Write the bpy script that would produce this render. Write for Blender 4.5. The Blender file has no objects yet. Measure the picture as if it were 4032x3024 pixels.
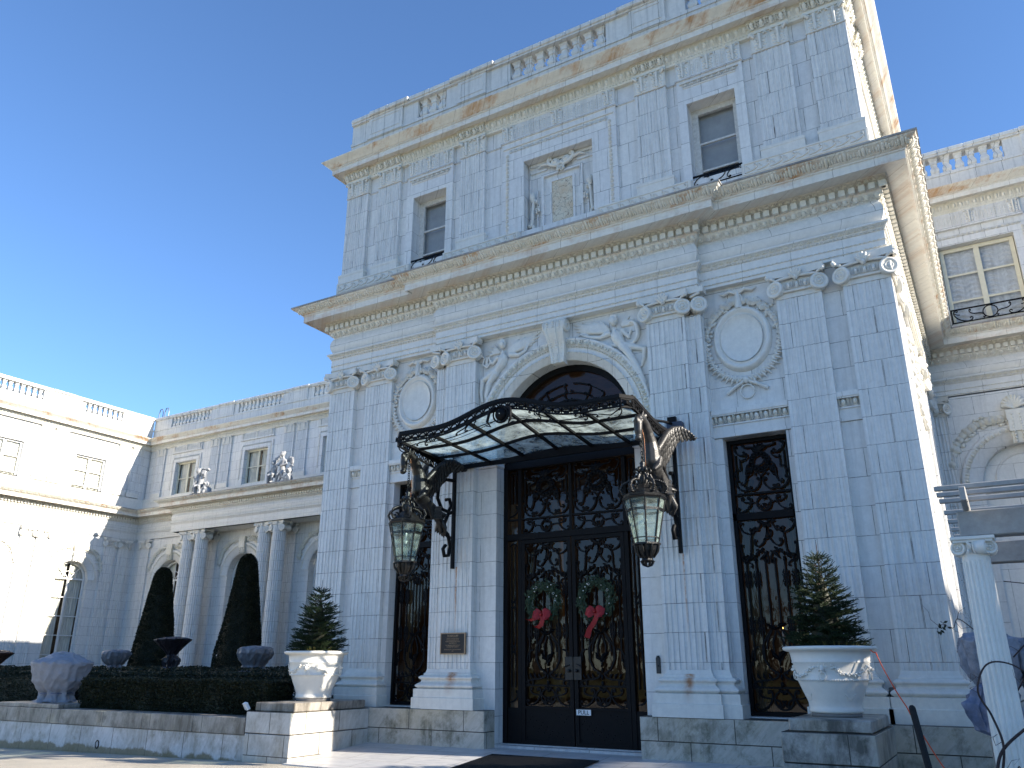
import bpy, bmesh, math, random
from math import sin, cos, pi, radians, sqrt, atan2, hypot
from mathutils import Vector, Matrix
random.seed(7)
scene = bpy.context.scene
COL = scene.collection

# ------------------------------------------------------------------ camera, sky, sun, exposure
cam_d = bpy.data.cameras.new("camera"); cam = bpy.data.objects.new("camera", cam_d); COL.objects.link(cam)
cam_d.sensor_fit = 'HORIZONTAL'; cam_d.sensor_width = 36.0; cam_d.lens = 36.0*3155/4032
cam_d.clip_start = 0.1; cam_d.clip_end = 2000
PIT, YAW, ROL = radians(19.368), radians(30.412), radians(0.102)
fw = Vector((-sin(YAW)*cos(PIT), cos(YAW)*cos(PIT), sin(PIT)))
rt = Vector((cos(YAW), sin(YAW), 0)); up = rt.cross(fw)
rt, up = cos(ROL)*rt + sin(ROL)*up, cos(ROL)*up - sin(ROL)*rt
mw = Matrix((( rt.x, up.x, -fw.x, 0), (rt.y, up.y, -fw.y, 0), (rt.z, up.z, -fw.z, 1.6), (0, 0, 0, 1)))
cam.matrix_world = mw
scene.camera = cam

SUN = Vector((1, 0.132, 0.446)).normalized()
SUN_EL = math.asin(SUN.z); SUN_AZ = atan2(SUN.x, SUN.y)      # azimuth from +Y towards +X
world = bpy.data.worlds.new("World"); scene.world = world; world.use_nodes = True
wt = world.node_tree; bg = wt.nodes['Background']
sky = wt.nodes.new('ShaderNodeTexSky'); sky.sky_type = 'NISHITA'; sky.sun_disc = False
sky.sun_elevation = SUN_EL; sky.sun_rotation = SUN_AZ
sky.altitude = 0; sky.air_density = 0.9; sky.dust_density = 0.0; sky.ozone_density = 6.0
wt.links.new(sky.outputs[0], bg.inputs[0]); bg.inputs[1].default_value = 0.11
sl = bpy.data.lights.new("sun", 'SUN'); sl.energy = 5.0; sl.angle = radians(0.5); sl.color = (1.0, 0.91, 0.78)
so = bpy.data.objects.new("sun", sl); COL.objects.link(so)
so.rotation_euler = (-SUN).to_track_quat('-Z', 'Y').to_euler(); so.location = (30, 10, 40)
scene.view_settings.view_transform = 'Standard'; scene.view_settings.look = 'None'
scene.view_settings.exposure = 1.40; scene.view_settings.gamma = 1.0
scene.view_settings.use_curve_mapping = False
scene.cycles.max_bounces = 7; scene.cycles.diffuse_bounces = 4; scene.cycles.transparent_max_bounces = 12
scene.cycles.caustics_reflective = False; scene.cycles.caustics_refractive = False

# ------------------------------------------------------------------ mesh library
class Frame:
    """facade coordinates: s along the wall, p out of the wall, z up"""
    def __init__(f, x0=0, y0=0, d=0):
        f.o = (x0, y0); f.c = cos(d); f.n = sin(d)
    def __call__(f, s, p, z):
        return (f.o[0] + s*f.c + p*f.n, f.o[1] + s*f.n - p*f.c, z)
F0 = Frame()
def FP(y): return Frame(0, y)                     # front facing plane at y (s is world x)
def FU(y): return Frame(-7.96, y)                 # front facing, s measured from the pavilion axis
def FX(x): return Frame(x, 0, pi/2)               # faces +x, s is world y
def FW(x): return Frame(x, 0, -pi/2)              # faces -x, s is minus world y

class MB:
    def __init__(m, fr=None):
        m.v = []; m.f = []; m.sm = []; m.fr = fr
    def add(m, vs, fs, smooth=False):
        n = len(m.v)
        if m.fr: vs = [m.fr(*v) for v in vs]
        m.v.extend(vs); m.f.extend([tuple(i+n for i in f) for f in fs]); m.sm.extend([smooth]*len(fs))
    def quad(m, a, b, c, d): m.add([a, b, c, d], [(0, 1, 2, 3)])
    def box(m, a0, a1, b0, b1, c0, c1):
        vs = [(a, b, c) for c in (c0, c1) for b in (b0, b1) for a in (a0, a1)]
        m.add(vs, [(0, 2, 3, 1), (4, 5, 7, 6), (0, 1, 5, 4), (2, 6, 7, 3), (0, 4, 6, 2), (1, 3, 7, 5)])
    def bbox(m, a0, a1, b0, b1, c0, c1, e=0.01):
        """box with chamfered edges"""
        vs = []
        for sx, x in ((1, a0), (-1, a1)):
            for sy, y in ((1, b0), (-1, b1)):
                for sz, z in ((1, c0), (-1, c1)):
                    vs += [(x, y+sy*e, z+sz*e), (x+sx*e, y, z+sz*e), (x+sx*e, y+sy*e, z)]
        bm = bmesh.new(); bv = [bm.verts.new(v) for v in vs]
        r = bmesh.ops.convex_hull(bm, input=bv)
        bm.verts.index_update()
        m.add([tuple(v.co) for v in bm.verts], [tuple(v.index for v in f.verts) for f in bm.faces]); bm.free()
    def grid(m, rows, closed_u=False, closed_v=False, smooth=True):
        nu = len(rows); nv = len(rows[0]); vs = [p for r in rows for p in r]; fs = []
        for i in range(nu if closed_u else nu-1):
            for j in range(nv if closed_v else nv-1):
                i2 = (i+1) % nu; j2 = (j+1) % nv
                fs.append((i*nv+j, i*nv+j2, i2*nv+j2, i2*nv+j))
        m.add(vs, fs, smooth)
    def lathe(m, prof, n=16, c=(0, 0, 0), axis='z', smooth=True, a0=0, a1=2*pi, sx=1, sy=1):
        rows = []; full = abs(a1-a0-2*pi) < 1e-6
        k = n if full else n+1
        for r, h in prof:
            row = []
            for i in range(k):
                a = a0+(a1-a0)*i/n; x, y = r*cos(a)*sx, r*sin(a)*sy
                row.append({'z': (c[0]+x, c[1]+y, c[2]+h), 'y': (c[0]+x, c[1]+h, c[2]+y), 'x': (c[0]+h, c[1]+x, c[2]+y)}[axis])
            rows.append(row)
        m.grid(rows, False, full, smooth)
    def ball(m, c, r, nu=6, nv=8, smooth=True):
        if not hasattr(r, '__len__'): r = (r, r, r)
        rows = [[(c[0]+r[0]*sin(t)*cos(a), c[1]+r[1]*sin(t)*sin(a), c[2]+r[2]*cos(t)) for a in [2*pi*j/nv for j in range(nv)]]
                for t in [pi*(0.03+0.94*i/nu) for i in range(nu+1)]]
        m.grid(rows, False, True, smooth)
    def tube(m, pts, r, n=6, closed=False, caps=True, smooth=True, flat=1.0):
        pts = [Vector(p) for p in pts]; k = len(pts)
        if k < 2: return
        rr = r if hasattr(r, '__len__') else [r]*k
        rows = []; prev = None
        for i, p in enumerate(pts):
            a = pts[(i-1) % k] if (closed or i > 0) else p
            b = pts[(i+1) % k] if (closed or i < k-1) else p
            t = (b-a)
            if t.length < 1e-9: t = Vector((0, 0, 1))
            t.normalize()
            if prev is None:
                ref = Vector((0, 1, 0)) if abs(t.y) < 0.9 else Vector((1, 0, 0))
                u = ref - t*ref.dot(t)
            else:
                u = prev - t*prev.dot(t)
                if u.length < 1e-6: u = Vector((0, 1, 0)) - t*t.y
            u.normalize(); prev = u; w = t.cross(u)
            rows.append([tuple(p + (u*cos(2*pi*(j+.5)/n)*flat + w*sin(2*pi*(j+.5)/n))*rr[i]) for j in range(n)])
        m.grid(rows, closed, True, smooth)
        if caps and not closed:
            m.add(rows[0], [tuple(range(n))]); m.add(rows[-1], [tuple(reversed(range(n)))])
    def sweep(m, path, prof, closed=False, smooth=False, caps=True):
        """profile [(p,z)] along a plan path [(x,y)], mitred; outward is to the right of travel"""
        k = len(path); rows = []
        for i in range(k):
            ns = []
            for a, b in (((i-1), i), (i, i+1)):
                if not closed and (a < 0 or b >= k): continue
                dx = path[b % k][0]-path[a % k][0]; dy = path[b % k][1]-path[a % k][1]; L = hypot(dx, dy)
                ns.append((dy/L, -dx/L))
            if len(ns) == 1: mx, my = ns[0]
            else:
                mx, my = ns[0][0]+ns[1][0], ns[0][1]+ns[1][1]
                q = 1+ns[0][0]*ns[1][0]+ns[0][1]*ns[1][1]
                if q < 1e-3: q = 1
                mx /= q; my /= q
            rows.append([(path[i][0]+mx*p, path[i][1]+my*p, z) for p, z in prof])
        m.grid(rows, closed, False, smooth)
        if caps and not closed:
            m.add(rows[0], [tuple(range(len(prof)))]); m.add(rows[-1], [tuple(reversed(range(len(prof))))])
    def poly(m, outline, y0, y1, smooth=False):
        """prism: outline in (s,z), from p=y0 to p=y1"""
        n = len(outline)
        vs = [(a, y0, b) for a, b in outline]+[(a, y1, b) for a, b in outline]
        m.add(vs, [tuple(range(n)), tuple(reversed(range(n, 2*n)))]+[(i, (i+1) % n, n+(i+1) % n, n+i) for i in range(n)], smooth)
    def put(m, o, M=None, f=None):
        """append another MB through a matrix or a function"""
        if M is not None: vs = [tuple(M @ Vector(v)) for v in o.v]
        elif f is not None: vs = [f(*v) for v in o.v]
        else: vs = o.v
        n = len(m.v)
        if m.fr: vs = [m.fr(*v) for v in vs]
        m.v.extend(vs); m.f.extend([tuple(i+n for i in q) for q in o.f]); m.sm.extend(o.sm)

WL = {}                                            # world location of unrotated things
def mesh_of(mb, name, mats, off=(0, 0, 0), recalc=True):
    me = bpy.data.meshes.new(name)
    me.from_pydata([(x-off[0], y-off[1], z-off[2]) for x, y, z in mb.v], [], mb.f)
    me.polygons.foreach_set('use_smooth', mb.sm)
    if recalc and len(mb.f) < 60000:
        bm = bmesh.new(); bm.from_mesh(me); bmesh.ops.recalc_face_normals(bm, faces=bm.faces); bm.to_mesh(me); bm.free()
    for mt in (mats if isinstance(mats, (list, tuple)) else [mats]): me.materials.append(mt)
    me.update(); return me
def obj(mb, name, mats, parent=None, loc=None, recalc=True):
    """link one mesh object; loc None: vertices are world coordinates and get recentred"""
    if loc is None:
        xs = [v[0] for v in mb.v]; ys = [v[1] for v in mb.v]; zs = [v[2] for v in mb.v]
        loc = ((min(xs)+max(xs))/2, (min(ys)+max(ys))/2, min(zs)); off = loc
    else: off = (0, 0, 0)
    o = bpy.data.objects.new(name, mesh_of(mb, name, mats, off, recalc)); COL.objects.link(o)
    place(o, loc, 0, parent); return o
def place(o, loc, rz=0, parent=None):
    w = Vector(loc); WL[o.name] = w
    if parent is not None:
        o.parent = parent; w = w - WL[parent.name]
    o.location = w
    if rz: o.rotation_euler = (0, 0, rz)
def sub(mb, name, mats, parent):
    """a child whose vertices are in its parent's own coordinates"""
    o = bpy.data.objects.new(name, mesh_of(mb, name, mats)); COL.objects.link(o); o.parent = parent; WL[o.name] = WL.get(parent.name, Vector((0, 0, 0))); return o
def tag(o, label, cat, group=None, kind=None):
    o['label'] = label; o['category'] = cat
    if group: o['group'] = group
    if kind: o['kind'] = kind
    return o
def thing(name, loc, label, cat, group=None):
    o = bpy.data.objects.new(name, None); COL.objects.link(o); o.empty_display_size = 0.3
    place(o, loc); return tag(o, label, cat, group)
def dup(o, loc, rz=0, parent=None, scale=None):
    def cp(a, par):
        c = a.copy(); COL.objects.link(c); c.parent = par
        for ch in a.children: cp(ch, c)
        return c
    c = cp(o, None); place(c, loc, 0, parent); c.rotation_euler = (0, 0, rz)
    if scale: c.scale = scale
    return c
def structure(mb, name, mats):
    o = obj(mb, name, mats); o['kind'] = 'structure'; return o
def remeshed(mb, name, mats, voxel=0.015, smooth=2, flat=None, parent=None, loc=(0, 0, 0)):
    """voxel-join the primitives of mb into one continuous sculpted surface"""
    me = mesh_of(mb, 'tmp', [], (0, 0, 0), False); t = bpy.data.objects.new('tmp', me); COL.objects.link(t)
    r = t.modifiers.new('r', 'REMESH'); r.mode = 'VOXEL'; r.voxel_size = voxel
    if smooth:
        s = t.modifiers.new('s', 'SMOOTH'); s.iterations = smooth; s.factor = 0.5
    dg = bpy.context.evaluated_depsgraph_get(); dg.update()
    nm = bpy.data.meshes.new_from_object(t.evaluated_get(dg)); bpy.data.objects.remove(t)
    nm.name = name
    if flat: nm.transform(flat)
    nm.polygons.foreach_set('use_smooth', [True]*len(nm.polygons))
    for mt in (mats if isinstance(mats, (list, tuple)) else [mats]): nm.materials.append(mt)
    o = bpy.data.objects.new(name, nm); COL.objects.link(o)
    place(o, loc, 0, parent); return o
def text_mb(body, size, extrude=0.004, align='CENTER'):
    cu = bpy.data.curves.new('t', 'FONT'); cu.body = body; cu.size = size; cu.align_x = align; cu.align_y = 'CENTER'; cu.extrude = extrude
    t = bpy.data.objects.new('t', cu); COL.objects.link(t)
    dg = bpy.context.evaluated_depsgraph_get(); dg.update()
    me = bpy.data.meshes.new_from_object(t.evaluated_get(dg)); m = MB()
    m.add([(v.co.x, -v.co.z, v.co.y) for v in me.vertices], [tuple(p.vertices) for p in me.polygons])
    bpy.data.objects.remove(t); bpy.data.meshes.remove(me); return m

def blade(m, a, b, w, th, nrm, n=6):
    """a flat tapered leaf or feather from a to b"""
    a, b = Vector(a), Vector(b); d = b-a; L = d.length; d.normalize(); u = Vector(nrm)-d*Vector(nrm).dot(d); u.normalize(); s = d.cross(u); rows = []
    for i in range(7):
        t = i/6; k = (.45+.55*sin(pi*min(1, t*1.1)**.8)) if t < .8 else max(.05, (1-t)/.2)*.9
        c = a+d*L*t; rows.append([tuple(c+s*(w*k*cos(2*pi*j/n))+u*(th*(.6+.4*k)*sin(2*pi*j/n))) for j in range(n)])
    m.grid(rows, False, True)
from mathutils import noise as mnoise
def crumple(m, A, f, c=(0, 0, 0), v0=0):
    """push vertices radially by ridged noise: creased cloth"""
    for i in range(v0, len(m.v)):
        x, y, z = m.v[i]; q = Vector((x, y, z))*f
        q.z *= .55
        h = A*(1.6*max(0, 1-4*abs(mnoise.noise(q)))**1.3+.9*max(0, 1-3.5*abs(mnoise.noise(q*2.1+Vector((5, 1, 2)))))**1.3-.5+.8*mnoise.noise(q*.8))
        dx, dy = x-c[0], y-c[1]; L = max(.05, hypot(dx, dy)); m.v[i] = (x+dx/L*h, y+dy/L*h, z+.3*h)
# planar scroll curves ------------------------------------------------
def ktmpl(kfun, n=44):
    x = z = th = 0; pts = [(0, 0)]
    for i in range(n):
        s = (i+.5)/n; th += kfun(s)/n; x += cos(th)/n; z += sin(th)/n; pts.append((x, z))
    x0 = min(p[0] for p in pts); x1 = max(p[0] for p in pts); z0 = min(p[1] for p in pts); z1 = max(p[1] for p in pts)
    return [((a-x0)/(x1-x0)-.5, (b-z0)/(z1-z0)-.5) for a, b in pts]
def rot_tmpl(t, a):
    pts = [(x*cos(a)-z*sin(a), x*sin(a)+z*cos(a)) for x, z in t]
    x0 = min(p[0] for p in pts); x1 = max(p[0] for p in pts); z0 = min(p[1] for p in pts); z1 = max(p[1] for p in pts)
    return [((a-x0)/(x1-x0)-.5, (b-z0)/(z1-z0)-.5) for a, b in pts]
T_C = ktmpl(lambda s: 2*pi*(0.42+9.0*abs(2*s-1)**4))
T_S = ktmpl(lambda s: 2*pi*((0.2+9.0*abs(2*s-1)**4)*(1 if s > .5 else -1)))
T_H = ktmpl(lambda s: 2*pi*(0.1+9.5*s**5), 34)             # hook: straight into one spiral
def at(t, cx, cz, w, h, fx=1, fz=1): return [(cx+fx*w*x, cz+fz*h*z) for x, z in t]
def ring(cx, cz, rx, rz=None, n=24, a0=0, a1=2*pi):
    rz = rz or rx; full = abs(a1-a0-2*pi) < 1e-6; k = n if full else n+1
    return [(cx+rx*cos(a0+(a1-a0)*i/n), cz+rz*sin(a0+(a1-a0)*i/n)) for i in range(k)]
def flat(pts, p=0): return [(a, p, b) for a, b in pts]
# ------------------------------------------------------------------ materials
class NT:
    def __init__(s, name, base=(.5, .5, .5), rough=.6, spec=.4, metal=0):
        s.m = bpy.data.materials.new(name); s.m.use_nodes = True; s.t = s.m.node_tree
        s.b = s.t.nodes['Principled BSDF']; s.out = s.t.nodes['Material Output']
        s.b.inputs['Base Color'].default_value = (*base, 1); s.b.inputs['Roughness'].default_value = rough
        s.b.inputs['Specular IOR Level'].default_value = spec; s.b.inputs['Metallic'].default_value = metal
    def node(s, ty, **kw):
        n = s.t.nodes.new(ty)
        for k, v in kw.items(): setattr(n, k, v)
        return n
    def set(s, sock, v):
        if isinstance(v, bpy.types.NodeSocket): s.t.links.new(v, sock)
        elif hasattr(v, '__len__') and len(v) == 3 and sock.type == 'RGBA': sock.default_value = (*v, 1)
        else: sock.default_value = v
    def pos(s, obj=False):
        if obj: return s.node('ShaderNodeTexCoord').outputs['Object']
        return s.node('ShaderNodeNewGeometry').outputs['Position']
    def scale(s, v, sc):
        n = s.node('ShaderNodeVectorMath', operation='MULTIPLY'); s.set(n.inputs[0], v); n.inputs[1].default_value = sc; return n.outputs[0]
    def noise(s, v, scale, detail=4, rough=.6, dist=0):
        n = s.node('ShaderNodeTexNoise'); s.set(n.inputs['Vector'], v); n.inputs['Scale'].default_value = scale
        n.inputs['Detail'].default_value = detail; n.inputs['Roughness'].default_value = rough; n.inputs['Distortion'].default_value = dist; return n.outputs['Fac']
    def ramp(s, f, stops, interp='LINEAR'):
        n = s.node('ShaderNodeValToRGB'); n.color_ramp.interpolation = interp; s.set(n.inputs[0], f); e = n.color_ramp.elements
        while len(e) < len(stops): e.new(.5)
        for q, (p, c) in zip(e, stops): q.position = p; q.color = (*c, 1) if hasattr(c, '__len__') else (c, c, c, 1)
        return n.outputs[0]
    def mix(s, f, a, b, mode='MIX'):
        n = s.node('ShaderNodeMix', data_type='RGBA', blend_type=mode); s.set(n.inputs[0], f); s.set(n.inputs[6], a); s.set(n.inputs[7], b); return n.outputs[2]
    def math(s, op, a, b=0, c=0):
        n = s.node('ShaderNodeMath', operation=op); s.set(n.inputs[0], a); s.set(n.inputs[1], b); s.set(n.inputs[2], c); return n.outputs[0]
    def xyz(s, v):
        n = s.node('ShaderNodeSeparateXYZ'); s.set(n.inputs[0], v); return n.outputs
    def comb(s, x, y, z=0):
        n = s.node('ShaderNodeCombineXYZ'); s.set(n.inputs[0], x); s.set(n.inputs[1], y); s.set(n.inputs[2], z); return n.outputs[0]
    def bump(s, h, strength=.4, dist=.01):
        n = s.node('ShaderNodeBump'); n.inputs['Strength'].default_value = strength; n.inputs['Distance'].default_value = dist
        s.set(n.inputs['Height'], h); s.t.links.new(n.outputs[0], s.b.inputs['Normal'])
    def col(s, c): s.set(s.b.inputs['Base Color'], c)
    def surf(s, sh): s.t.links.new(sh, s.out.inputs['Surface'])

def terracotta(name, h=.545, zoff=8.75, bw=.95, xoff=0., c1=(.735, .725, .695), c2=(.69, .685, .665), joint=(.075, .07, .065), rust=0., dirt=.5, blocks=True, fade=.65, fine=0., rusts=()):
    m = NT(name, c1, .38, .45); p = m.pos(); x, y, z = m.xyz(p)
    u = m.math('ADD', m.math('ADD', x, y), xoff)
    n1 = m.noise(p, 1.3, 5, .65); n2 = m.noise(p, 9, 4, .7); stre = m.noise(m.comb(m.math('MULTIPLY', u, 7.), m.math('MULTIPLY', z, .35)), 1., 4, .65)
    if blocks:
        v = m.comb(u, m.math('SUBTRACT', z, zoff))
        br = m.node('ShaderNodeTexBrick'); m.set(br.inputs['Vector'], v); br.offset = .37; br.squash = 1
        for k, q in (('Scale', 1), ('Row Height', h), ('Brick Width', bw), ('Mortar Size', .0055), ('Mortar Smooth', .15), ('Bias', 0)): br.inputs[k].default_value = q
        m.set(br.inputs['Color1'], c1); m.set(br.inputs['Color2'], c2); m.set(br.inputs['Mortar'], c2)
        base = br.outputs['Color']
    else: base = m.mix(m.ramp(n1, [(.4, 0.), (.6, 1.)]), c1, c2)
    base = m.mix(1, base, m.ramp(n2, [(.3, .90), (.7, 1.04)]), 'MULTIPLY')
    base = m.mix(m.math('MULTIPLY', m.ramp(stre, [(.50, 0.), (.78, 1.)]), dirt), base, (.40, .40, .38))
    base = m.mix(m.math('MULTIPLY', m.ramp(m.noise(p, 2.6, 6, .75), [(.62, 0.), (.78, 1.)]), dirt*.8), base, (.33, .32, .29))
    if fine:
        fl = m.noise(m.comb(m.math('MULTIPLY', u, 34.), m.math('MULTIPLY', z, .9)), 1., 3, .6)
        base = m.mix(m.math('MULTIPLY', m.ramp(fl, [(.54, 0.), (.70, 1.)]), fine), base, (.36, .36, .35))
    if rust:
        r = m.noise(m.comb(m.math('MULTIPLY', u, .55), m.math('MULTIPLY', z, .9)), 1.6, 6, .7)
        r2 = m.noise(m.comb(m.math('MULTIPLY', u, 9.), m.math('MULTIPLY', z, 1.2)), 1., 4, .7)
        f = m.math('MULTIPLY', m.ramp(r, [(.50, 0.), (.60, 1.)]), m.ramp(r2, [(.25, .25), (.65, 1.)]))
        base = m.mix(m.math('MULTIPLY', f, rust), base, m.mix(n2, (.40, .17, .06), (.50, .32, .15)))
    for x0, zt, ln, hw in rusts:
        dx = m.math('ABSOLUTE', m.math('ADD', m.math('SUBTRACT', x, x0), m.math('MULTIPLY_ADD', m.noise(m.comb(x, 0., m.math('MULTIPLY', z, .8)), 3., 3), .06, -.03)))
        fx = m.math('SUBTRACT', 1., m.math('DIVIDE', dx, hw)); fz = m.math('MULTIPLY', m.math('LESS_THAN', z, zt), m.math('MAXIMUM', 0., m.math('SUBTRACT', 1., m.math('DIVIDE', m.math('SUBTRACT', zt, z), ln))))
        fr = m.math('MULTIPLY', m.math('MAXIMUM', fx, 0.), m.math('MULTIPLY', fz, m.ramp(m.noise(p, 9, 4, .7), [(.35, .25), (.6, 1.)])))
        base = m.mix(m.math('MINIMUM', m.math('MULTIPLY', fr, 1.5), .85), base, (.36, .15, .045))
    if blocks:
        jf = m.math('MULTIPLY', br.outputs['Fac'], m.ramp(m.noise(p, 3.1, 4, .7), [(.38, 1-fade), (.60, 1.)]))
        base = m.mix(jf, base, joint)
        m.bump(m.math('SUBTRACT', m.math('MULTIPLY', n2, .12), br.outputs['Fac']), .5, .006)
    else: m.bump(n2, .25, .006)
    m.col(base); return m.m
W = terracotta
M_wall = W('white_terracotta_blocks')
M_pil = W('fluted_terracotta_blocks', bw=.52, xoff=.21, dirt=.62, fine=.38, c1=(.73, .72, .69), c2=(.70, .695, .67), rusts=((-10.65, 3.75, 1.9, .035), (-5.22, 3.70, 2.0, .03)))
M_attic = W('attic_terracotta_blocks', h=.6, zoff=15.05, bw=.62, dirt=.62, c1=(.74, .735, .705), c2=(.665, .665, .66))
M_atpil = W('attic_pilaster_terracotta', h=.6, zoff=15.05, bw=.47, xoff=.15, dirt=.75, fine=.45)
M_plain = W('smooth_white_terracotta', blocks=True, h=3., zoff=10.2, bw=1.02, dirt=.25, c1=(.73, .72, .685), c2=(.69, .685, .66), joint=(.2, .2, .18))
M_corn = W('cornice_terracotta', h=5., zoff=13., bw=.78, xoff=.3, c1=(.75, .73, .67), c2=(.72, .70, .64), rust=.45, dirt=.35, joint=(.22, .19, .15))
M_rust = W('rust_stained_cornice', h=5., zoff=13., bw=.98, xoff=.1, c1=(.73, .70, .62), c2=(.69, .665, .59), rust=1., dirt=.3, joint=(.2, .16, .12))
M_orn = W('ivory_terracotta_ornament', blocks=False, c1=(.69, .66, .56), c2=(.74, .72, .65), dirt=.3)
M_cap = W('pale_terracotta_ornament', blocks=False, c1=(.73, .705, .645), c2=(.69, .675, .62), dirt=.3, rusts=((-10.63, 1.46, .5, .16), (-5.24, 1.46, .55, .12)))
M_par = W('weathered_parapet_terracotta', h=9., zoff=13., bw=.74, c1=(.72, .70, .65), c2=(.63, .625, .60), dirt=1.0, joint=(.06, .06, .05), fade=.2)
M_lip = W('black_stained_cornice_lip', blocks=False, c1=(.22, .21, .20), c2=(.40, .38, .35), dirt=1.)

def marble(name, c1, c2, vein, grime=.6, diag=1., h=.42, zoff=.28, bw=1.45, joints=True, gcol=(.07, .075, .04), warm=True, g0=.46, moss=0):
    m = NT(name, c1, .45, .4); p = m.pos(); x, y, z = m.xyz(p); u = m.math('ADD', x, y)
    q = m.comb(m.math('ADD', m.math('MULTIPLY', u, 3.2), m.math('MULTIPLY', z, -3.0*diag)), m.math('ADD', m.math('MULTIPLY', u, .45), m.math('MULTIPLY', z, .5)), m.math('MULTIPLY', m.math('SUBTRACT', x, y), .3))
    v = m.noise(q, 2.2, 6, .7, .6); base = m.mix(m.ramp(v, [(.42, 0.), (.62, 1.)]), c1, c2)
    base = m.mix(m.math('MULTIPLY', m.ramp(m.noise(q, 3.3, 5, .75, .4), [(.55, 0.), (.66, 1.)]), .55), base, vein)
    if warm: base = m.mix(m.ramp(m.noise(p, .7, 3), [(.5, 0.), (.65, .6)]), base, (.50, .42, .29))
    g = m.noise(p, 1.5, 6, .72); st = m.noise(m.comb(m.math('MULTIPLY', u, 5.), m.math('MULTIPLY', z, .8)), 1.1, 5, .7)
    base = m.mix(m.math('MULTIPLY', m.math('MULTIPLY', m.ramp(g, [(g0, 0.), (g0+.16, 1.)]), m.ramp(st, [(.35, .2), (.6, 1.)])), grime), base, gcol)
    if moss:
        mz = m.math('MULTIPLY_ADD', z, -2.6, -.30); mm = m.math('ADD', mz, m.noise(p, 2.3, 6, .7)); mm = m.math('ADD', mm, m.math('MULTIPLY_ADD', m.noise(m.comb(u, 0., 0.), .55, 2), 1.1, -.58))
        base = m.mix(m.math('MULTIPLY', m.ramp(mm, [(.72, 0.), (.86, 1.)]), moss), base, m.mix(m.noise(p, 14, 4), (.06, .055, .02), (.20, .15, .06)))
    if joints:
        br = m.node('ShaderNodeTexBrick'); m.set(br.inputs['Vector'], m.comb(u, m.math('SUBTRACT', z, zoff))); br.offset = .43
        for k, w in (('Scale', 1), ('Row Height', h), ('Brick Width', bw), ('Mortar Size', .009), ('Mortar Smooth', .2)): br.inputs[k].default_value = w
        base = m.mix(br.outputs['Fac'], base, (.06, .055, .045)); m.bump(m.math('SUBTRACT', m.math('MULTIPLY', g, .3), br.outputs['Fac']), .5, .008)
    else: m.bump(g, .3, .01)
    m.col(base); return m.m
M_plinth = marble('veined_marble_plinth', (.50, .47, .41), (.42, .39, .33), (.27, .25, .21), .85)
M_wallm = marble('weathered_marble_wall', (.56, .55, .54), (.47, .46, .45), (.30, .29, .28), .75, .6, h=6, zoff=-3, bw=1.25, gcol=(.17, .155, .11), warm=False, g0=.42, moss=.85)
M_cope = marble('stained_marble_coping', (.34, .31, .27), (.24, .22, .19), (.20, .18, .15), .8, .3, h=6, zoff=-3, bw=1.75, gcol=(.055, .045, .03), g0=.40)
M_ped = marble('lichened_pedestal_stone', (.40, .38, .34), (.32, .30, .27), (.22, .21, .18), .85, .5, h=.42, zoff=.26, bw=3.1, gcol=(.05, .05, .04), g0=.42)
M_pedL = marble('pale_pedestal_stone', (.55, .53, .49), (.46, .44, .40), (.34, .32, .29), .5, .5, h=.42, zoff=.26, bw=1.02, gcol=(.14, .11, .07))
def _floor():
    m = NT('marble_paving', (.5, .5, .5), .4, .4); p = m.pos(); x, y, z = m.xyz(p)
    q = m.comb(m.math('MULTIPLY', m.math('ADD', x, m.math('MULTIPLY', y, .6)), 1.2), m.math('MULTIPLY', m.math('SUBTRACT', y, m.math('MULTIPLY', x, .35)), 5.))
    v = m.noise(q, 1.6, 6, .7, .5); base = m.mix(m.ramp(v, [(.45, 0.), (.6, 1.)]), (.52, .51, .50), (.40, .40, .41))
    base = m.mix(m.ramp(m.noise(q, 2.7, 5, .7), [(.60, 0.), (.68, .7)]), base, (.20, .19, .20))
    br = m.node('ShaderNodeTexBrick'); m.set(br.inputs['Vector'], m.comb(x, y)); br.offset = .5
    for k, w in (('Scale', 1), ('Row Height', .62), ('Brick Width', 1.25), ('Mortar Size', .008)): br.inputs[k].default_value = w
    base = m.mix(br.outputs['Fac'], base, (.22, .2, .17)); m.col(base); m.bump(v, .15, .005); return m.m
M_floor = _floor()
def _asph():
    m = NT('pale_gravel_drive', (.3, .28, .24), .85, .25); p = m.pos()
    n = m.noise(p, 55, 4, .8); n2 = m.noise(p, .8, 5, .6)
    b = m.mix(m.ramp(n, [(.35, 0.), (.7, 1.)]), (.34, .31, .26), (.56, .51, .42)); b = m.mix(1, b, m.ramp(n2, [(.3, .82), (.7, 1.1)]), 'MULTIPLY')
    m.col(b); m.bump(n, .6, .02); return m.m
M_asph = _asph()
def simple(name, c, rough=.5, spec=.4, metal=0, var=.15, scale=8, bump=0, bs=40, c2=None, obj=False):
    m = NT(name, c, rough, spec, metal); p = m.pos(obj); n = m.noise(p, scale, 5, .65)
    if c2: m.col(m.mix(m.ramp(n, [(.35, 0.), (.65, 1.)]), c, c2))
    else: m.col(m.mix(1, c, m.ramp(n, [(.3, 1-var), (.7, 1+var)]), 'MULTIPLY'))
    if bump: m.bump(m.noise(p, bs, 4, .7), bump, .01)
    return m.m
M_iron = simple('black_wrought_iron', (.0035, .0035, .0045), .55, .16, 0, .3, 14, .25, 60)
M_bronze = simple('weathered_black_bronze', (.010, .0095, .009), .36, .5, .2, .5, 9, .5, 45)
M_bird = simple('sunlit_black_bronze', (.026, .025, .024), .40, .5, .1, .5, 9, .4, 45)  # paler copy of the bronze: sunlight on the right bracket put into colour
M_pot = simple('white_moulded_planter', (.74, .72, .66), .5, .35, 0, .06, 5, .2, 70)
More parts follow.
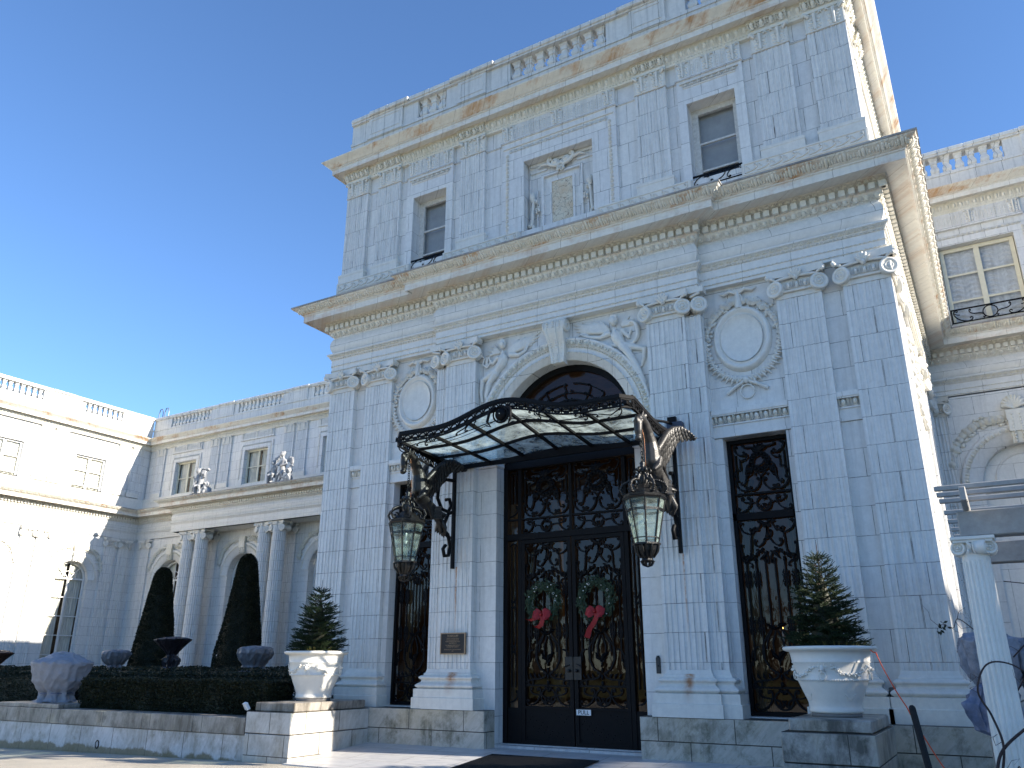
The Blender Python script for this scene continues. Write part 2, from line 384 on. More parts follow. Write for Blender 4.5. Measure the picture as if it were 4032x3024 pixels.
M_potbase = simple('grey_pot_foot', (.20, .19, .18), .7)
M_soil = simple('dark_soil', (.03, .022, .015), .95, .1, 0, .4, 30)
M_tarp = simple('grey_canvas_cover', (.27, .275, .30), .62, .35, 0, .12, 6, .35, 14)
M_tarp2 = simple('silver_grey_cover', (.17, .175, .195), .42, .5, 0, .25, 6, .4, 12)
M_dark = simple('dark_plum_cover', (.020, .018, .024), .38, .5, 0, .3, 7, .4, 14)
M_brown = simple('dark_brown_cover', (.06, .035, .03), .5, .4, 0, .3, 7, .4, 14)
M_blue = simple('blue_tarpaulin', (.11, .13, .20), .42, .5, 0, .5, 7, .4, 18)
M_gtarp = simple('grey_blue_tarpaulin', (.20, .215, .26), .45, .45, 0, .45, 6, .5, 16)
M_putto = simple('grey_stone_sculpture', (.30, .31, .32), .75, .3, 0, .35, 7, .3, 30)
M_relief = W('white_terracotta_relief', blocks=False, c1=(.73, .715, .665), c2=(.69, .675, .63), dirt=.25)
M_frame = simple('peeling_white_paint', (.60, .59, .56), .55, .35, 0, .2, 12, .2, 40)
M_whitefr = simple('white_window_paint', (.72, .71, .68), .45, .4, 0, .06, 8)
M_creamfr = simple('cream_window_paint', (.68, .64, .50), .45, .4, 0, .06, 8)
M_mat = simple('black_rubber_mat', (.014, .014, .015), .8, .3, 0, .3, 30, .5, 90)
M_cord = simple('orange_cord', (.75, .10, .03), .45)
M_tip = simple('white_copper_tip', (.7, .69, .66), .4)
M_red = simple('red_ribbon', (.26, .004, .006), .5, .4, 0, .2, 20)
M_leafs = {}
def leafmat(name, c1, c2, rough=.6, trans=.0):
    m = NT(name, c1, rough, .3); p = m.pos(); n = m.noise(p, 7, 4, .8); n2 = m.noise(p, 60, 2)
    m.col(m.mix(1, m.mix(m.ramp(n, [(.35, 0.), (.65, 1.)]), c1, c2), m.ramp(n2, [(.3, .6), (.7, 1.4)]), 'MULTIPLY')); return m.m
M_spruce = leafmat('spruce_needles', (.012, .026, .009), (.028, .046, .016))
M_yew = leafmat('yew_foliage', (.012, .017, .008), (.026, .026, .010))
M_hedge = leafmat('box_hedge_foliage', (.010, .014, .008), (.030, .034, .014))
M_fir = leafmat('wreath_fir', (.010, .026, .012), (.022, .045, .020))
M_straw = leafmat('yellowed_fir_clippings', (.16, .14, .04), (.10, .11, .03))
M_bark = simple('bare_bark', (.09, .07, .055), .9, .2, 0, .3, 12)
M_vine = simple('rose_cane_bark', (.045, .03, .028), .7, .3, 0, .4, 20)
M_lawn = simple('winter_lawn', (.10, .11, .035), .95, .1, 0, .3, 3, .4, 50, (.16, .14, .055))
M_earth = simple('garden_soil', (.07, .055, .04), .95, .1, 0, .3, 5)
M_perg = simple('grey_painted_timber', (.34, .33, .31), .7, .3, 0, .15, 9, .2, 50)
M_marslab = None
def _slab():
    m = NT('breccia_marble_slab', (.6, .5, .35), .3, .5); p = m.pos()
    v = m.node('ShaderNodeTexVoronoi', feature='DISTANCE_TO_EDGE'); m.set(v.inputs['Vector'], m.mix(.45, p, m.comb(m.noise(p, 3, 4), m.noise(m.scale(p, (1.3, 1, .8)), 4, 4)))); v.inputs['Scale'].default_value = 8.5
    c = m.mix(m.ramp(m.noise(p, 3, 4), [(.35, 0.), (.65, 1.)]), (.66, .60, .47), (.60, .46, .30))
    m.col(m.mix(m.ramp(v.outputs['Distance'], [(0., 1.), (.035, 0.)]), c, (.10, .07, .05))); return m.m
M_slab = _slab()

def glassmat(name, tint=(1, 1, 1), refl=.9, dark=.0, rough=.0, dcol=(.2, .22, .22), bump=0):
    """thin pane: mirror by fresnel over clear, with an optional diffuse film of dirt"""
    m = NT(name); t = m.t
    fr = m.node('ShaderNodeLayerWeight'); fr.inputs[0].default_value = .5
    gl = m.node('ShaderNodeBsdfGlossy'); gl.inputs['Roughness'].default_value = rough; gl.inputs['Color'].default_value = (refl, refl, refl, 1)
    tr = m.node('ShaderNodeBsdfTransparent'); tr.inputs['Color'].default_value = (*tint, 1)
    body = tr.outputs[0]
    if dark:
        df = m.node('ShaderNodeBsdfDiffuse'); m.set(df.inputs['Color'], dcol); tl = m.node('ShaderNodeBsdfTranslucent'); m.set(tl.inputs['Color'], dcol)
        a = m.node('ShaderNodeAddShader'); t.links.new(df.outputs[0], a.inputs[0]); t.links.new(tl.outputs[0], a.inputs[1])
        mx = m.node('ShaderNodeMixShader'); n = m.noise(m.pos(), 3.5, 4, .7)
        t.links.new(m.ramp(n, [(.3, max(0, dark-.25)), (.7, min(1, dark+.2))]), mx.inputs[0])
        t.links.new(body, mx.inputs[1]); t.links.new(a.outputs[0], mx.inputs[2]); body = mx.outputs[0]
    mx = m.node('ShaderNodeMixShader'); f = m.math('MULTIPLY_ADD', m.math('POWER', fr.outputs[1], 4.5), .85, .045)
    t.links.new(f, mx.inputs[0]); t.links.new(body, mx.inputs[1]); t.links.new(gl.outputs[0], mx.inputs[2])
    if bump:
        b = m.node('ShaderNodeBump'); b.inputs['Strength'].default_value = bump; b.inputs['Distance'].default_value = .02
        t.links.new(m.noise(m.pos(), 2.2, 2), b.inputs['Height']); t.links.new(b.outputs[0], gl.inputs['Normal'])
    m.surf(mx.outputs[0]); return m.m
M_glass = glassmat('window_glass', (.85, .87, .87), .75, bump=.07)
M_canglass = glassmat('dusty_canopy_glass', (.78, .90, .90), .8, .27, .04, (.72, .86, .84))
M_lampglass = glassmat('lantern_glass', (.80, .88, .85), .9, .10, .0, (.5, .6, .55))
M_room = simple('dim_brown_interior', (.16, .095, .05), .8, .2, 0, .5, 1.2)
M_roomfl = simple('dim_parquet', (.10, .065, .035), .5, .4, 0, .3, 2)
M_blind = simple('grey_roller_blind', (.42, .43, .45), .8, .2, 0, .15, 2)
def _curtain(name, c):
    m = NT(name, c, .9, .1); p = m.pos(); n = m.noise(m.scale(p, (9, 9, 1.2)), 1, 3)
    m.col(m.mix(1, c, m.ramp(n, [(.3, .7), (.7, 1.1)]), 'MULTIPLY')); return m.m
M_curt = _curtain('white_curtain', (.78, .75, .66)); M_swag = _curtain('grey_swag_curtain', (.72, .73, .76))
M_sign = simple('white_sign_card', (.72, .74, .75), .5)
M_black = simple('black_lettering', (.012, .012, .014), .5)
M_plaque = simple('dark_bronze_plaque', (.018, .014, .014), .42, .5, .3)
M_plaqrim = simple('polished_bronze_rim', (.36, .25, .16), .4, .5, .6)
M_bulb = simple('clear_bulb', (.75, .75, .72), .2, .6)
M_steel = simple('grey_steel', (.25, .27, .30), .4, .5, .5)
M_copper = simple('copper_conductor', (.22, .10, .05), .4, .5, .7)
# ------------------------------------------------------------------ the mansion: helpers
CX = -7.96
mansion = thing('mansion', (CX, 15.8, 0), 'huge white terracotta mansion with pilastered entrance block and balustraded roofs', 'mansion')
def wallpanel(m, s0, s1, z0, z1, holes=(), depth=.4, p=0, n=14):
    cuts = [s0]
    for h in holes: cuts += [h[1], h[2]]
    cuts.append(s1)
    for i in range(0, len(cuts), 2):
        if cuts[i+1]-cuts[i] > 1e-4: m.quad((cuts[i], p, z0), (cuts[i+1], p, z0), (cuts[i+1], p, z1), (cuts[i], p, z1))
    for h in holes:
        k, a, b, c, d = h
        if c > z0: m.quad((a, p, z0), (b, p, z0), (b, p, c), (a, p, c))
        if k == 'r': top = [(a, d), (b, d)]
        else:
            R = (b-a)/2; x = (a+b)/2; top = [(x-R*cos(pi*i/n), d+R*sin(pi*i/n)) for i in range(n+1)]
        for (x0, y0), (x1, y1) in zip(top, top[1:]): m.quad((x0, p, y0), (x1, p, y1), (x1, p, z1), (x0, p, z1))
        out = [(a, c)]+top+[(b, c)]
        for (x0, y0), (x1, y1) in zip(out, out[1:]): m.quad((x0, p, y0), (x1, p, y1), (x1, p-depth, y1), (x0, p-depth, y0))
        m.quad((a, p, c), (b, p, c), (b, p-depth, c), (a, p-depth, c))
def sweep_rows(path, prof):
    m = MB(); m.sweep(path, prof, caps=False); n = len(prof)
    return [m.v[i*n:(i+1)*n] for i in range(len(path))]
def sweep_parts(path, prof, pieces, name, mat, smooth=False):
    rows = sweep_rows(path, prof); out = []
    for a, b in pieces:
        m = MB(); m.grid(rows[a:b+1], smooth=smooth); out.append(obj(m, name, mat, mansion))
    return out
def fluteline(s0, s1, n, d=.020, edge=.05, seg=5):
    pitch = (s1-s0-2*edge)/n; w = pitch*.78; pts = [(s0, 0)]
    for i in range(n):
        c = s0+edge+(i+.5)*pitch
        pts += [(c-w/2, 0), (c-w/2+.007, -d*.8), (c-w/5, -d), (c+w/5, -d), (c+w/2-.007, -d*.8), (c+w/2, 0)]
    return pts+[(s1, 0)]
def shaft(m, F, s0, s1, z0, z1, p, back, n=7, d=.020, plain_top=0):
    line = [(s0, -back)]+fluteline(s0, s1, n, d)+[(s1, -back)]
    m.grid([[F(s, p+q, z) for s, q in line] for z in (z0, z1-plain_top)], smooth=False)
    if plain_top: m.box2 = None; m.grid([[F(s, p+q, z) for s, q in ((s0, -back), (s0, 0), (s1, 0), (s1, -back))] for z in (z1-plain_top, z1)], smooth=False)
BASEP = [(.24, .70), (.24, .93), (.21, .94), (.21, 1.11), (.19, 1.115)]+[(.13+.055*sin(pi*k/6)+.005, 1.12+.11*k/6) for k in range(7)]+[(.125, 1.235), (.10, 1.25), (.085, 1.275), (.09, 1.295)]+[(.09+.045*sin(pi*k/6), 1.30+.09*k/6) for k in range(7)]+[(.055, 1.395), (.05, 1.425), (.02, 1.46), (0, 1.53)]
def base_sweep(m, s0, s1, yf, yb, prof, x0=CX):
    m.sweep([(x0+s0, yb), (x0+s0, yf), (x0+s1, yf), (x0+s1, yb)], prof, caps=False)
# little repeating ornaments, local (s,p,z)
def p_egg(w, h, d=.05):
    m = MB(); m.ball((0, 0, -.02*h), (.27*w, d, .44*h), 4, 8)
    m.tube([(.40*w*cos(a), d*.35, .46*h*sin(a)) for a in [pi*(1.06+.88*i/7) for i in range(8)]]+[(.40*w, d*.35, .45*h)], .055*w, 4, caps=False)
    m.tube([(-.40*w, d*.35, -.1*h), (-.40*w, d*.35, .45*h)], .05*w, 4, caps=False)
    m.box(.47*w, .53*w, 0, d*.8, -.45*h, .4*h); return m
def p_leaf(w, h, d=.045):
    m = MB()
    m.ball((0, 0, 0), (.13*w, d, .50*h), 4, 6)
    for s in (-1, 1):
        m.ball((s*.19*w, 0, -.02*h), (.09*w, d*.8, .40*h), 4, 5); m.ball((s*.31*w, 0, -.12*h), (.07*w, d*.6, .28*h), 4, 5)
        m.ball((s*.22*w, d*.55, .36*h), (.07*w, d*.5, .09*h), 3, 5)
    m.ball((.5*w, 0, .05*h), (.05*w, d*.6, .40*h), 4, 5); m.ball((0, d*.5, .40*h), (.10*w, d*.7, .11*h), 3, 5)
    return m
def p_bead(w, h, d=.02):
    m = MB(); m.ball((-.12*w, 0, 0), (.30*w, d, .5*h), 3, 5); m.box(.25*w, .32*w, -d, d*.9, -.5*h, .5*h); return m
def p_dent(w, h, d):
    m = MB(); m.box(-.32*w, .32*w, 0, d, -h/2, h/2); return m
def p_glyph(w, h, d=.05):
    m = MB(); m.tube([(-.36*w, 0, -.48*h), (-.36*w, 0, .25*h)]+[(.36*w*cos(a), 0, .25*h+.22*h*sin(a)) for a in [pi*(1-i/5) for i in range(6)]]+[(.36*w, 0, -.48*h)], .07*w, 4, caps=False)
    for k in range(4): m.ball((0, 0, -.36*h+k*.19*h), (.14*w, d, .08*h), 3, 5)
    return m
def p_acanth(w, h, d=.08):
    m = MB()
    for s in (-1, 1):
        m.tube([(s*.42*w, 0, .44*h), (s*.34*w, d*.9, .50*h), (s*.22*w, d*.6, .40*h)], [.05*w, .075*w, .04*w], 5)
        for k in range(4): m.ball((s*(.20+.05*(k % 2))*w, 0, -.36*h+k*.18*h), (.13*w, d*.5, .08*h), 3, 6)
        m.tube([(s*.47*w, 0, -.48*h), (s*.47*w, 0, .4*h)], .03*w, 4, caps=False)
    m.tube([(0, 0, -.45*h), (0, d*.5, .1*h), (0, d*.9, .44*h)], [.10*w, .08*w, .12*w], 5)
    return m
def p_wave(w, h, d=.025):
    m = MB(); m.tube([(a, d*.4, b) for a, b in at(T_H, -.05*w, 0, .95*w, .72*h)], .055*w, 4); m.ball((.34*w, 0, -.02*h), (.13*w, d, .16*h), 3, 6)
    for k in range(3): m.ball((-.36*w+.09*w*k, 0, .22*h-.12*h*k), (.05*w, d*.8, .12*h), 3, 5)
    return m
def band(m, F, s0, s1, p, z, pitch, proto, slope=0, ph=0):
    n = max(1, round((s1-s0)/pitch)); st = (s1-s0)/n
    for i in range(n):
        c = s0+(i+.5)*st
        m.put(proto, f=lambda s, q, zz: F(c+s, p+q+slope*zz, z+zz))
def arcband(m, F, cx, cz, R, a0, a1, pitch, proto, p):
    n = round(R*(a1-a0)/pitch)
    for i in range(n):
        a = a0+(a1-a0)*(i+.5)/n
        m.put(proto, f=lambda s, q, zz: F(cx+(R+zz)*cos(a)+s*sin(a), p+q, cz+(R+zz)*sin(a)-s*cos(a)))
def rect_frame(m, s0, s1, z0, z1, w, p0, p1, bottom=True):
    m.box(s0, s0+w, p0, p1, z0, z1); m.box(s1-w, s1, p0, p1, z0, z1); m.box(s0+w, s1-w, p0, p1, z1-w, z1)
    if bottom: m.box(s0+w, s1-w, p0, p1, z0, z0+w)

# ------------------------------------------------------------------ repeated carved members (built once, then copied)
def volute(m, cx, cz, r, p, tilt, sgn, depth=.17):
    """a scroll face with coiled ridges and the cushion behind it; tilted outwards like an angle volute"""
    prof = [(0.01, .050), (.16, .048), (.20, .018), (.30, .018), (.34, .040), (.42, .043), (.47, .014), (.60, .012), (.66, .036), (.86, .040), (.97, .030), (1.0, 0), (.93, -.03), (.88, -.10), (.98, -depth)]
    t = MB(); t.lathe([(a*r, -b) for a, b in prof], 20, axis='y')
    M = Matrix.Translation((cx, -p, cz)) @ Matrix.Rotation(sgn*tilt, 4, 'Z'); m.put(t, M)
def make_capital(w, column=False):
    """Ionic capital: local x across, faces -y, z 0..0.62 above the shaft"""
    m = MB(); h = w/2
    for sgn in (-1, 1):
        volute(m, sgn*(h+.0), .21, .185, .07, radians(20), sgn)
        m.tube([(sgn*(h-.02), -.10, .41), (sgn*(h+.10), -.14, .455), (sgn*(h+.13), -.13, .50)], [.03, .035, .045], 6)   # abacus horn
        m.ball((sgn*(h+.10), -.14, .45), .05, 4, 7)
        m.tube([(sgn*.08, -.085, .42), (sgn*.2, -.09, .415), (sgn*(h-.12), -.10, .40), (sgn*h, -.10, .385)], [.03, .035, .035, .02], 6)
    m.box(-h+.10, h-.10, -.03, .12, .13, .40)
    e = p_egg(.155, .17, .06); band(m, F0, -h+.19, h-.19, .04, .26, .155, e)
    m.tube([(-h+.14, -.035, .135), (h-.14, -.035, .135)], .028, 6)
    # abacus, hollowed in front
    pl = [(-h-.12, -.15)]+[(-h-.12+(w+.24)*k/10, -.15+.11*sin(pi*k/10)) for k in range(1, 10)]+[(h+.12, -.15), (h+.12, .12), (-h-.12, .12)]
    for z0, z1, g in ((.46, .50, .96), (.50, .60, 1.0)):
        m.add([(x*g, y*(g if y < 0 else 1), z0) for x, y in pl]+[(x*g, y*(g if y < 0 else 1), z1) for x, y in pl], [tuple(range(len(pl))), tuple(reversed(range(len(pl), 2*len(pl))))]+[(i, (i+1) % len(pl), len(pl)+(i+1) % len(pl), len(pl)+i) for i in range(len(pl))])
    for a in (-50, -25, 0, 25, 50): m.tube([(0, -.05, .36), (.10*sin(radians(a)), -.12, .36+.16*cos(radians(a))), (.17*sin(radians(a)), -.14, .36+.24*cos(radians(a)))], [.025, .045, .02], 5)
    m.ball((0, -.11, .40), (.045, .06, .07), 4, 7)
    m.box(-h, h, -.004, .12, 0, .14)
    if column:
        f = MB(); f.put(m, Matrix.Translation((0, -h*.80, 0))); o = MB(); o.put(f, Matrix.Rotation(pi, 4, 'Z')); f.put(o)
        f.box(-h*.8, h*.8, -h*.9, h*.9, .12, .46); f.box(-h*1.15, h*1.15, -h*.95, h*.95, .50, .60)
        for sg in (-1, 1): f.tube([(sg*h, -h*.8, .21), (sg*h*.92, 0, .21), (sg*h, h*.8, .21)], [.18, .12, .18], 10)
        return f
    return m
capm = make_capital(.88)
CAPS = []
def put_capital(x, y, z, rz, parent, sc=1):
    if not CAPS:
        o = obj(capm, 'capital', M_cap, None, (x, y, z)); CAPS.append(o)
    else:
        o = CAPS[0].copy(); COL.objects.link(o)
    place(o, (x, y, z), rz, parent); o.scale = (sc, 1, 1); return o
def make_baluster(h=.62):
    m = MB()
    def sq(prof):
        for (r0, z0), (r1, z1) in zip(prof, prof[1:]):
            a = [(-r0, -r0, z0), (r0, -r0, z0), (r0, r0, z0), (-r0, r0, z0)]; b = [(-r1, -r1, z1), (r1, -r1, z1), (r1, r1, z1), (-r1, r1, z1)]
            m.add(a+b, [(i, (i+1) % 4, 4+(i+1) % 4, 4+i) for i in range(4)])
    k = h/.62
    sq([(r, z*k) for r, z in ((.13, 0), (.13, .06), (.10, .07), (.10, .09), (.125, .13), (.135, .18), (.12, .24), (.085, .32), (.072, .38), (.075, .42), (.10, .43), (.10, .46), (.085, .47), (.10, .53), (.13, .56), (.13, .62))])
    return m
BAL = []
def put_baluster(x, y, z, rz=0):
    if not BAL: o = obj(make_baluster(.66), 'baluster', M_par, None, (x, y, z)); BAL.append(o)
    else: o = BAL[0].copy(); COL.objects.link(o)
    place(o, (x, y, z), rz, mansion)
def parapet(F, s0, s1, groups, zb=16.3, mat=None, front=0., thick=.36, panels=()):
    """solid base, dies between baluster groups and a coping; groups = [(s_first, s_last, n)]"""
    m = MB(F); m.box(s0, s1, front-thick, front, zb, 17.05); m.box(s0, s1, front-thick, front+.03, 16.95, 17.05)
    groups = sorted(groups); cuts = [s0]
    for a, b, n in groups: cuts += [a-.18, b+.18]
    cuts.append(s1)
    for i in range(0, len(cuts), 2): m.box(cuts[i], cuts[i+1], front-thick, front-.02, 17.05, 17.72)
    for a, b in panels:
        m.box(a, b, front-.02, front+.035, 17.05, 17.72); m.box(a-.02, b+.02, front-.02, front+.06, 16.97, 17.06)
        rect_frame(m, a+.09, b-.09, 17.13, 17.64, .03, front+.035, front+.05)
    k = round((s1-s0)/.74); st = (s1-s0)/k
    for i in range(k):
        a = s0+i*st+.004; b = s0+(i+1)*st-.004
        m.box(a, b, front-thick-.06, front+.06, 17.72, 17.78)
        e = any(pa-.05 < (a+b)/2 < pb+.05 for pa, pb in panels)*.05
        m.bbox(a, b, front-thick-.10, front+.10+e, 17.78, 17.92, .02)
    o = obj(m, 'parapet', mat or M_par, mansion)
    for a, b, n in groups:
        for i in range(n):
            x, y, z = F(a+(b-a)*i/(n-1), front-thick/2-.01, 17.06); put_baluster(x, y, z)
    return o
def window(F, s0, s1, z0, z1, p, nx=2, nz=3, frame=None, fw=.09, bar=.045, back='curt', zs=None, arch=False, curtain=None, name='window', bz=None):
    """timber window with glazing bars: a frame, one pane, and what hangs behind it"""
    frame = frame or M_whitefr; m = MB(F); zr = z1; n = 14
    if arch: R = (s1-s0)/2; c = (s0+s1)/2; zr = z1-R
    m.box(s0, s0+fw, p-.05, p+.04, z0, zr); m.box(s1-fw, s1, p-.05, p+.04, z0, zr); m.box(s0+fw, s1-fw, p-.05, p+.04, z0, z0+fw)
    if arch:
        for q in (0, 1):
            pass
        for i in range(n):
            a0, a1 = pi*i/n, pi*(i+1)/n
            pts = [(c+r*cos(a), zr+r*sin(a)) for r, a in ((R, a0), (R, a1), (R-fw, a1), (R-fw, a0))]; m.poly(pts, p-.05, p+.04)
        m.box(s0+fw, s1-fw, p-.05, p+.05, zr-.05, zr+.05)
        for a in (45, 90, 135): m.tube([(c+.12*R*cos(radians(a)), p, zr+.12*R*sin(radians(a))), (c+(R-fw)*cos(radians(a)), p, zr+(R-fw)*sin(radians(a)))], bar*.6, 4)
        m.tube([(c+.45*R*cos(pi*i/10), p, zr+.45*R*sin(pi*i/10)) for i in range(11)], bar*.6, 4)
    else: m.box(s0+fw, s1-fw, p-.05, p+.04, z1-fw, z1)
    zt = zr-(0 if arch else fw)
    for i in range(1, nx):
        x = s0+fw+(s1-s0-2*fw)*i/nx; ww = bar*(1.3 if nx == 2 else .7); m.box(x-ww, x+ww, p-.03, p+.03, z0+fw, zt)
    for zc in (bz if bz else [z0+fw+(zt-z0-fw)*i/nz for i in range(1, nz)]): m.box(s0+fw, s1-fw, p-.025, p+.025, zc-bar/2, zc+bar/2)
    o = obj(m, name, frame, mansion)
    g = MB(F); g.quad((s0+.02, p-.01, z0), (s1-.02, p-.01, z0), (s1-.02, p-.01, zr), (s0+.02, p-.01, zr))
    if arch:
        for i in range(n):
            a0, a1 = pi*i/n, pi*(i+1)/n; g.add([(c, p-.01, zr), (c+(R-.02)*cos(a0), p-.01, zr+(R-.02)*sin(a0)), (c+(R-.02)*cos(a1), p-.01, zr+(R-.02)*sin(a1))], [(0, 1, 2)])
    pg = obj(g, 'pane', M_glass); pg.parent = o; pg.location = WL[pg.name]-WL[o.name]
    if curtain:
        cm = MB(F); kind, mat = curtain
        if kind == 'drape':
            for a, b in ((s0+.05, s0+.05+(s1-s0)*.42), (s1-.05-(s1-s0)*.42, s1-.05)):
                k = 18; rows = [[(a+(b-a)*(i/k)*(1 if zz > .5 else .9), p-.16+.035*sin(i*1.9), z0+.05+(z1-z0-.1)*zz) for i in range(k+1)] for zz in (0, .5, 1)]; cm.grid(rows)
        elif kind == 'swag':
            cols = 4; W_ = (s1-s0-.06)/cols
            for j in range(cols):
                rows = []
                for a in range(61):
                    zz = z1-.05-(z1-z0-.1)*a/60
                    rows.append([(s0+.03+W_*(j+t/8), p-.10+.04*sin(2*pi*((z1-zz)/.17+.9*(1-(2*t/8-1)**2)))*(.25+(1-(2*t/8-1)**2)), zz) for t in range(9)])
                cm.grid(rows)
        else: cm.quad((s0+.03, p-.13, kind), (s1-.03, p-.13, kind), (s1-.03, p-.13, z1-.03), (s0+.03, p-.13, z1-.03))
        co = obj(cm, 'curtain' if kind in ('drape', 'swag') else 'blind', mat); co.parent = o; co.location = WL[co.name]-WL[o.name]
    return o
def dark_room(F, s0, s1, z0, z1, p0, p1, mat=None, name='room'):
    m = MB(F); q = .06
    vs = [(a, b, c) for c in (z0, z1) for b in (p1, p0) for a in (s0, s1)]
    m.add(vs, [(0, 1, 3, 2), (4, 5, 7, 6), (2, 3, 7, 6), (0, 2, 6, 4), (1, 3, 7, 5)])
    return obj(m, name, mat or M_room, mansion)
# ------------------------------------------------------------------ entrance block (pavilion)
FE = FU(15.95); FC = FU(15.82); FA = FU(15.93)
XR = -.80                                            # right flank wall plane
for sg in (-1, 1):
    m = MB(FE); a, b = sorted((sg*3.47, sg*7.23)); wa, wb = sorted((sg*3.63, sg*4.90))
    wallpanel(m, a, b, .70, 9.40, [('r', wa, wb, .72, 6.02)], .5)
    m.quad((sg*3.47, 0, .7), (sg*3.47, .13, .7), (sg*3.47, .13, 9.4), (sg*3.47, 0, 9.4))
    obj(m, 'wall', M_wall, mansion)
m = MB(FC); wallpanel(m, -3.47, 3.47, -.1, 9.40, [('a', -1.74, 1.74, -.1, 6.64)], .42, n=24); obj(m, 'wall', M_wall, mansion)
m = MB(FX(XR)); wallpanel(m, 15.95, 26.9, -.3, 9.4); wallpanel(m, 15.9, 26.9, 11.2, 15.7, p=-.02); obj(m, 'wall', M_wall, mansion)
m = MB(FW(-15.13)); wallpanel(m, -33.8, -15.95, -.3, 9.4); wallpanel(m, -33.8, -15.95, 11.2, 15.7); obj(m, 'wall', M_wall, mansion)
m = MB(FA)
wallpanel(m, -7.15, 7.15, 11.25, 15.7, [('r', -4.65, -3.50, 12.02, 14.33), ('r', -1.0, 1.0, 11.8, 14.29), ('r', 3.50, 4.65, 12.02, 14.33)], .36); obj(m, 'wall', M_attic, mansion)
# marble plinth, two courses
for sg in (-1, 1):
    m = MB(); a, b = sorted((CX+sg*1.742, CX+sg*7.50))
    m.bbox(a, b, 15.40, 16.3, -.5, .282, .006); m.bbox(a, b, 15.392, 16.3, .280, .70, .012)
    if sg > 0: m.box(XR-.2, XR+.32, 15.5, 26.8, -.5, .69)
    obj(m, 'marble_plinth', M_plinth, mansion)
# pilasters
PIL = [(sg*6.785, .885, 15.8, .15) for sg in (-1, 1)]+[(sg*5.485, .90, 15.8, .15) for sg in (-1, 1)]+[(sg*2.69, .88, 15.6, .24) for sg in (-1, 1)]
for u, w, y, back in PIL:
    m = MB(); F = FU(y); shaft(m, F, u-w/2, u+w/2, 1.50, 8.77, 0, back, 7)
    if abs(u) > 6: pass
    o = obj(m, 'pilaster', M_pil, mansion)
    b = MB(); base_sweep(b, u-w/2, u+w/2, y, 15.96, BASEP); bo = obj(b, 'pilaster_base', M_cap); bo.parent = o; bo.location = WL[bo.name]-WL[o.name]
    c = put_capital(CX+u, y, 8.75, 0, o)
    if abs(u) < 3:                                    # the half pilaster set back behind it
        sg = 1 if u > 0 else -1; a, b2 = sorted((sg*3.12, sg*3.46))
        m = MB(); shaft(m, FU(15.67), a, b2, 1.5, 8.77, 0, .2, 3); h = obj(m, 'half_pilaster', M_pil, mansion)
        b = MB(); base_sweep(b, a, b2, 15.67, 15.96, BASEP); bo = obj(b, 'pilaster_base', M_cap); bo.parent = h; bo.location = WL[bo.name]-WL[h.name]
        v = MB(FU(15.67)); t = MB(); volute(t, sg*3.47, 8.96, .185, .07, radians(20), sg); t.box(min(sg*3.1, sg*3.6), max(sg*3.1, sg*3.6), -.15, .1, 9.22, 9.35)
        t.tube([(sg*3.3, -.1, 9.15), (sg*3.52, -.14, 9.2)], .035, 6)
        v = MB(); v.put(t, Matrix.Translation((CX, 15.67, 0))); vo = obj(v, 'capital', M_cap); vo.parent = h; vo.location = WL[vo.name]-WL[h.name]
# right flank: pilasters and capitals seen edge on
for y in (16.3, 17.75, 22.4, 24.3, 26.3):
    m = MB(); shaft(m, FX(XR+.06), y-.44, y+.44, .7, 8.77, 0, .15, 7); o = obj(m, 'pilaster', M_pil, mansion); put_capital(XR+.06, y, 8.75, pi/2, o)
m = MB(FX(XR))
for y, z in ((19.3, 7.9), (20.7, 7.9)):
    m.lathe([(.45, .0), (.60, .07), (.70, .0)], 20, (y, 0, z), 'y', sy=1.2)
    for k in range(22): m.ball((y+.85*cos(k*.286), .05, z+.95*sin(k*.286)), (.09, .09, .10), 4, 6)
obj(m, 'flank_medallion', M_cap, mansion)
# ---- entablature of the whole house (one path, cut into wings)
PL = [(-48.9, 8), (-48.9, 33.8), (-43.4, 33.8), (-43.4, 32.3), (-15.21, 32.3), (-15.21, 15.8), (CX-3.47, 15.8), (CX-3.47, 15.6), (CX+3.47, 15.6), (CX+3.47, 15.8), (-.73, 15.8), (-.73, 26.85), (33, 26.85), (33, 4)]
PIECES = [(0, 1), (1, 4), (4, 11), (11, 12), (12, 13)]
ARCH = [(-.3, 9.36), (0, 9.36), (0, 9.425), (.018, 9.43), (.018, 9.45), (0, 9.455), (0.006, 9.57), (.022, 9.575), (.022, 9.60), (.012, 9.605), (.014, 9.775), (.03, 9.78), (.03, 9.80), (.045, 9.81), (.085, 9.88), (.12, 9.905), (.12, 9.945), (.02, 9.985)]
FRIEZE = [(.02, 9.985), (-.005, 10.0)]+[(-.005+.075*sin(pi*k/20)**.75, 10.0+.44*k/20) for k in range(1, 20)]+[(-.005, 10.44), (.01, 10.455), (.01, 10.47)]
CORN = [(.01, 10.47), (.03, 10.485), (.035, 10.50), (.08, 10.57), (.105, 10.605), (.115, 10.635), (.115, 10.79), (.145, 10.80), (.17, 10.84), (.225, 10.875), (.23, 10.90), (.585, 10.90), (.585, 10.865), (.63, 10.86), (.63, 11.035), (.655, 11.045), (.66, 11.07)]
CYMA = [(.66, 11.07), (.69, 11.085), (.72, 11.12), (.80, 11.17), (.86, 11.205), (.885, 11.24)]
LIP = [(.885, 11.24), (.905, 11.245), (.905, 11.285), (.30, 11.36), (-.25, 11.42)]
sweep_parts(PL, ARCH, PIECES, 'architrave', M_plain)
sweep_parts(PL, FRIEZE, PIECES, 'cushion_frieze', M_plain)
sweep_parts(PL, CORN, PIECES, 'cornice', M_corn)
sweep_parts(PL, CYMA, PIECES, 'cornice_gutter', M_rust)
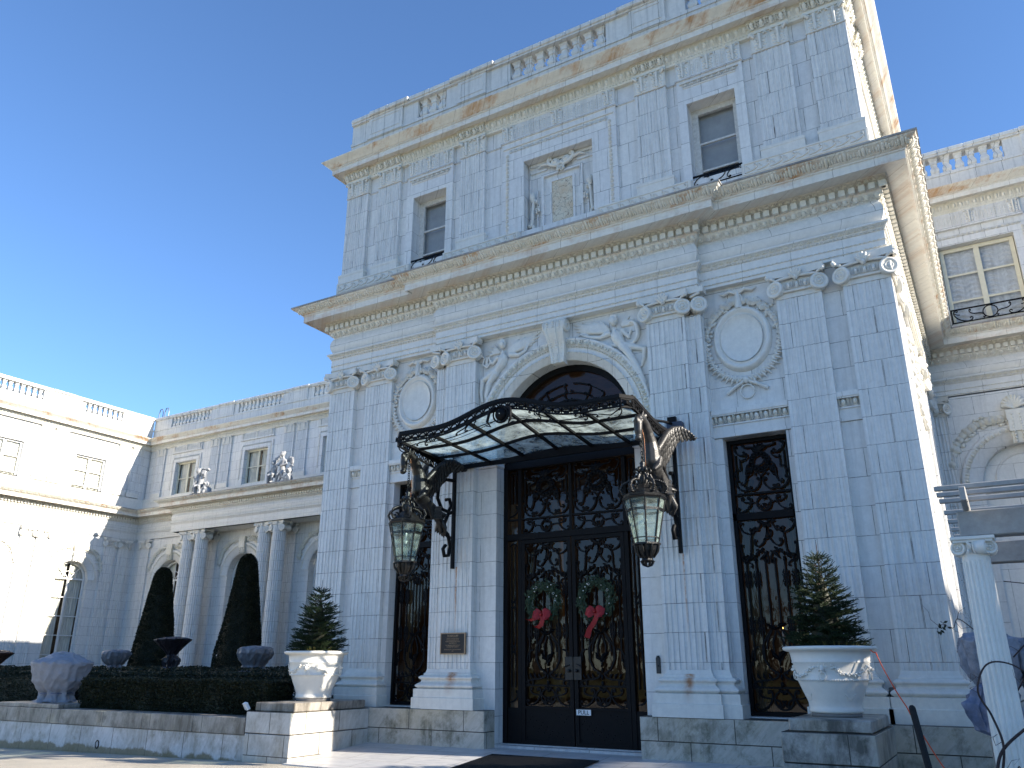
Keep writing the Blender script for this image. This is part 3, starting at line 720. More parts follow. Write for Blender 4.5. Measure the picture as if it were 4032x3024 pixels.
sweep_parts(PL, LIP, PIECES, 'cornice_flashing', M_lip)
def ornament_lower(F, s0, s1, e0, e1, detail=1):
    """carved courses of the lower entablature along one straight run; e0,e1 lengthen the projecting courses to the mitres"""
    m = MB()
    band(m, F, s0-e0*.1, s1+e1*.1, .07, 10.545, .205, p_egg(.205, .115, .035), slope=.5)
    band(m, F, s0-e0*.22, s1+e1*.22, .115, 10.708, .19, p_dent(.19, .135, .10))
    band(m, F, s0-e0*.2, s1+e1*.2, .19, 10.835, .14, p_leaf(.14, .085, .025), slope=.8)
    band(m, F, s0-e0*.8, s1+e1*.8, .775, 11.155, .36, p_leaf(.36, .15, .045), slope=1.15)
    if detail:
        band(m, F, s0-e0*.05, s1+e1*.05, .075, 9.855, .15, p_leaf(.15, .07, .02), slope=.8)
        for p, z in ((.02, 9.44), (.022, 9.588), (.035, 9.79), (.02, 10.478), (.645, 11.058)): band(m, F, s0-e0*p, s1+e1*p, p, z, .085, p_bead(.085, .028, .018))
    return obj(m, 'carved_courses', M_orn, mansion)
ornament_lower(FU(15.8), -7.25, -3.47, 1, -.0); ornament_lower(FU(15.6), -3.47, 3.47, 1, 1); ornament_lower(FU(15.8), 3.47, 7.23, -.0, 1)
ornament_lower(FX(-.73), 15.8, 26.85, 1, -1); ornament_lower(FP(26.85), -.73, 5, -1, 0)
ornament_lower(FP(32.3), -43.4, -30.5, 1, 0, 0); ornament_lower(FX(-48.9), 21, 33.8, 0, -1, 0); ornament_lower(FP(33.8), -48.9, -43.4, -1, -1, 0)
# ---- upper cornice
YA = 15.83
PU = [(-48.85, 8), (-48.85, 33.85), (-15.17, 33.85), (-15.17, YA), (-.77, YA), (-.77, 26.9), (33, 26.9), (33, 4)]
PUP = [(0, 1), (1, 2), (2, 5), (5, 6), (6, 7)]
UB = [(-.1, 15.56), (.0, 15.56), (.015, 15.60), (.02, 15.63), (.06, 15.72), (.095, 15.80), (.10, 15.86), (.10, 15.92)]
UC = [(.05, 15.915), (.325, 15.915), (.325, 15.87), (.36, 15.865), (.36, 16.03), (.39, 16.04), (.39, 16.06)]
UG = [(.39, 16.06), (.43, 16.08), (.48, 16.13), (.56, 16.19), (.61, 16.235), (.62, 16.26), (.60, 16.275)]
UL = [(.60, 16.275), (.3, 16.33), (-.3, 16.40)]
sweep_parts(PU, UB, PUP, 'attic_bed_moulding', M_orn); sweep_parts(PU, UC, PUP, 'attic_cornice', M_corn); sweep_parts(PU, UG, PUP, 'attic_gutter', M_rust); sweep_parts(PU, UL, PUP, 'attic_flashing', M_lip)
def ornament_upper(F, s0, s1, e0, e1, breaks=()):
    m = MB(); cuts = sorted(breaks); pos = s0
    for a, b in list(cuts)+[(s1, s1)]:
        if a-pos > .1: band(m, F, pos, a, .06, 15.745, .20, p_egg(.20, .19, .05), slope=.55)
        if b > a:
            band(m, F, a-.04, b+.04, .12, 15.745, .20, p_egg(.20, .19, .05), slope=.55)
            for z0, z1, p in ((15.56, 15.65, .05), (15.65, 15.72, .065), (15.72, 15.80, .10), (15.80, 15.86, .14), (15.86, 15.912, .155)): m.put(MB_box(F, a-.05, b+.05, 0, p, z0, z1))
        pos = b
    band(m, F, s0-e0*.1, s1+e1*.1, .02, 15.62, .09, p_bead(.09, .03, .02)); band(m, F, s0-e0*.37, s1+e1*.37, .375, 16.05, .075, p_bead(.075, .045, .02))
    return obj(m, 'carved_courses', M_orn, mansion)
def MB_box(F, *a):
    m = MB(F); m.box(*a); return m
APIL = [(2.22, 3.02), (5.15, 5.97), (6.37, 7.19)]
ALLP = sorted([(a, b) for a, b in APIL]+[(-b, -a) for a, b in APIL])
ornament_upper(FU(YA), -7.21, 7.19, 1, 1, ALLP); ornament_upper(FX(-.77), YA, 26.9, 1, -1, [(16.0, 16.7), (17.2, 18.0), (21.8, 22.6), (24, 24.8)])
ornament_upper(FP(26.9), -.77, 5, -1, 0); ornament_upper(FP(33.85), -48.85, -30.5, -1, 0); ornament_upper(FX(-48.85), 21, 33.85, 0, -1)
# ---- attic pilasters, their leaf capitals, bases
def leafcap(w=.8):
    m = MB(); band(m, F0, -w/2, w/2, .012, .25, w/2, p_acanth(w/2, .46, .05)); m.box(-w/2-.02, w/2+.02, -.022, .1, 0, .022); m.box(-w/2-.01, w/2+.01, -.014, .1, .022, .5)
    for sg in (-1, 1): m.tube([(sg*(w/2-.08), -.03, .40), (sg*(w/2+.0), -.075, .48), (sg*(w/2+.04), -.05, .44)], [.03, .045, .03], 6)
    return m
LC = []
def put_leafcap(x, y, z, rz, parent, w):
    if not LC: o = obj(leafcap(), 'capital', M_cap, None, (x, y, z)); LC.append(o)
    else: o = LC[0].copy(); COL.objects.link(o)
    place(o, (x, y, z), rz, parent); o.scale = (w/.8, 1, 1)
ATB = [(.13, 11.35), (.13, 11.9), (.06, 12.20), (.06, 12.38), (.05, 12.385), (.065, 12.42), (.05, 12.46), (.015, 12.47), (.0, 12.50)]
def attic_pilaster(F, s0, s1, sweep=None, z0=12.48):
    m = MB(); shaft(m, F, s0, s1, z0, 15.06, 0, .14, 9, .018); o = obj(m, 'attic_pilaster', M_atpil, mansion)
    rz = atan2(F.n, F.c); x, y, z = F((s0+s1)/2, 0, 15.06); put_leafcap(x, y, z, rz, o, s1-s0)
    b = MB(F)
    for p, z0_, z1_ in ((.06, 12.18, 12.385), (.068, 12.385, 12.45), (.03, 12.45, 12.49)): b.box(s0-p, s1+p, -.1, p, z0_, z1_)
    bo = obj(b, 'pilaster_base', M_cap); bo.parent = o; bo.location = WL[bo.name]-WL[o.name]
for a, b in ALLP: attic_pilaster(FU(YA), a, b)
for y in (16.35, 17.6, 22.2, 24.4): attic_pilaster(FX(-.77), y-.4, y+.4)
m = MB(FA); m.box(-7.15, 7.15, 0, .03, 15.03, 15.075); m.box(-7.20, 7.20, -.05, .06, 11.3, 12.19)
# frames and glyph friezes over the attic openings
for a, b in ((-4.88, -3.29), (3.29, 4.88), (-1.67, 1.67)):
    for q in (a, b-.2): pass
    z0 = 12.19
    hole = {-4.88: (-4.65, -3.50), 3.29: (3.50, 4.65), -1.67: (-1.0, 1.0)}[a]
    m.box(a, hole[0], -.01, .08, z0, 15.06); m.box(hole[1], b, -.01, .08, z0, 15.06); m.box(hole[0], hole[1], -.01, .08, 14.33 if b-a < 2 else 14.29, 15.06)
    m.box(a-.03, b+.03, 0, .12, 15.03, 15.08); m.box(a, b, 0, .09, 15.08, 15.56)
obj(m, 'attic_window_surround', M_attic, mansion)
m = MB()
for a, b in ((-4.88, -3.29), (3.29, 4.88), (-1.67, 1.67)):
    c = (a+b)/2; w = .36
    for x in (a+w/2, c, b-w/2): band(m, FA, x-w/2, x+w/2, .09, 15.31, w, p_acanth(w, .44, .045))
    for x0, x1 in ((a+w, c-w/2), (c+w/2, b-w)): band(m, FA, x0, x1, .09, 15.31, .115, p_glyph(.115, .42, .025))
    if b-a < 2:
        band(m, FA, a+.12, b-.12, .10, 14.86, .16, p_leaf(.16, .09, .03)); m.put(MB_box(FA, a+.08, b-.08, .08, .125, 14.91, 14.94)); m.put(MB_box(FA, a+.16, b-.16, .08, .10, 14.78, 14.81))
    else:
        band(m, FA, a+.22, b-.22, .085, 14.72, .13, p_leaf(.13, .10, .03))
        for s in (a+.17, b-.17):
            F = FA
            for k in range(20): m.put(p_leaf(.10, .10, .028), f=lambda q, p_, z: F(s+z, .085+p_, 14.6-k*.125+q))
        m.put(MB_box(FA, a+.05, b-.05, .08, .11, 14.83, 14.87))
obj(m, 'attic_frieze_ornament', M_cap, mansion)
# wave scroll blocks above the main cornice
for a, b in ((-7.27, -4.64), (-3.48, -1.1), (1.1, 3.48), (4.64, 7.27)):
    m = MB(FU(15.75)); m.box(a, b, -.2, 0, 11.35, 12.18); rect_frame(m, a+.03, b-.03, 11.86, 12.16, .03, 0, .018); o = obj(m, 'scroll_block', M_cap, mansion)
    m = MB(); band(m, FU(15.75), a+.08, b-.08, .0, 12.01, .29, p_wave(.29, .25, .03)); w = obj(m, 'wave_scroll', M_cap); w.parent = o; w.location = WL[w.name]-WL[o.name]
# parapet over the pavilion
b8 = (-1.24, 1.34, 8)
parapet(FU(15.82), -7.2, 7.2, [(-4.46, -3.78, 3), b8, (3.86, 4.52, 3)], panels=[(-6.5, -5.2), (-3.16, -2.2), (2.2, 3.16), (5.2, 6.5)])
parapet(FX(-.76), 15.92, 26.9, [(19.2, 21.7, 8)])
parapet(FW(-15.17), -33.6, -15.95, [])
M_roofblock = simple('roof_block_grey', (.16, .16, .16), .9)
for q in ((-15.1, -.83, 15.9, 27, 16.36, 16.40), (-15.1, -.83, 15.97, 27, 11.36, 11.40), (-60, -15.2, 33.9, 45, 16.36, 16.4), (-60, -49, 8, 33.8, 16.36, 16.4), (-.8, 33, 27.1, 40, 16.36, 16.4), (33.1, 45, 4, 40, 16.30, 16.34)):  # unseen roof slabs added to keep sunlight out of the hollow blocks
    m = MB(); m.box(*q); obj(m, 'roof_light_block', M_roofblock, mansion)
# ---- attic windows
for sg in (-1, 1):
    a, b = sorted((CX+sg*3.50, CX+sg*4.65))
    w = window(FP(16.24), a, b, 12.02, 14.33, 0, 1, 3, M_frame, .15, .05, bz=[13.35, 12.60], curtain=(12.66, M_blind), name='attic_window')
    m = MB(FP(15.86)); m.box(a, b, -.03, .0, 12.26, 12.30); m.box(a, b, -.02, .0, 11.98, 12.01)
    for i in range(3): m.tube(flat(at(T_C if i % 2 else rot_tmpl(T_C, pi), a+.2+.38*i, 12.14, .34, .22)), .012, 4)
    r = obj(m, 'window_railing', M_iron); r.parent = w; r.location = WL[r.name]-WL[w.name]
    dark_room(FP(16.24), a-.1, b+.1, 11.9, 14.5, -1.6, -.12, M_roomfl, 'attic_room')
# ---- carved centre panel with the breccia slab
m = MB(FU(16.16)); m.quad((-1.05, 0, 11.7), (1.05, 0, 11.7), (1.05, 0, 14.35), (-1.05, 0, 14.35))
rect_frame(m, -.36, .36, 12.30, 13.64, .06, 0, .05); rect_frame(m, -.60, .60, 12.12, 13.86, .07, 0, .075)
m.box(-.95, .95, 0, .03, 14.05, 14.10); m.box(-.98, .98, 0, .05, 14.2, 14.28)
for sg in (-1, 1):
    m.box(min(sg*.70, sg*.75), max(sg*.70, sg*.75), 0, .05, 12.0, 13.45); m.box(min(sg*.45, sg*.95), max(sg*.45, sg*.95), 0, .045, 14.0, 14.05); m.box(min(sg*.93, sg*.97), max(sg*.93, sg*.97), 0, .04, 12.0, 14.2)
pan = obj(m, 'carved_panel', M_attic, mansion)
m = MB(FU(16.16)); m.box(-.32, .32, .0, .03, 12.34, 13.60); s = obj(m, 'marble_slab', M_slab); s.parent = pan; s.location = WL[s.name]-WL[pan.name]
m = MB(FU(16.11))
for sg in (-1, 1):
    m.tube([(a, .06, b) for a, b in at(T_C, sg*.20, 14.12, .34, .26, sg, 1)], .05, 6); m.lathe([(.02, .12), (.06, .10), (.11, .06), (.13, 0)], 12, (sg*.17, .02, 14.10), 'y')
    m.tube([(sg*.3, .04, 14.1), (sg*.55, .06, 14.14), (sg*.7, .03, 14.09)], [.05, .04, .02], 6)
    m.tube([(a, .06, b) for a, b in at(rot_tmpl(T_S, pi/2), sg*.84, 12.75, .2, .75, sg, 1)], .045, 6); m.tube([(sg*.84, .05, 13.1), (sg*.82, .10, 13.22), (sg*.84, .05, 13.35)], [.05, .085, .05], 7)
    m.tube([(sg*.84, .04, 12.4), (sg*.80, .04, 12.15), (sg*.84, .03, 12.0)], [.05, .04, .02], 6)
    for k in range(9): m.ball((sg*(.68+.05*cos(k*2.1)), .06, 12.85+.10*sin(k*1.7)), .038, 3, 6)
for k in range(12): m.ball((.09*cos(k*2.4), .07, 13.95-.012*k), .042, 3, 6)
s = obj(m, 'panel_scrollwork', M_cap); s.parent = pan; s.location = WL[s.name]-WL[pan.name]
# ---- heads of the flanking windows and the strips between the paired pilasters
for sg in (-1, 1):
    for a, b in (sorted((sg*3.36, sg*5.03)), sorted((sg*5.93, sg*6.36))):
        m = MB(FE); o_ = MB(); m.box(a, b, 0, .04, 6.03, 6.10); m.box(a, b, 0, .02, 6.10, 6.28); m.box(a, b, 0, .05, 6.28, 6.31); m.box(a, b, 0, .11, 6.47, 6.50); m.box(a, b, 0, .13, 6.50, 6.60)
        band(o_, FE, a, b, .05, 6.39, .19, p_egg(.19, .16, .06), slope=.35)
        wh = obj(m, 'window_head', M_plain, mansion); eo = obj(o_, 'carved_courses', M_orn); eo.parent = wh; eo.location = WL[eo.name]-WL[wh.name]
# ---- oval niches with garlands
def rose(m, s, z, r, p=.075):
    m.lathe([(.01, .75*r), (.3*r, .8*r), (.34*r, .6*r), (.55*r, .75*r), (.62*r, .45*r), (.85*r, .5*r), (r, .1*r), (.9*r, -.3*r)], 9, (s, p, z), 'y')
for sg in (-1, 1):
    c = sg*4.24; zc = 8.12
    m = MB(FE)
    prof = [(.43, -.02), (.435, .05), (.46, .07), (.47, .05), (.49, .055), (.53, .12), (.57, .11), (.60, .06), (.62, 0)]
    n = 40; m.grid([[(c+r*cos(2*pi*i/n), h, zc+1.2*r*sin(2*pi*i/n)) for i in range(n)] for r, h in prof], False, True)
    o = obj(m, 'oval_niche', M_relief, mansion)
    d = MB(FE); d.grid([[(c+r*cos(2*pi*i/n), .028-h, zc+1.2*r*sin(2*pi*i/n)) for i in range(n)] for r, h in ((.44, -.055), (.40, -.03), (.34, -.01), (.25, .005), (.1, .014), (.01, .016))], False, True); d = obj(d, 'niche_dish', M_relief); d.parent = o; d.location = WL[d.name]-WL[o.name]
    g = MB(FE); random.seed(11)
    for side in (-1, 1):
        for k in range(15):                           # flowers down each shoulder
            t = k/14; a = radians(88-t*82); R = .74+.03*random.uniform(-1, 1)
            rose(g, c+side*R*cos(a)*1.0, zc+1.15*R*sin(a), .085*(1-.35*t)*random.uniform(.8, 1.15), .05)
            for q in range(2):
                b = random.uniform(0, 6.28); g.ball((c+side*R*cos(a)+.10*cos(b), .03, zc+1.15*R*sin(a)+.10*sin(b)), (.05, .03, .04), 3, 5)
        for k in range(13):                           # laurel from the bottom
            a = radians(-88+k*7.2); R = .70
            x, z = c+side*R*cos(a), zc+1.2*R*sin(a); b = radians(-88+k*7.2+62)
            for dd, L in ((0, .24), (26, .2), (-30, .16)):
                b2 = b+radians(dd-45); g.tube([(x, .04, z), (x+side*L*.55*cos(b2), .075, z+L*.55*sin(b2)), (x+side*L*cos(b2), .03, z+L*sin(b2))], [.012, .03, .006], 5)
        g.tube([(c+side*.04, .05, zc-.92), (c-side*.22, .06, zc-1.05), (c-side*.42, .04, zc-1.18)], [.03, .04, .045], 6)   # crossed stems
        g.tube([(c+side*.03, .06, zc+1.02), (c+side*.16, .08, zc+1.10), (c+side*.30, .06, zc+1.05), (c+side*.40, .05, zc+1.10)], [.02, .05, .04, .012], 5)   # ribbon
        g.tube([(c+side*.05, .06, zc+1.0), (c+side*.10, .07, zc+.8)], [.02, .045], 5)
    g.tube([(c, .07, zc+1.08), (c, .09, zc+.90), (c, .06, zc+.68)], [.03, .06, .09], 7)
    for k in range(5): g.tube([(c, .07, zc+1.0), (c+.05*(k-2), .08, zc+1.12)], [.02, .03], 5)
    g.tube([(c+.14*cos(t), .04, zc-1.18+.15*sin(t)) for t in [2*pi*i/14 for i in range(15)]], .02, 5); g.ball((c, .07, zc-.93), (.07, .05, .09), 4, 7)
    go = obj(g, 'garland', M_cap); go.parent = o; go.location = WL[go.name]-WL[o.name]
# ---- archivolt, keystone
zc = 6.64; m = MB(FC); n = 40
prof = [(1.74, -.02), (1.74, .03), (1.90, .03), (1.905, .05), (1.935, .05), (1.94, .04), (2.06, .045), (2.065, .06), (2.10, .07), (2.21, .115), (2.245, .13), (2.26, .12), (2.265, 0)]
m.grid([[(r*cos(pi*i/n), h, zc+r*sin(pi*i/n)) for i in range(n+1)] for r, h in prof]); ao = obj(m, 'archivolt', M_wall, mansion)
m = MB(); arcband(m, FC, 0, zc, 2.15, 0, pi, .185, p_egg(.17, .12, .045), .095); arcband(m, FC, 0, zc, 1.92, 0, pi, .10, p_bead(.10, .03, .02), .055); arcband(m, FC, 0, zc, 2.05, 0, pi, .07, p_bead(.06, .03, .02), .06)
oo = obj(m, 'carved_courses', M_orn); oo.parent = ao; oo.location = WL[oo.name]-WL[ao.name]
m = MB(FC)
rows = []
for w, p, z in ((.16, .05, 8.28), (.165, .16, 8.30), (.17, .17, 8.40), (.19, .17, 8.55), (.205, .20, 8.7), (.22, .27, 8.85), (.24, .33, 9.0), (.255, .36, 9.12), (.265, .35, 9.25), (.27, .28, 9.34), (.27, .10, 9.36)):
    rows.append([(-w, -.05, z), (-w, p, z), (-w*.75, p, z), (-w*.7, p-.02, z), (-w*.25, p-.02, z), (-w*.2, p+.01, z), (w*.2, p+.01, z), (w*.25, p-.02, z), (w*.7, p-.02, z), (w*.75, p, z), (w, p, z), (w, -.05, z)])
m.grid(rows, smooth=False)
for sg in (-1, 1):
    m.lathe([(.02, .03), (.05, .03), (.06, .005), (.09, .005), (.11, .03), (.16, .02), (.165, -.02)], 14, (sg*.275, .21, 9.18), 'x') if sg > 0 else m.lathe([(.02, -.03), (.05, -.03), (.06, -.005), (.09, -.005), (.11, -.03), (.16, -.02), (.165, .02)], 14, (sg*.275, .21, 9.18), 'x')
for k in range(16):
    z = 8.36+k*.06; p = .17+max(0, (z-8.6))*.34 if z < 9.12 else .36
    for x in (-.12, .12): m.ball((x*(1+.03*k), p-.02, z), (.035, .025, .03), 3, 6)
    m.ball((0, p+.01, z), (.03, .025, .028), 3, 6)
obj(m, 'keystone', M_cap, mansion)
# ------------------------------------------------------------------ wrought iron
def pl(m, pts, r=.015, p=0, n=4): m.tube(flat(pts, p), r*1.38, n, smooth=False)
def leaf_iron(m, s, z, a, L, r=.03):
    r *= 1.4; L *= 1.15
    m.tube([(s, 0, z), (s+.5*L*cos(a)-.12*L*sin(a), .015, z+.5*L*sin(a)+.12*L*cos(a)), (s+L*cos(a), 0, z+L*sin(a))], [r*.5, r, r*.2], 5)
def medallion(m, cx, cz, r):
    pl(m, ring(cx, cz, r, r, 22)+[(cx+r, cz)], .017); pl(m, ring(cx, cz, r*.62, r*.62, 16)+[(cx+r*.62, cz)], .010)
    for k in range(14):
        a = 2*pi*k/14; m.ball((cx+.82*r*cos(a), .005, cz+.82*r*sin(a)), .045*r/.2, 3, 5)
    pl(m, at(T_H, cx, cz, r*1.0, r*.9), .016)
def scroll_panel(m, w, z0, z1, r=.017, sc=1):
    """a square panel with a crowned medallion between scrolls"""
    h = z1-z0; R = min(w, h)*.20; cz = z0+h*.60
    medallion(m, 0, cz, R)
    for k in range(5): leaf_iron(m, 0, cz+R, pi/2+(k-2)*.5, .16*h, .035)
    for sg in (-1, 1):
        pl(m, at(T_C, sg*w*.36, z1-.13*h, .2*w, .22*h, sg, 1), r); pl(m, at(T_C, sg*w*.37, z0+.15*h, .22*w, .24*h, sg, 1), r)
        pl(m, at(rot_tmpl(T_S, pi/2), sg*w*.27, z0+.36*h, .22*w, .42*h, sg, 1), r); pl(m, at(T_C, sg*w*.13, z0+.15*h, .2*w, .24*h, -sg, 1), r)
        pl(m, [(sg*w*.45, z1-.2*h), (sg*w*.45, z0+.28*h)], r*.8); pl(m, [(sg*w*.14, z0+.035), (sg*w*.30, z0+.035), (sg*w*.30, z0+.12*h)], r*.7)
        pl(m, at(T_H, sg*w*.30, z0+.72*h, .16*w, .14*h, -sg, 1), r*.8); pl(m, [(sg*w*.365, z0+.70*h), (sg*w*.365, z0+.45*h)], r*.8)
        for k in range(3): leaf_iron(m, sg*w*.27, z0+(.30+.07*k)*h, (pi if sg > 0 else 0)-sg*.6, .09, .02)
    for sg in (-1, 1):
        pl(m, at(T_S, sg*w*.17, z1-.09*h, .26*w, .13*h, sg, 1), r*.9); pl(m, at(T_H, sg*w*.44, z0+.40*h, .10*w, .14*h, sg, -1), r*.8); pl(m, at(T_C, sg*w*.06, z0+.30*h, .12*w, .16*h, -sg, -1), r*.8)
        for k in range(3): leaf_iron(m, sg*R*.9, cz-R*.6, -pi/2+sg*(.2+.5*k), .12*h, .03)
def scroll_band(m, w, z0, z1, r=.016):
    h = z1-z0; cz = (z0+z1)/2
    pl(m, ring(0, cz-.02*h, h*.42, h*.42, 18)+[(h*.42, cz-.02*h)], r); pl(m, at(T_C, -h*.14, cz-.2*h, .24*h, .3*h, 1, 1), r*.8); pl(m, at(T_C, h*.14, cz-.2*h, .24*h, .3*h, -1, 1), r*.8)
    for sg in (-1, 1):
        pl(m, at(T_C, sg*(w/2-.46*h), cz-.03*h, .84*h, .86*h, -sg, 1), r); pl(m, at(T_S, sg*(w/4-.02), cz+.02, .34*w, .7*h, sg, 1), r*.9)
        leaf_iron(m, sg*.2*h, z1-.05*h, -pi/2-sg*.8, .3*h, .025)
def collar(m, s, z):
    pl(m, ring(s, z, .045, .055, 10)+[(s+.045, z)], .013)
    for sg in (-1, 1):
        for k in (-1, 1): m.tube([(s, 0, z+k*.05), (s+sg*.05, .01, z+k*.10), (s+sg*.03, 0, z+k*.17)], [.015, .022, .008], 4); m.tube([(s+sg*.04, 0, z), (s+sg*.06, .01, z+k*.06), (s+sg*.03, 0, z+k*.1)], [.01, .018, .006], 4)
def bar_panel(m, w, z0, z1, r=.016, nb=6):
    """long bars under a scrolled head, over a lyre and a scrolled foot"""
    h = z1-z0; zt = z1-.95; zb = z0+1.55
    for sg in (-1, 1):
        pl(m, at(T_C, sg*w*.36, z1-.15, .26*w, .24, sg, 1), r); pl(m, at(rot_tmpl(T_S, pi/2), sg*w*.30, z1-.46, .30*w, .62, sg, 1), r); pl(m, at(T_C, sg*w*.12, z1-.30, .24*w, .44, -sg, 1), r)
        pl(m, at(T_H, sg*w*.12, z1-.72, .2*w, .26, -sg, -1), r); pl(m, at(T_C, sg*w*.43, z1-.62, .12*w, .3, sg, 1), r)
        leaf_iron(m, 0, z1-.1, pi/2+sg*.9, .16, .03); leaf_iron(m, sg*.03, z1-.62, -pi/2+sg*.8, .2, .03)
    pl(m, at(T_H, 0, z1-.30, .16, .18), r)
    for sg in (-1, 1):
        pl(m, at(T_C, sg*w*.20, z1-.12, .2*w, .2, -sg, 1), r*.9); pl(m, at(T_S, sg*w*.40, z1-.82, .16*w, .2, sg, 1), r*.9)
        for k in range(4): leaf_iron(m, sg*w*(.10+.09*k), z1-.55-.06*k, -pi/2+sg*.6, .12, .026)
    xs = [w*(-.5+(i+.5)/nb) for i in range(nb)]
    for i, x in enumerate(xs):
        inner = abs(x) < w*.2
        pl(m, [(x, zt+.12+(.1 if not inner else 0)), (x, zb-.1 if inner else zb-.65)], r*.9)
        if inner:
            sg = 1 if x > 0 else -1; pl(m, [(x, zb-.1), (x+sg*.10, zb-.28), (x+sg*.13, zb-.45)], r*.9)
        if abs(x) > w*.12:
            for zz in (zb+.85, zb-.02): collar(m, x if abs(x) < .4*w else x*.98, zz)
        m.ball((x, 0, zt+.16), (.03, .03, .05), 4, 6)
    cz = z0+1.02
    for sg in (-1, 1):
        pl(m, [(sg*.03, cz+.52), (sg*.15*w, cz+.36), (sg*.27*w, cz+.16), (sg*.27*w, cz-.06), (sg*.18*w, cz-.26), (sg*.03, cz-.36)], r)
        pl(m, [(sg*.02, cz+.42), (sg*.09*w, cz+.2), (sg*.08*w, cz), (sg*.02, cz-.12)], r)
        pl(m, at(rot_tmpl(T_S, 0), sg*w*.27, cz-.47, .44*w, .28, sg, -1), r*1.1); pl(m, at(T_C, sg*w*.42, cz-.38, .16*w, .46, sg, 1), r); pl(m, at(T_H, sg*w*.40, cz+.0, .14*w, .26, sg, -1), r)
        for k in range(3): leaf_iron(m, sg*w*(.16+.1*k), cz-.45, pi/2-sg*.5, .10, .022); leaf_iron(m, 0, cz-.1, pi/2+sg*.7, .2, .035); leaf_iron(m, 0, cz+.45, pi/2+sg*1.1, .18, .03)
    for k in range(5): m.ball((0, .01, cz-.55+.13*k), (.035-.004*k, .03, .06), 4, 6)
    pl(m, [(-w/2, z0+.42), (w/2, z0+.42)], .018)
    mm = MB(); scroll_band(mm, w, z0+.01, z0+.41); m.put(mm)
def lunette(m, R, r=.015):
    for q in (.80, .66, .40):
        for a0, a1 in ((8, 40), (48, 84), (96, 132), (140, 172)):
            if q == .40 and a0 in (8, 140): continue
            pl(m, [(q*R*cos(radians(a0+(a1-a0)*i/8)), q*R*sin(radians(a0+(a1-a0)*i/8))) for i in range(9)], r)
    pl(m, [(.55*R*cos(pi*i/20), .55*R*sin(pi*i/20)) for i in range(21)], r*1.2)
    for a in (28, 44, 62, 90, 118, 136, 152):
        for q in (.73, .60):
            c = (q*R*cos(radians(a)), q*R*sin(radians(a)))
            M = [(x*cos(radians(a-90))-z*sin(radians(a-90)), x*sin(radians(a-90))+z*cos(radians(a-90))) for x, z in at(rot_tmpl(T_S, pi/2) if a != 90 else T_C, 0, 0, .12*R, .16*R, 1 if a < 90 else -1)]
            pl(m, [(c[0]+x, c[1]+z) for x, z in M], r)
    for sg in (-1, 1):
        pl(m, at(T_C, sg*.13*R, .26*R, .26*R, .40*R, -sg, 1), r*1.1); pl(m, at(T_S, sg*.40*R, .20*R, .3*R, .24*R, sg, 1), r)
        for k in range(5): leaf_iron(m, 0, .42*R, pi/2+sg*k*.35, .13*R, .03)
    for k in range(10): m.ball((.17*R*cos(2*pi*k/10), 0, .22*R+.17*R*sin(2*pi*k/10)), .045*R/1.74*1.3, 3, 5)

# ---- flanking windows with iron grilles
for sg in (-1, 1):
    a, b = sorted((CX+sg*3.64, CX+sg*4.89)); c = (a+b)/2; F = Frame(c, 16.24); w = b-a
    m = MB(F); rect_frame(m, -w/2, w/2, .73, 6.01, .07, -.05, .05); m.box(-w/2, w/2, -.04, .05, 4.36, 4.50); m.box(-w/2, w/2, -.03, .035, 4.86, 4.90)
    o = obj(m, 'grille_window', M_iron, mansion)
    g = MB(); scroll_panel(g, w-.16, 4.92, 5.93); scroll_band(g, w-.16, 4.51, 4.85); bar_panel(g, w-.15, .80, 4.35)
    gm = MB(F); gm.put(g); gg = obj(gm, 'scrollwork', M_iron); gg.parent = o; gg.location = WL[gg.name]-WL[o.name]
    g = MB(F); g.quad((-w/2, -.06, .75), (w/2, -.06, .75), (w/2, -.06, 6.0), (-w/2, -.06, 6.0)); pg = obj(g, 'pane', M_glass); pg.parent = o; pg.location = WL[pg.name]-WL[o.name]
    g = MB(F)
    for s0, s1 in ((-w/2, -w/2+.26), (w/2-.30, w/2)):
        g.grid([[(s0+(s1-s0)*i/12, -.45+.04*sin(i*2.2), z) for i in range(13)] for z in (.75, 6)])
    cu = obj(g, 'curtain', _curtain('dark_gold_curtain', (.14, .09, .045))); cu.parent = o; cu.location = WL[cu.name]-WL[o.name]
    # a candle lamp standing in the window
    g = MB(F); g.lathe([(.06, 1.95), (.03, 1.98), (.016, 2.0), (.016, 2.24), (.004, 2.25)], 8, (.03, -.33, .0)); ca = obj(g, 'window_candle', M_whitefr); ca.parent = o; ca.location = WL[ca.name]-WL[o.name]
    em = bpy.data.materials.get('candle_bulb')
    if not em:
        em = bpy.data.materials.new('candle_bulb'); em.use_nodes = True; q = em.node_tree.nodes['Principled BSDF']; q.inputs['Emission Color'].default_value = (1, .45, .12, 1); q.inputs['Emission Strength'].default_value = 5
    g = MB(F); g.ball((.03, -.33, 2.285), (.016, .016, .035), 4, 6); cb = sub(MB(), 'candle_bulb', em, ca); bpy.data.objects.remove(cb)
    cb = obj(g, 'candle_bulb', em); cb.parent = ca; cb.location = WL[cb.name]-WL[ca.name]
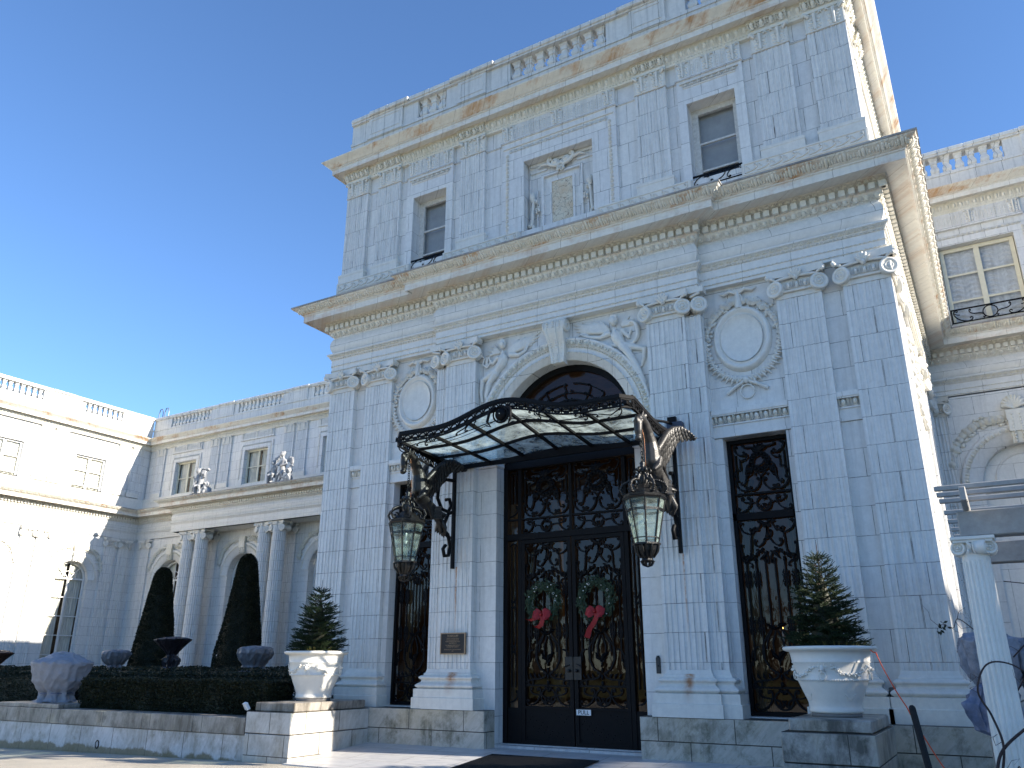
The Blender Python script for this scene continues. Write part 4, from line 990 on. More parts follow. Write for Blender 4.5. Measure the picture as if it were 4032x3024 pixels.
# ---- entrance door
F = Frame(CX, 16.21); door_root = None
m = MB(F); rect_frame(m, -1.74, 1.74, 0., 6.62, .11, -.06, .06, False)
m.box(-1.63, 1.63, -.05, .07, 4.33, 4.47); m.box(-1.63, 1.63, -.03, .03, 4.79, 4.83); m.box(-1.63, 1.63, -.06, .10, 6.0, 6.13); m.box(-1.63, 1.63, -.03, .02, 6.13, 6.52); m.box(-1.74, 1.74, -.06, .12, 6.52, 6.66)
for sg in (-1, 1): m.box(min(sg*1.27, sg*1.36), max(sg*1.27, sg*1.36), -.05, .05, 0, 6.0); m.box(min(sg*1.36, sg*1.63), max(sg*1.36, sg*1.63), -.04, .03, .0, .74)
m.box(-.035, .035, -.04, .04, 4.47, 6.0)
for i in range(24):
    a0, a1 = pi*i/24, pi*(i+1)/24; m.poly([(r*cos(a), 6.64+r*sin(a)) for r, a in ((1.74, a0), (1.74, a1), (1.60, a1), (1.60, a0))], -.06, .06)
door = obj(m, 'entrance_door', M_iron, mansion)
def dsub(mb, name, mat):
    o = obj(mb, name, mat); o.parent = door; o.location = WL[o.name]-WL[door.name]; return o
g = MB()
for sg in (-1, 1):
    t = MB(); scroll_panel(t, 1.20, 4.84, 5.99); scroll_band(t, 1.20, 4.48, 4.78); g.put(t, Matrix.Translation((sg*.65, 0, 0)))
    x = sg*1.495
    for z0, z1 in ((4.84, 5.99), (.80, 4.32)):
        for k in (-1, 1): pl(g, [(x+k*.05, z0+.35), (x+k*.05, z1-.12)], .014)
        pl(g, [(x+.05*cos(a)*1.6, z1-.12+.06*sin(a)) for a in [pi*i/8 for i in range(9)]], .014)
        pl(g, at(T_H, x, z0+.17, .2, .24), .014)
    for z in (2.9, 1.95): collar(g, x, z)
g2 = MB(F); g2.put(g); dsub(g2, 'transom_grille', M_iron)
g = MB(); lunette(g, 1.62); g2 = MB(F); g2.put(g, Matrix.Translation((0, 0, 6.64))); dsub(g2, 'lunette_grille', M_iron)
for sg in (-1, 1):
    a, b = sorted((sg*.012, sg*1.262)); c = (a+b)/2; w = b-a
    m = MB(F); rect_frame(m, a, b, .02, 4.32, .085, -.035, .055); m.box(a+.08, b-.08, -.02, .03, .10, .73); m.box(a, b, -.03, .062, .73, .78)
    for k in range(26): m.ball((a+.12+(w-.24)*((k*.37) % 1), .03, .16+.5*((k*.61) % 1)), .012, 3, 5)
    leaf = dsub(m, 'door_leaf', M_iron)
    g = MB(); bar_panel(g, w-.17, .78, 4.24); g2 = MB(F); g2.put(g, Matrix.Translation((c, 0, 0))); q = dsub(g2, 'leaf_scrollwork', M_iron)
    m = MB(F); x = sg*.09; m.box(x-.10, x+.10, .05, .08, 1.32, 1.78); m.ball((x, .11, 1.5), (.035, .04, .035), 5, 8); m.tube([(x, .09, 1.62), (x+.07*sg, .12, 1.6), (x+.11*sg, .10, 1.58)], .015, 5)
    dsub(m, 'lock_plate', M_bronze)
m = MB(F); m.quad((-1.7, -.03, .05), (1.7, -.03, .05), (1.7, -.03, 6.64), (-1.7, -.03, 6.64))
for i in range(24): m.add([(0, -.03, 6.64)]+[(1.68*cos(pi*(i+k)/24), -.03, 6.64+1.68*sin(pi*(i+k)/24)) for k in (0, 1)], [(0, 1, 2)])
dsub(m, 'door_glass', M_glass)
m = MB(); m.box(CX-1.75, CX+1.75, 15.84, 16.3, -.10, .012); m.box(CX-1.75, CX+1.75, 16.08, 16.30, .010, .03); dsub(m, 'threshold', M_floor)
m = MB(FC)
for sg in (-1, 1):
    for p, z0, z1 in ((.03, 6.10, 6.16), (.055, 6.16, 6.24), (.03, 6.06, 6.10)):
        m.box(min(sg*1.72, sg*2.3), max(sg*1.72, sg*2.3), 0, p, z0, z1); m.box(min(sg*(1.74-p), sg*1.74), max(sg*(1.74-p), sg*1.74), -.30, p, z0, z1)
obj(m, 'impost_moulding', M_plain, mansion)
# the hall behind the doors and windows
dark_room(FU(16.3), -7.0, 7.0, -.1, 9.0, -9.5, -.26, M_room, 'hall_interior')
hl = bpy.data.lights.new('hall_fill_light', 'POINT'); hl.energy = 13; hl.color = (1, .70, .42); hl.shadow_soft_size = .4  # unseen fill light added to lift the brown of the hall
hlo = bpy.data.objects.new('hall_fill_light', hl); COL.objects.link(hlo); hlo.location = (CX+.6, 21, 5.2)
m = MB(); m.box(CX-6.9, CX+6.9, 16.5, 25.6, -.10, -.02); obj(m, 'hall_floor', M_roomfl, mansion)
m = MB()
for x in (-3.2, -1.9, 1.9, 3.2):
    m.lathe([(.22, 0), (.22, .1), (.17, .2), (.15, 5.6), (.22, 5.8)], 12, (CX+x, 19.2, 0))
for x in (-1.2, .9): m.box(CX+x-.05, CX+x+.05, 24.2, 24.3, 0, 6)
obj(m, 'hall_column', simple('golden_hall_stone', (.32, .20, .09), .5, .3, 0, .3, 2), mansion)
# ---- glass canopy over the door
can = thing('entrance_canopy', (CX, 15.5, 6.1), 'black iron and glass canopy with wavy front edge above the entrance door', 'canopy')
YC0, YC1, HW = 13.16, 15.58, 2.56
def bell(u):
    t = min(1, abs(u)/1.75); return .335*(.5+.5*cos(pi*t))**1.15
def sag(y):
    t = (y-YC0)/(YC1-YC0); return -.22*sin(pi*min(1, t*.72))**1.5
def ztop(u, y): return 6.355+bell(u)*(1-.25*(y-YC0)/(YC1-YC0))+(sag(y) if abs(u) > 2 else sag(y)*.35)
def cpt(o, name, mat):
    q = obj(o, name, mat); q.parent = can; q.location = WL[q.name]-WL[can.name]; return q
CH = .17
def edge_pts():
    """front edge then the two flanks, as plan points"""
    L = [(-HW-CH, YC1-(YC1-YC0-CH)*i/12) for i in range(13)]; f = [(-HW+2*HW*i/48, YC0) for i in range(49)]; R = [(HW+CH, YC0+CH+(YC1-YC0-CH)*i/12) for i in range(13)]
    return L+f+R
EP = edge_pts()
def nrm(u, y): return (0, -1) if abs(u) <= HW and y < YC0+.01 else ((1, 0) if u > 0 else (-1, 0))
m = MB()
def fascia(m, zo0, zo1, p0, p1):
    rows = []
    for u, y in EP:
        nx, ny = nrm(u, y); z = ztop(u, y)
        rows.append([(CX+u+nx*p, y+ny*p, z+q) for p, q in ((p0, zo0), (p1, zo0), (p1, zo1), (p0, zo1), (p0, zo0))])
    m.grid(rows, smooth=False)
fascia(m, -.07, 0, -.03, .035); fascia(m, -.245, -.215, -.02, .02); fascia(m, -.095, -.07, -.02, .02)
cpt(m, 'canopy_edge', M_iron)
m = MB()                                              # chain of ovals in the fascia
def along(pts, step):
    out = []; acc = 0
    for (a, b), (c, d) in zip(pts, pts[1:]):
        L = hypot(c-a, d-b)
        while acc < L:
            t = acc/L; out.append((a+(c-a)*t, b+(d-b)*t, (c-a)/L, (d-b)/L)); acc += step
        acc -= L
    return out
for seg in (EP[:13], EP[13:62], EP[62:]):
    for u, y, tx, ty in along(seg, .20):
        z = ztop(u, y)-.155; dz = (ztop(u+tx*.1, y+ty*.1)-ztop(u-tx*.1, y-ty*.1))/.2
        m.tube([(CX+u+tx*.07*cos(a), y+ty*.07*cos(a), z+.054*sin(a)+dz*.074*cos(a)) for a in [2*pi*i/12 for i in range(12)]], .017, 4, closed=True, smooth=False)
        for q in (-1, 1): m.box(CX+u+tx*.1*q-.008, CX+u+tx*.1*q+.008, y-.008, y+.008, z-.05, z+.05)
for sg in (-1, 1):                                    # corner posts with a ring
    for dx, dy in ((0, 0), (CH, CH)):
        x, y = CX+sg*(HW+dx), YC0+dy; m.box(x-.018, x+.018, y-.018, y+.018, 6.08, 6.36)
    cx, cy = CX+sg*(HW+CH/2), YC0+CH/2; t = (sg*.707, .707)
    m.tube([(cx+t[0]*.06*cos(a), cy+t[1]*.06*cos(a), 6.20+.06*sin(a)) for a in [2*pi*i/12 for i in range(12)]], .014, 4, closed=True)
    for z in (6.10, 6.30): m.tube([(cx-t[0]*.12, cy-t[1]*.12, z), (cx+t[0]*.12, cy+t[1]*.12, z)], .014, 4)
cpt(m, 'oval_chain', M_iron)
m = MB()                                              # pendant scrolls and the central rosette
def zf(u): return ztop(u, YC0)-.245
for u in (-1.75, -.75, .75, 1.75):
    sg = 1 if u > 0 else -1; z = zf(u)
    m.tube([(CX+a, YC0, zf(a)-.075+b) for a, b in at(T_C, u, 0, .26, .15, sg, -1)], .014, 4)
    m.tube([(CX+a, YC0, zf(a)-.06+b) for a, b in at(T_S, u+sg*.22, 0, .26, .13, sg, -1)], .014, 4)
    for k in range(3): m.tube([(CX+u+.05*k, YC0-.02, z-.03), (CX+u+.05*k+.02, YC0-.04, z-.07), (CX+u+.05*k+.05, YC0-.02, z-.10)], [.01, .02, .006], 4)
for k in range(40):
    a = -1.9+3.8*k/40; b = a+.1
    m.tube([(CX+a, YC0, zf(a)-.14-.06*cos(a*1.6)), (CX+b, YC0, zf(b)-.14-.06*cos(b*1.6))], .010, 4, caps=False)
m.lathe([(.01, -.05), (.06, -.05), (.10, -.03), (.13, 0), (.14, .03)], 14, (CX-.02, YC0-.02, zf(0)-.08), 'y'); m.lathe([(.15, -.02), (.17, -.03), (.19, -.02), (.19, .02)], 16, (CX-.02, YC0, zf(0)-.08), 'y')
for sg in (-1, 1): m.tube([(CX+sg*.12, YC0-.03, zf(0)+.08), (CX+sg*.24, YC0-.08, zf(0)-.02), (CX+sg*.27, YC0-.12, zf(0)-.24), (CX+sg*.20, YC0-.10, zf(0)-.34), (CX+sg*.33, YC0-.10, zf(0)-.30)], [.03, .035, .03, .02, .012], 5)
for sg in (-1, 1): m.tube([(CX+sg*(HW-.45), YC0, 6.04), (CX+sg*(HW-.2), YC0, 5.98), (CX+sg*(HW-.05), YC0, 6.06)], .012, 4); m.tube([(CX+a, YC0, 5.98+b) for a, b in at(T_C, sg*(HW-.12), 0, .28, .2, sg, 1)], .014, 4)
m.tube([(CX+u, YC0+.02, zf(u)-.16+.05*sin(u*3)-.03*abs(u)) for u in [-2.4+4.8*i/30 for i in range(31)]], .006, 4)
cpt(m, 'pendant_scroll', M_iron)
m = MB(); ys = (YC0+.03, 13.95, 14.72, YC1)           # roof bars
def zr(u, y):
    t = (y-YC0)/(YC1-YC0); return (ztop(u, YC0)-.165)*(1-t)+(6.10+.30*bell(u))*t
us = (-2.65, -1.75, -.87, 0, .87, 1.75, 2.65)
for u in us: m.tube([(CX+u, YC0+(YC1-YC0)*i/8, zr(u, YC0+(YC1-YC0)*i/8)) for i in range(9)], .044, 4, smooth=False)
for y in ys: m.tube([(CX-2.65+5.3*i/40, y, zr(-2.65+5.3*i/40, y)) for i in range(41)], .042 if y not in (ys[0],) else .02, 4, smooth=False)
m.box(CX-2.73, CX+2.73, YC1-.06, YC1, 6.02, 6.16)
cpt(m, 'roof_bars', M_iron)
for i in range(6):
    for j in range(3):
        m = MB(); m.grid([[(CX+us[i]+(us[i+1]-us[i])*a/4, ys[j]+(ys[j+1]-ys[j])*b/3, zr(us[i]+(us[i+1]-us[i])*a/4, ys[j]+(ys[j+1]-ys[j])*b/3)+.02) for a in range(5)] for b in range(4)])
        cpt(m, 'glass_panel', M_canglass)
# ---- lanterns hanging from the brackets
def make_lantern(x, y):
    root = thing('hanging_lantern', (x, y, 3.30), 'x', 'lantern', 'black hanging lanterns')
    N = 8
    def oct_(prof, a0=pi/8): t = MB(); t.lathe(prof, N, (0, 0, 0), 'z', False, a0, a0+2*pi); return t
    m = oct_([(.22, 1.14), (.31, 1.15), (.325, 1.18), (.30, 1.205), (.305, 1.235), (.26, 1.25), (.20, 1.33), (.10, 1.42), (.05, 1.46)])
    ls = MB(); ls.put(m)
    for k in range(N):
        a = pi/8+2*pi*k/N
        ls.tube([(.295*cos(a), .295*sin(a), 1.15), (.262*cos(a), .262*sin(a), .97), (.165*cos(a), .165*sin(a), .36)], .013, 4)
    for r, z in ((.265, .97), (.262, .945), (.185, .46)):
        ls.tube([(r*cos(pi/8+2*pi*k/N), r*sin(pi/8+2*pi*k/N), z) for k in range(N)], .012, 4, closed=True, smooth=False)
    sub(ls, 'cage', M_bronze, root)
    g = MB(); g.lathe([(.285, 1.14), (.255, .95), (.16, .36)], N, (0, 0, 0), 'z', False, pi/8, pi/8+2*pi); sub(g, 'lantern_glass', M_lampglass, root)
    b = oct_([(.165, .38), (.20, .37), (.20, .34), (.165, .325), (.15, .24), (.11, .15), (.075, .10), (.085, .07), (.11, .055), (.09, .04), (.02, .03)]); bb = MB(); bb.put(b)
    for k in range(N):
        a = 2*pi*k/N
        bb.tube([(.18*cos(a), .18*sin(a), .33), (.165*cos(a), .165*sin(a), .24), (.10*cos(a), .10*sin(a), .12)], [.018, .022, .012], 5)
        bb.tube([(.09*cos(a), .09*sin(a), .05), (.06*cos(a), .06*sin(a), -.01), (.0, 0, -.05)], [.018, .02, .004], 4)
    sub(bb, 'pendant', M_bronze, root)
    c = MB()
    for k in range(6):                                # crown of beaded scrolls
        a = 2*pi*k/6+.3; ca, sa = cos(a), sin(a)
        pts = [(.10*ca, .10*sa, 1.62), (.13*ca, .13*sa, 1.52), (.22*ca, .22*sa, 1.50), (.30*ca, .30*sa, 1.45), (.335*ca, .335*sa, 1.36), (.30*ca, .30*sa, 1.27), (.22*ca, .22*sa, 1.26), (.18*ca, .18*sa, 1.32), (.21*ca, .21*sa, 1.38), (.25*ca, .25*sa, 1.36)]
        pp = []
        for i in range(len(pts)-1):
            for t in (0, .33, .66): pp.append(tuple(pts[i][q]+(pts[i+1][q]-pts[i][q])*t for q in range(3)))
        c.tube(pp, .020, 5)
        for q in pp[3:18]: c.ball(q, .026, 3, 5)
        c.tube([(.05*ca, .05*sa, 1.42), (.09*ca, .09*sa, 1.55), (.05*ca, .05*sa, 1.70)], .016, 5)
        c.tube([(.03*ca, .03*sa, 1.66), (.10*ca, .10*sa, 1.74), (.12*ca, .12*sa, 1.68), (.08*ca, .08*sa, 1.66)], [.015, .028, .02, .01], 5)
    c.lathe([(.03, 1.44), (.055, 1.55), (.03, 1.62), (.06, 1.66), (.075, 1.70), (.05, 1.75), (.03, 1.80), (.045, 1.84), (.02, 1.88)], 10)
    sub(c, 'crown', M_bronze, root)
    ch = MB()
    for k in range(15):
        z = 1.88+k*.052
        ch.tube([(.022*cos(a)*(1 if k % 2 else .25), .022*cos(a)*(.25 if k % 2 else 1), z+.034*sin(a)) for a in [2*pi*i/8 for i in range(8)]], .008, 4, closed=True)
    sub(ch, 'chain', M_bronze, root)
    q = MB(); q.lathe([(.012, .98), (.022, .96), (.022, .90), (.014, .885), (.030, .83), (.034, .80), (.022, .755), (.004, .74)], 8); sub(q, 'bulb', M_bulb, root)
    q = MB(); q.tube([(.02, .03, .98), (.05, .03, 1.5), (.05, .04, 2.3), (.0, .02, 2.66)], .005, 4); sub(q, 'cable', M_copper, root)
    return root
LX = 2.71
lanA = make_lantern(CX+LX, 13.72)
for c_ in lanA.children:
    if c_.name.split('.')[0] in ('cage', 'lantern_glass', 'pendant', 'crown'):
        for v_ in c_.data.vertices: v_.co.x *= 1.27; v_.co.y *= 1.27
lanA['label'] = 'black octagonal glass lantern hanging right of the entrance door'
lanB = dup(lanA, (CX-LX, 13.72, 3.30)); lanB['label'] = 'black octagonal glass lantern hanging left of the entrance door'
# ---- winged bird brackets: profile drawn in (d, z), d = distance out from the wall
def make_bracket(x, mat):
    root = thing('bird_bracket', (x, 15.5, 3.7), 'x', 'bracket', 'winged bird lamp brackets')
    m = MB()
    def q(pts): return [(0, -d, z-3.7) for d, z in pts]
    m.box(-.03, .03, -.03, .06, 0, 2.75); m.box(-.09, .09, -.04, .05, 2.62, 2.80)
    m.tube(q([(.03, 5.75), (.35, 5.72), (.62, 5.52), (.66, 5.22), (.48, 5.0), (.22, 4.98), (.10, 5.12), (.18, 5.28), (.32, 5.24)]), .045, 5)
    m.tube(q([(.03, 5.0), (.22, 4.92), (.36, 4.68), (.30, 4.45), (.12, 4.38)]), .045, 5)
    m.tube(q([(.62, 4.75), (.45, 4.55), (.2, 4.45), (.10, 4.2), (.16, 3.98), (.32, 3.95), (.38, 4.1), (.28, 4.2)]), .045, 5)
    m.tube(q([(.03, 6.35), (.5, 6.28), (1.1, 6.15), (1.78, 6.17)]), .03, 5)
    sub(m, 'wall_bar', M_iron, root)
    b = MB()                                          # one sculpted body: drooping head, arched neck, breast, draped belly
    path = [(1.93, 5.60, .055), (1.95, 5.72, .075), (1.94, 5.86, .085), (1.90, 5.97, .085), (1.78, 6.01, .085), (1.64, 5.94, .10), (1.50, 5.80, .115), (1.40, 5.64, .14), (1.36, 5.46, .175), (1.35, 5.28, .18), (1.27, 5.12, .16), (1.10, 5.02, .14), (.88, 4.94, .13), (.68, 4.86, .12), (.54, 4.70, .09), (.47, 4.50, .06)]
    b.tube([(0, -d, z-3.7) for d, z, r in path], [r for d, z, r in path], 12)
    for d, z, r in path: b.ball((0, -d, z-3.7), r*1.02, 6, 8)
    b.ball((0, -1.97, 1.88), (.07, .07, .06), 6, 8); b.ball((0, -2.0, 2.22), (.05, .05, .07), 5, 6)
    for k in range(9): d, z = 1.70-.055*k, 6.05-.055*k-.006*k*k; b.ball((.035*(-1)**k, -d, z-3.7+.02), (.07, .05, .06), 5, 6)
    for sx in (-1, 1):
        b.ball((sx*.07, -1.93, 2.22), .035, 5, 6); b.tube([(sx*.05, -1.84, 2.36), (sx*.07, -1.80, 2.46)], [.03, .012], 5)
        b.tube([(sx*.13, -1.30, 1.62), (sx*.15, -1.42, 1.45), (sx*.10, -1.52, 1.36)], [.10, .07, .04], 7)
        for k in range(4): b.tube([(sx*.12, -1.30+.04*k, 1.50-.06*k), (sx*(.17-.01*k), -1.02, 1.22-.07*k), (sx*.12, -.66, 1.30-.08*k)], [.03, .045, .03], 6)
    remeshed(b, 'bird_body', mat, .014, 1, parent=root, loc=tuple(WL[root.name]))
    lf = MB()
    for k in range(9):                                # acanthus tail and the leaf at the haunch
        a = (k-4)*.22; blade(lf, (.0, -.58, 1.10), (.20*sin(a), -.42+.07*cos(3*a), .66+.16*abs(sin(a))), .07, .025, (.3*sin(a), -1, .2))
        blade(lf, (0, -.72, 1.22), (.22*sin(a), -.50, 1.30-.26*cos(a)), .06, .025, (sin(a), -.6, .5))
    sub(lf, 'acanthus_tail', mat, root)
    def lerp_(pts, t):
        q = t*(len(pts)-1); k = min(int(q), len(pts)-2); return Vector(pts[k]).lerp(Vector(pts[k+1]), q-k)
    for sx in (-1, 1):                                # wings: ranks of broad overlapping feathers below a curved arm
        w = MB()
        arm = [(sx*x, -d, z-3.7) for x, d, z in ((.10, 1.24, 5.52), (.15, 1.06, 5.72), (.19, .90, 5.90), (.25, .74, 6.02), (.36, .58, 6.07), (.48, .44, 5.99), (.55, .36, 5.88))]
        end = [(sx*x, -d, z-3.7) for x, d, z in ((.08, 1.10, 5.14), (.12, .98, 5.20), (.18, .88, 5.32), (.24, .78, 5.54), (.30, .64, 5.74), (.42, .50, 5.80), (.56, .34, 5.84))]
        w.tube(arm, [.07, .075, .065, .055, .045, .035, .012], 8)
        nv = Vector((sx*.8, -.45, .1))
        for L, off, n, wd in ((1.0, .0, 13, .062), (.74, .022, 14, .058), (.48, .042, 15, .052), (.26, .058, 16, .044)):
            for i in range(n):
                t = i/(n-1); a = lerp_(arm, t)+nv*off; e = a.lerp(lerp_(end, t)+nv*off*.6, L*(1+.10*(i % 2)*(L < 1)))
                blade(w, a, e, wd, .016, nv)
        sub(w, 'wing', mat, root)
    return root
brR = make_bracket(CX+LX+.02, M_bird); brR['label'] = 'sunlit black winged bird bracket on wall right of the door'
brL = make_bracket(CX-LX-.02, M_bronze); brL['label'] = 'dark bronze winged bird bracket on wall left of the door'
bx = MB(); bx.bbox(CX+2.62, CX+2.95, 15.44, 15.6, 6.08, 6.38, .01); rect_frame(bx, CX+2.65, CX+2.92, 0, 0, .01, 0, 0) if 0 else None
tag(obj(bx, 'junction_box', simple('dark_blue_grey_box', (.05, .06, .09), .5)), 'dark blue grey junction box on pilaster above right bird bracket', 'junction box')
# ------------------------------------------------------------------ rear wing, side wing and right wing
FR = FP(33.8); FL = FX(-48.9); FG = FP(26.85)
def arched_surround(F, c, R, zs, name='archivolt', key=True, shell=False, garl=True, seed=3, wide=.62, mat=None):
    m = MB(F); n = 24
    prof = [(R, -.02), (R, .03), (R+.18*wide, .03), (R+.2*wide, .05), (R+.5*wide, .05), (R+.55*wide, .08), (R+.9*wide, .12), (R+wide, .11), (R+1.02*wide, 0)]
    m.grid([[(c+r*cos(pi*i/n), h, zs+r*sin(pi*i/n)) for i in range(n+1)] for r, h in prof])
    for sg in (-1, 1):
        for p, z0, z1 in ((.04, -.34, -.28), (.02, -.28, -.10), (.06, -.10, -.05), (.09, -.05, .0)): m.box(c+min(sg*(R-.02), sg*(R+wide)), c+max(sg*(R-.02), sg*(R+wide)), -.2, p, zs+z0, zs+z1)
    o = obj(m, name, mat or M_plain, mansion)
    m = MB(); arcband(m, F, c, zs, R+.74*wide, .02, pi-.02, .2, p_egg(.18, .15, .05), .09)
    if key:
        for k, (w, p, z) in enumerate(((.17, .14, R-.05), (.19, .2, R+.3), (.22, .26, R+.65), (.24, .26, R+.95))):
            if k: 
                w0, p0, z0 = pk; m.put(MB_box(F, c-w, c+w, 0, p, zs+z0, zs+z))
            pk = (w, p, z)
        for k in range(9):
            for x in (-.1, .1): m.put(ballmb(F, (c+x, .24, zs+R+.1*k), .045))
    random.seed(seed)
    if shell:
        for k in range(9):
            a = radians(10+20*k); m.put(tubemb(F, [(c, .12, zs+R+1.0), (c+.2*cos(a), .2, zs+R+1.05+.2*sin(a)), (c+.30*cos(a), .12, zs+R+1.05+.33*sin(a))], [.03, .06, .07]))
    if garl:
        for side in (-1, 1):
            for k in range(14):
                t = k/13; a = radians(78-t*58); r = R+wide*1.02+.22+.16*sin(3*t)
                x, z = c+side*r*cos(a), zs+r*sin(a)
                if z > 9.2: continue
                t_ = MB(F); rose(t_, x, z, .14*random.uniform(.7, 1.1), .05)
                for q in range(3): b = random.uniform(0, 6.28); t_.ball((x+.17*cos(b), .04, z+.17*sin(b)), (.08, .05, .05), 3, 5)
                n0 = len(m.v); m.v += t_.v; m.f += [tuple(i+n0 for i in f) for f in t_.f]; m.sm += t_.sm
    g = obj(m, 'arch_ornament', M_orn); g.parent = o; g.location = WL[g.name]-WL[o.name]; return o
def ballmb(F, c, r): m = MB(F); m.ball(c, r, 3, 6); return m
def tubemb(F, p, r): m = MB(F); m.tube(p, r, 5); return m
def surround(F, a, b, z0, z1, w=.42, glyph=True):
    m = MB(F); m.box(a-w, a, 0, .06, z0, z1+w); m.box(b, b+w, 0, .06, z0, z1+w); m.box(a, b, 0, .06, z1, z1+w)
    m.box(a-w-.03, b+w+.03, 0, .10, z1+w+.22, z1+w+.27); m.box(a-w, b+w, 0, .07, z1+w+.27, 15.56)
    o = obj(m, 'attic_window_surround', M_attic, mansion); m = MB(); h = 15.54-(z1+w+.27)
    c = (a+b)/2
    for x in (a-w+.18, c, b+w-.18): band(m, F, x-.18, x+.18, .07, z1+w+.28+h/2, .36, p_acanth(.36, h*.9, .045))
    for x0, x1 in ((a-w+.36, c-.18), (c+.18, b+w-.36)): band(m, F, x0, x1, .07, z1+w+.28+h/2, .125, p_glyph(.125, h*.85, .025))
    band(m, F, a-.25, b+.25, .07, z1+.28, .14, p_leaf(.14, .11, .03))
    for s in (a-.28, b+.28):
        for k in range(16): m.put(p_leaf(.11, .11, .03), f=lambda q, p_, z: F(s+z, .065+p_, z1+.12-k*.13+q))
    g = obj(m, 'attic_frieze_ornament', M_cap); g.parent = o; g.location = WL[g.name]-WL[o.name]
# rear wing
RB = (-45.05, -38.45, -31.85)
m = MB(FR); wallpanel(m, -48.9, -15.2, .2, 9.4, [('a', c-1.22, c+1.22, .9, 6.72) for c in RB], .55); obj(m, 'wall', W('rear_wing_blocks', bw=1.1), mansion)
m = MB(FP(33.95)); wallpanel(m, -48.9, -15.2, 11.2, 15.7, [('r', c-1.02, c+1.02, 12.25, 14.42) for c in RB], .3); obj(m, 'wall', M_attic, mansion)
for c in RB:
    arched_surround(FR, c, 1.22, 6.72, seed=int(-c))
    window(FP(34.25), c-1.2, c+1.2, .95, 7.9, 0, 2, 5, M_whitefr, .11, .05, arch=True, curtain=('drape', M_curt), name='arched_window')
    window(FP(34.2), c-1.02, c+1.02, 12.25, 14.42, 0, 2, 2, M_creamfr, .10, .05, curtain=('drape', M_curt), name='attic_window')
    surround(FP(33.95), c-1.02, c+1.02, 11.95, 14.42)
dark_room(FP(34.3), -48.5, -25, .3, 9, -5, -.5); dark_room(FP(34.3), -48.5, -25, 11.3, 15.6, -4, -.5)
for c in (-41.75, -35.15, -48.3):
    for dx in ((-.55, .55) if c > -48 else (.62,)):
        attic_pilaster(FP(33.86), c+dx-.42, c+dx+.42)
        m = MB(); shaft(m, FP(33.68), c+dx-.42, c+dx+.42, .3, 8.77, 0, .15, 5); o = obj(m, 'pilaster', M_pil, mansion); put_capital(c+dx, 33.68, 8.75, 0, o)
m = MB(FP(33.85)); m.box(-48.9, -15.3, -.1, .10, 11.3, 12.15); obj(m, 'scroll_block', M_cap, mansion)
m = MB(); band(m, FP(33.75), -48.3, -46.8, .0, 11.95, .36, p_wave(.36, .3, .03)); obj(m, 'wave_scroll', M_cap, mansion)
# columned porch
colm = MB()
rows = []
for i in range(9):
    t = i/8; r = .43*(1-.14*t**1.6); row = []
    for k in range(60):
        a = 2*pi*k/60; q = k % 3; row.append(((r-(.035 if q == 1 else 0))*cos(a), (r-(.035 if q == 1 else 0))*sin(a), .55+8.2*t))
    rows.append(row)
colm.grid(rows, False, True, False)
colm.lathe([(.58, -.3), (.58, .08), (.60, .14), (.58, .22), (.49, .26), (.48, .34), (.53, .38), (.53, .44), (.46, .50), (.43, .56)], 24)
colcap = make_capital(.86, True)
PC = []
for c in (-41.6, -35.08):
    for dx in (-.58, .58):
        if not PC:
            o = obj(colm, 'column', M_pil, mansion, (c+dx, 32.75, .35)); k = obj(colcap, 'capital', M_cap, o, (c+dx, 32.75, 8.75)); k.scale = (1.03, .72, 1); PC.append(o)
        else: dup(PC[0], (c+dx, 32.75, .35), 0, mansion)
m = MB(); m.box(-43.4, -15.3, 32.35, 33.9, 9.36, 9.9); m.box(-43.4, -15.3, 32.3, 34.0, 11.15, 11.30); obj(m, 'porch_ceiling', M_plain, mansion)
m = MB(); m.box(-43.3, -20, 32.0, 33.8, -.2, .36); obj(m, 'porch_floor', M_floor, mansion)
def grp(c, n, pitch=.365): return (c-pitch*(n-1)/2, c+pitch*(n-1)/2, n)
parapet(FP(33.87), -48.9, -15.2, [grp(-45.1, 11), grp(-38.5, 11), grp(-31.9, 11)], panels=[(-42.6, -40.9), (-36.0, -34.4)])
# side wing, facing right
SBY = (29.8, 24.4, 19.0, 13.6)
m = MB(FL); wallpanel(m, 8, 33.9, .2, 9.4, [('a', c-1.06, c+1.06, .9, 6.62) for c in reversed(SBY)], .45); obj(m, 'wall', M_wall, mansion)
m = MB(FX(-49.0)); wallpanel(m, 8, 34.2, 11.2, 15.7, [('r', c-1.03, c+1.03, 11.65, 14.30) for c in reversed(SBY)], .3); obj(m, 'wall', M_attic, mansion)
for c in SBY:
    arched_surround(FL, c, 1.06, 6.62, seed=int(c), wide=.60)
    window(FX(-49.2), c-1.04, c+1.04, .95, 7.66, 0, 2, 5, M_whitefr, .11, .05, arch=True, curtain=('drape', M_curt), name='arched_window')
    w = window(FX(-49.2), c-1.03, c+1.03, 11.65, 14.30, 0, 2, 3, M_whitefr, .10, .06, curtain=('swag', M_curt), name='attic_window', bz=[13.35, 12.4])
    m = MB(FX(-48.98)); m.box(c-1.0, c+1.0, -.02, .02, 12.16, 12.20); m.box(c-1.0, c+1.0, -.02, .02, 11.68, 11.71)
    for s in (-1, 1):
        m.box(c+s*1.0-.02, c+s*1.0+.02, -.02, .02, 11.65, 12.2)
        m.tube(flat(at(T_C, c+s*.72, 11.93, .42, .42, s, 1)), .018, 4); m.tube(flat(at(T_S, c+s*.32, 11.93, .4, .36, s, 1)), .018, 4)
    m.tube(flat(ring(c, 11.93, .16, .2, 14)+[(c+.16, 11.93)]), .018, 4)
    r = obj(m, 'window_railing', M_iron); r.parent = w; r.location = WL[r.name]-WL[w.name]
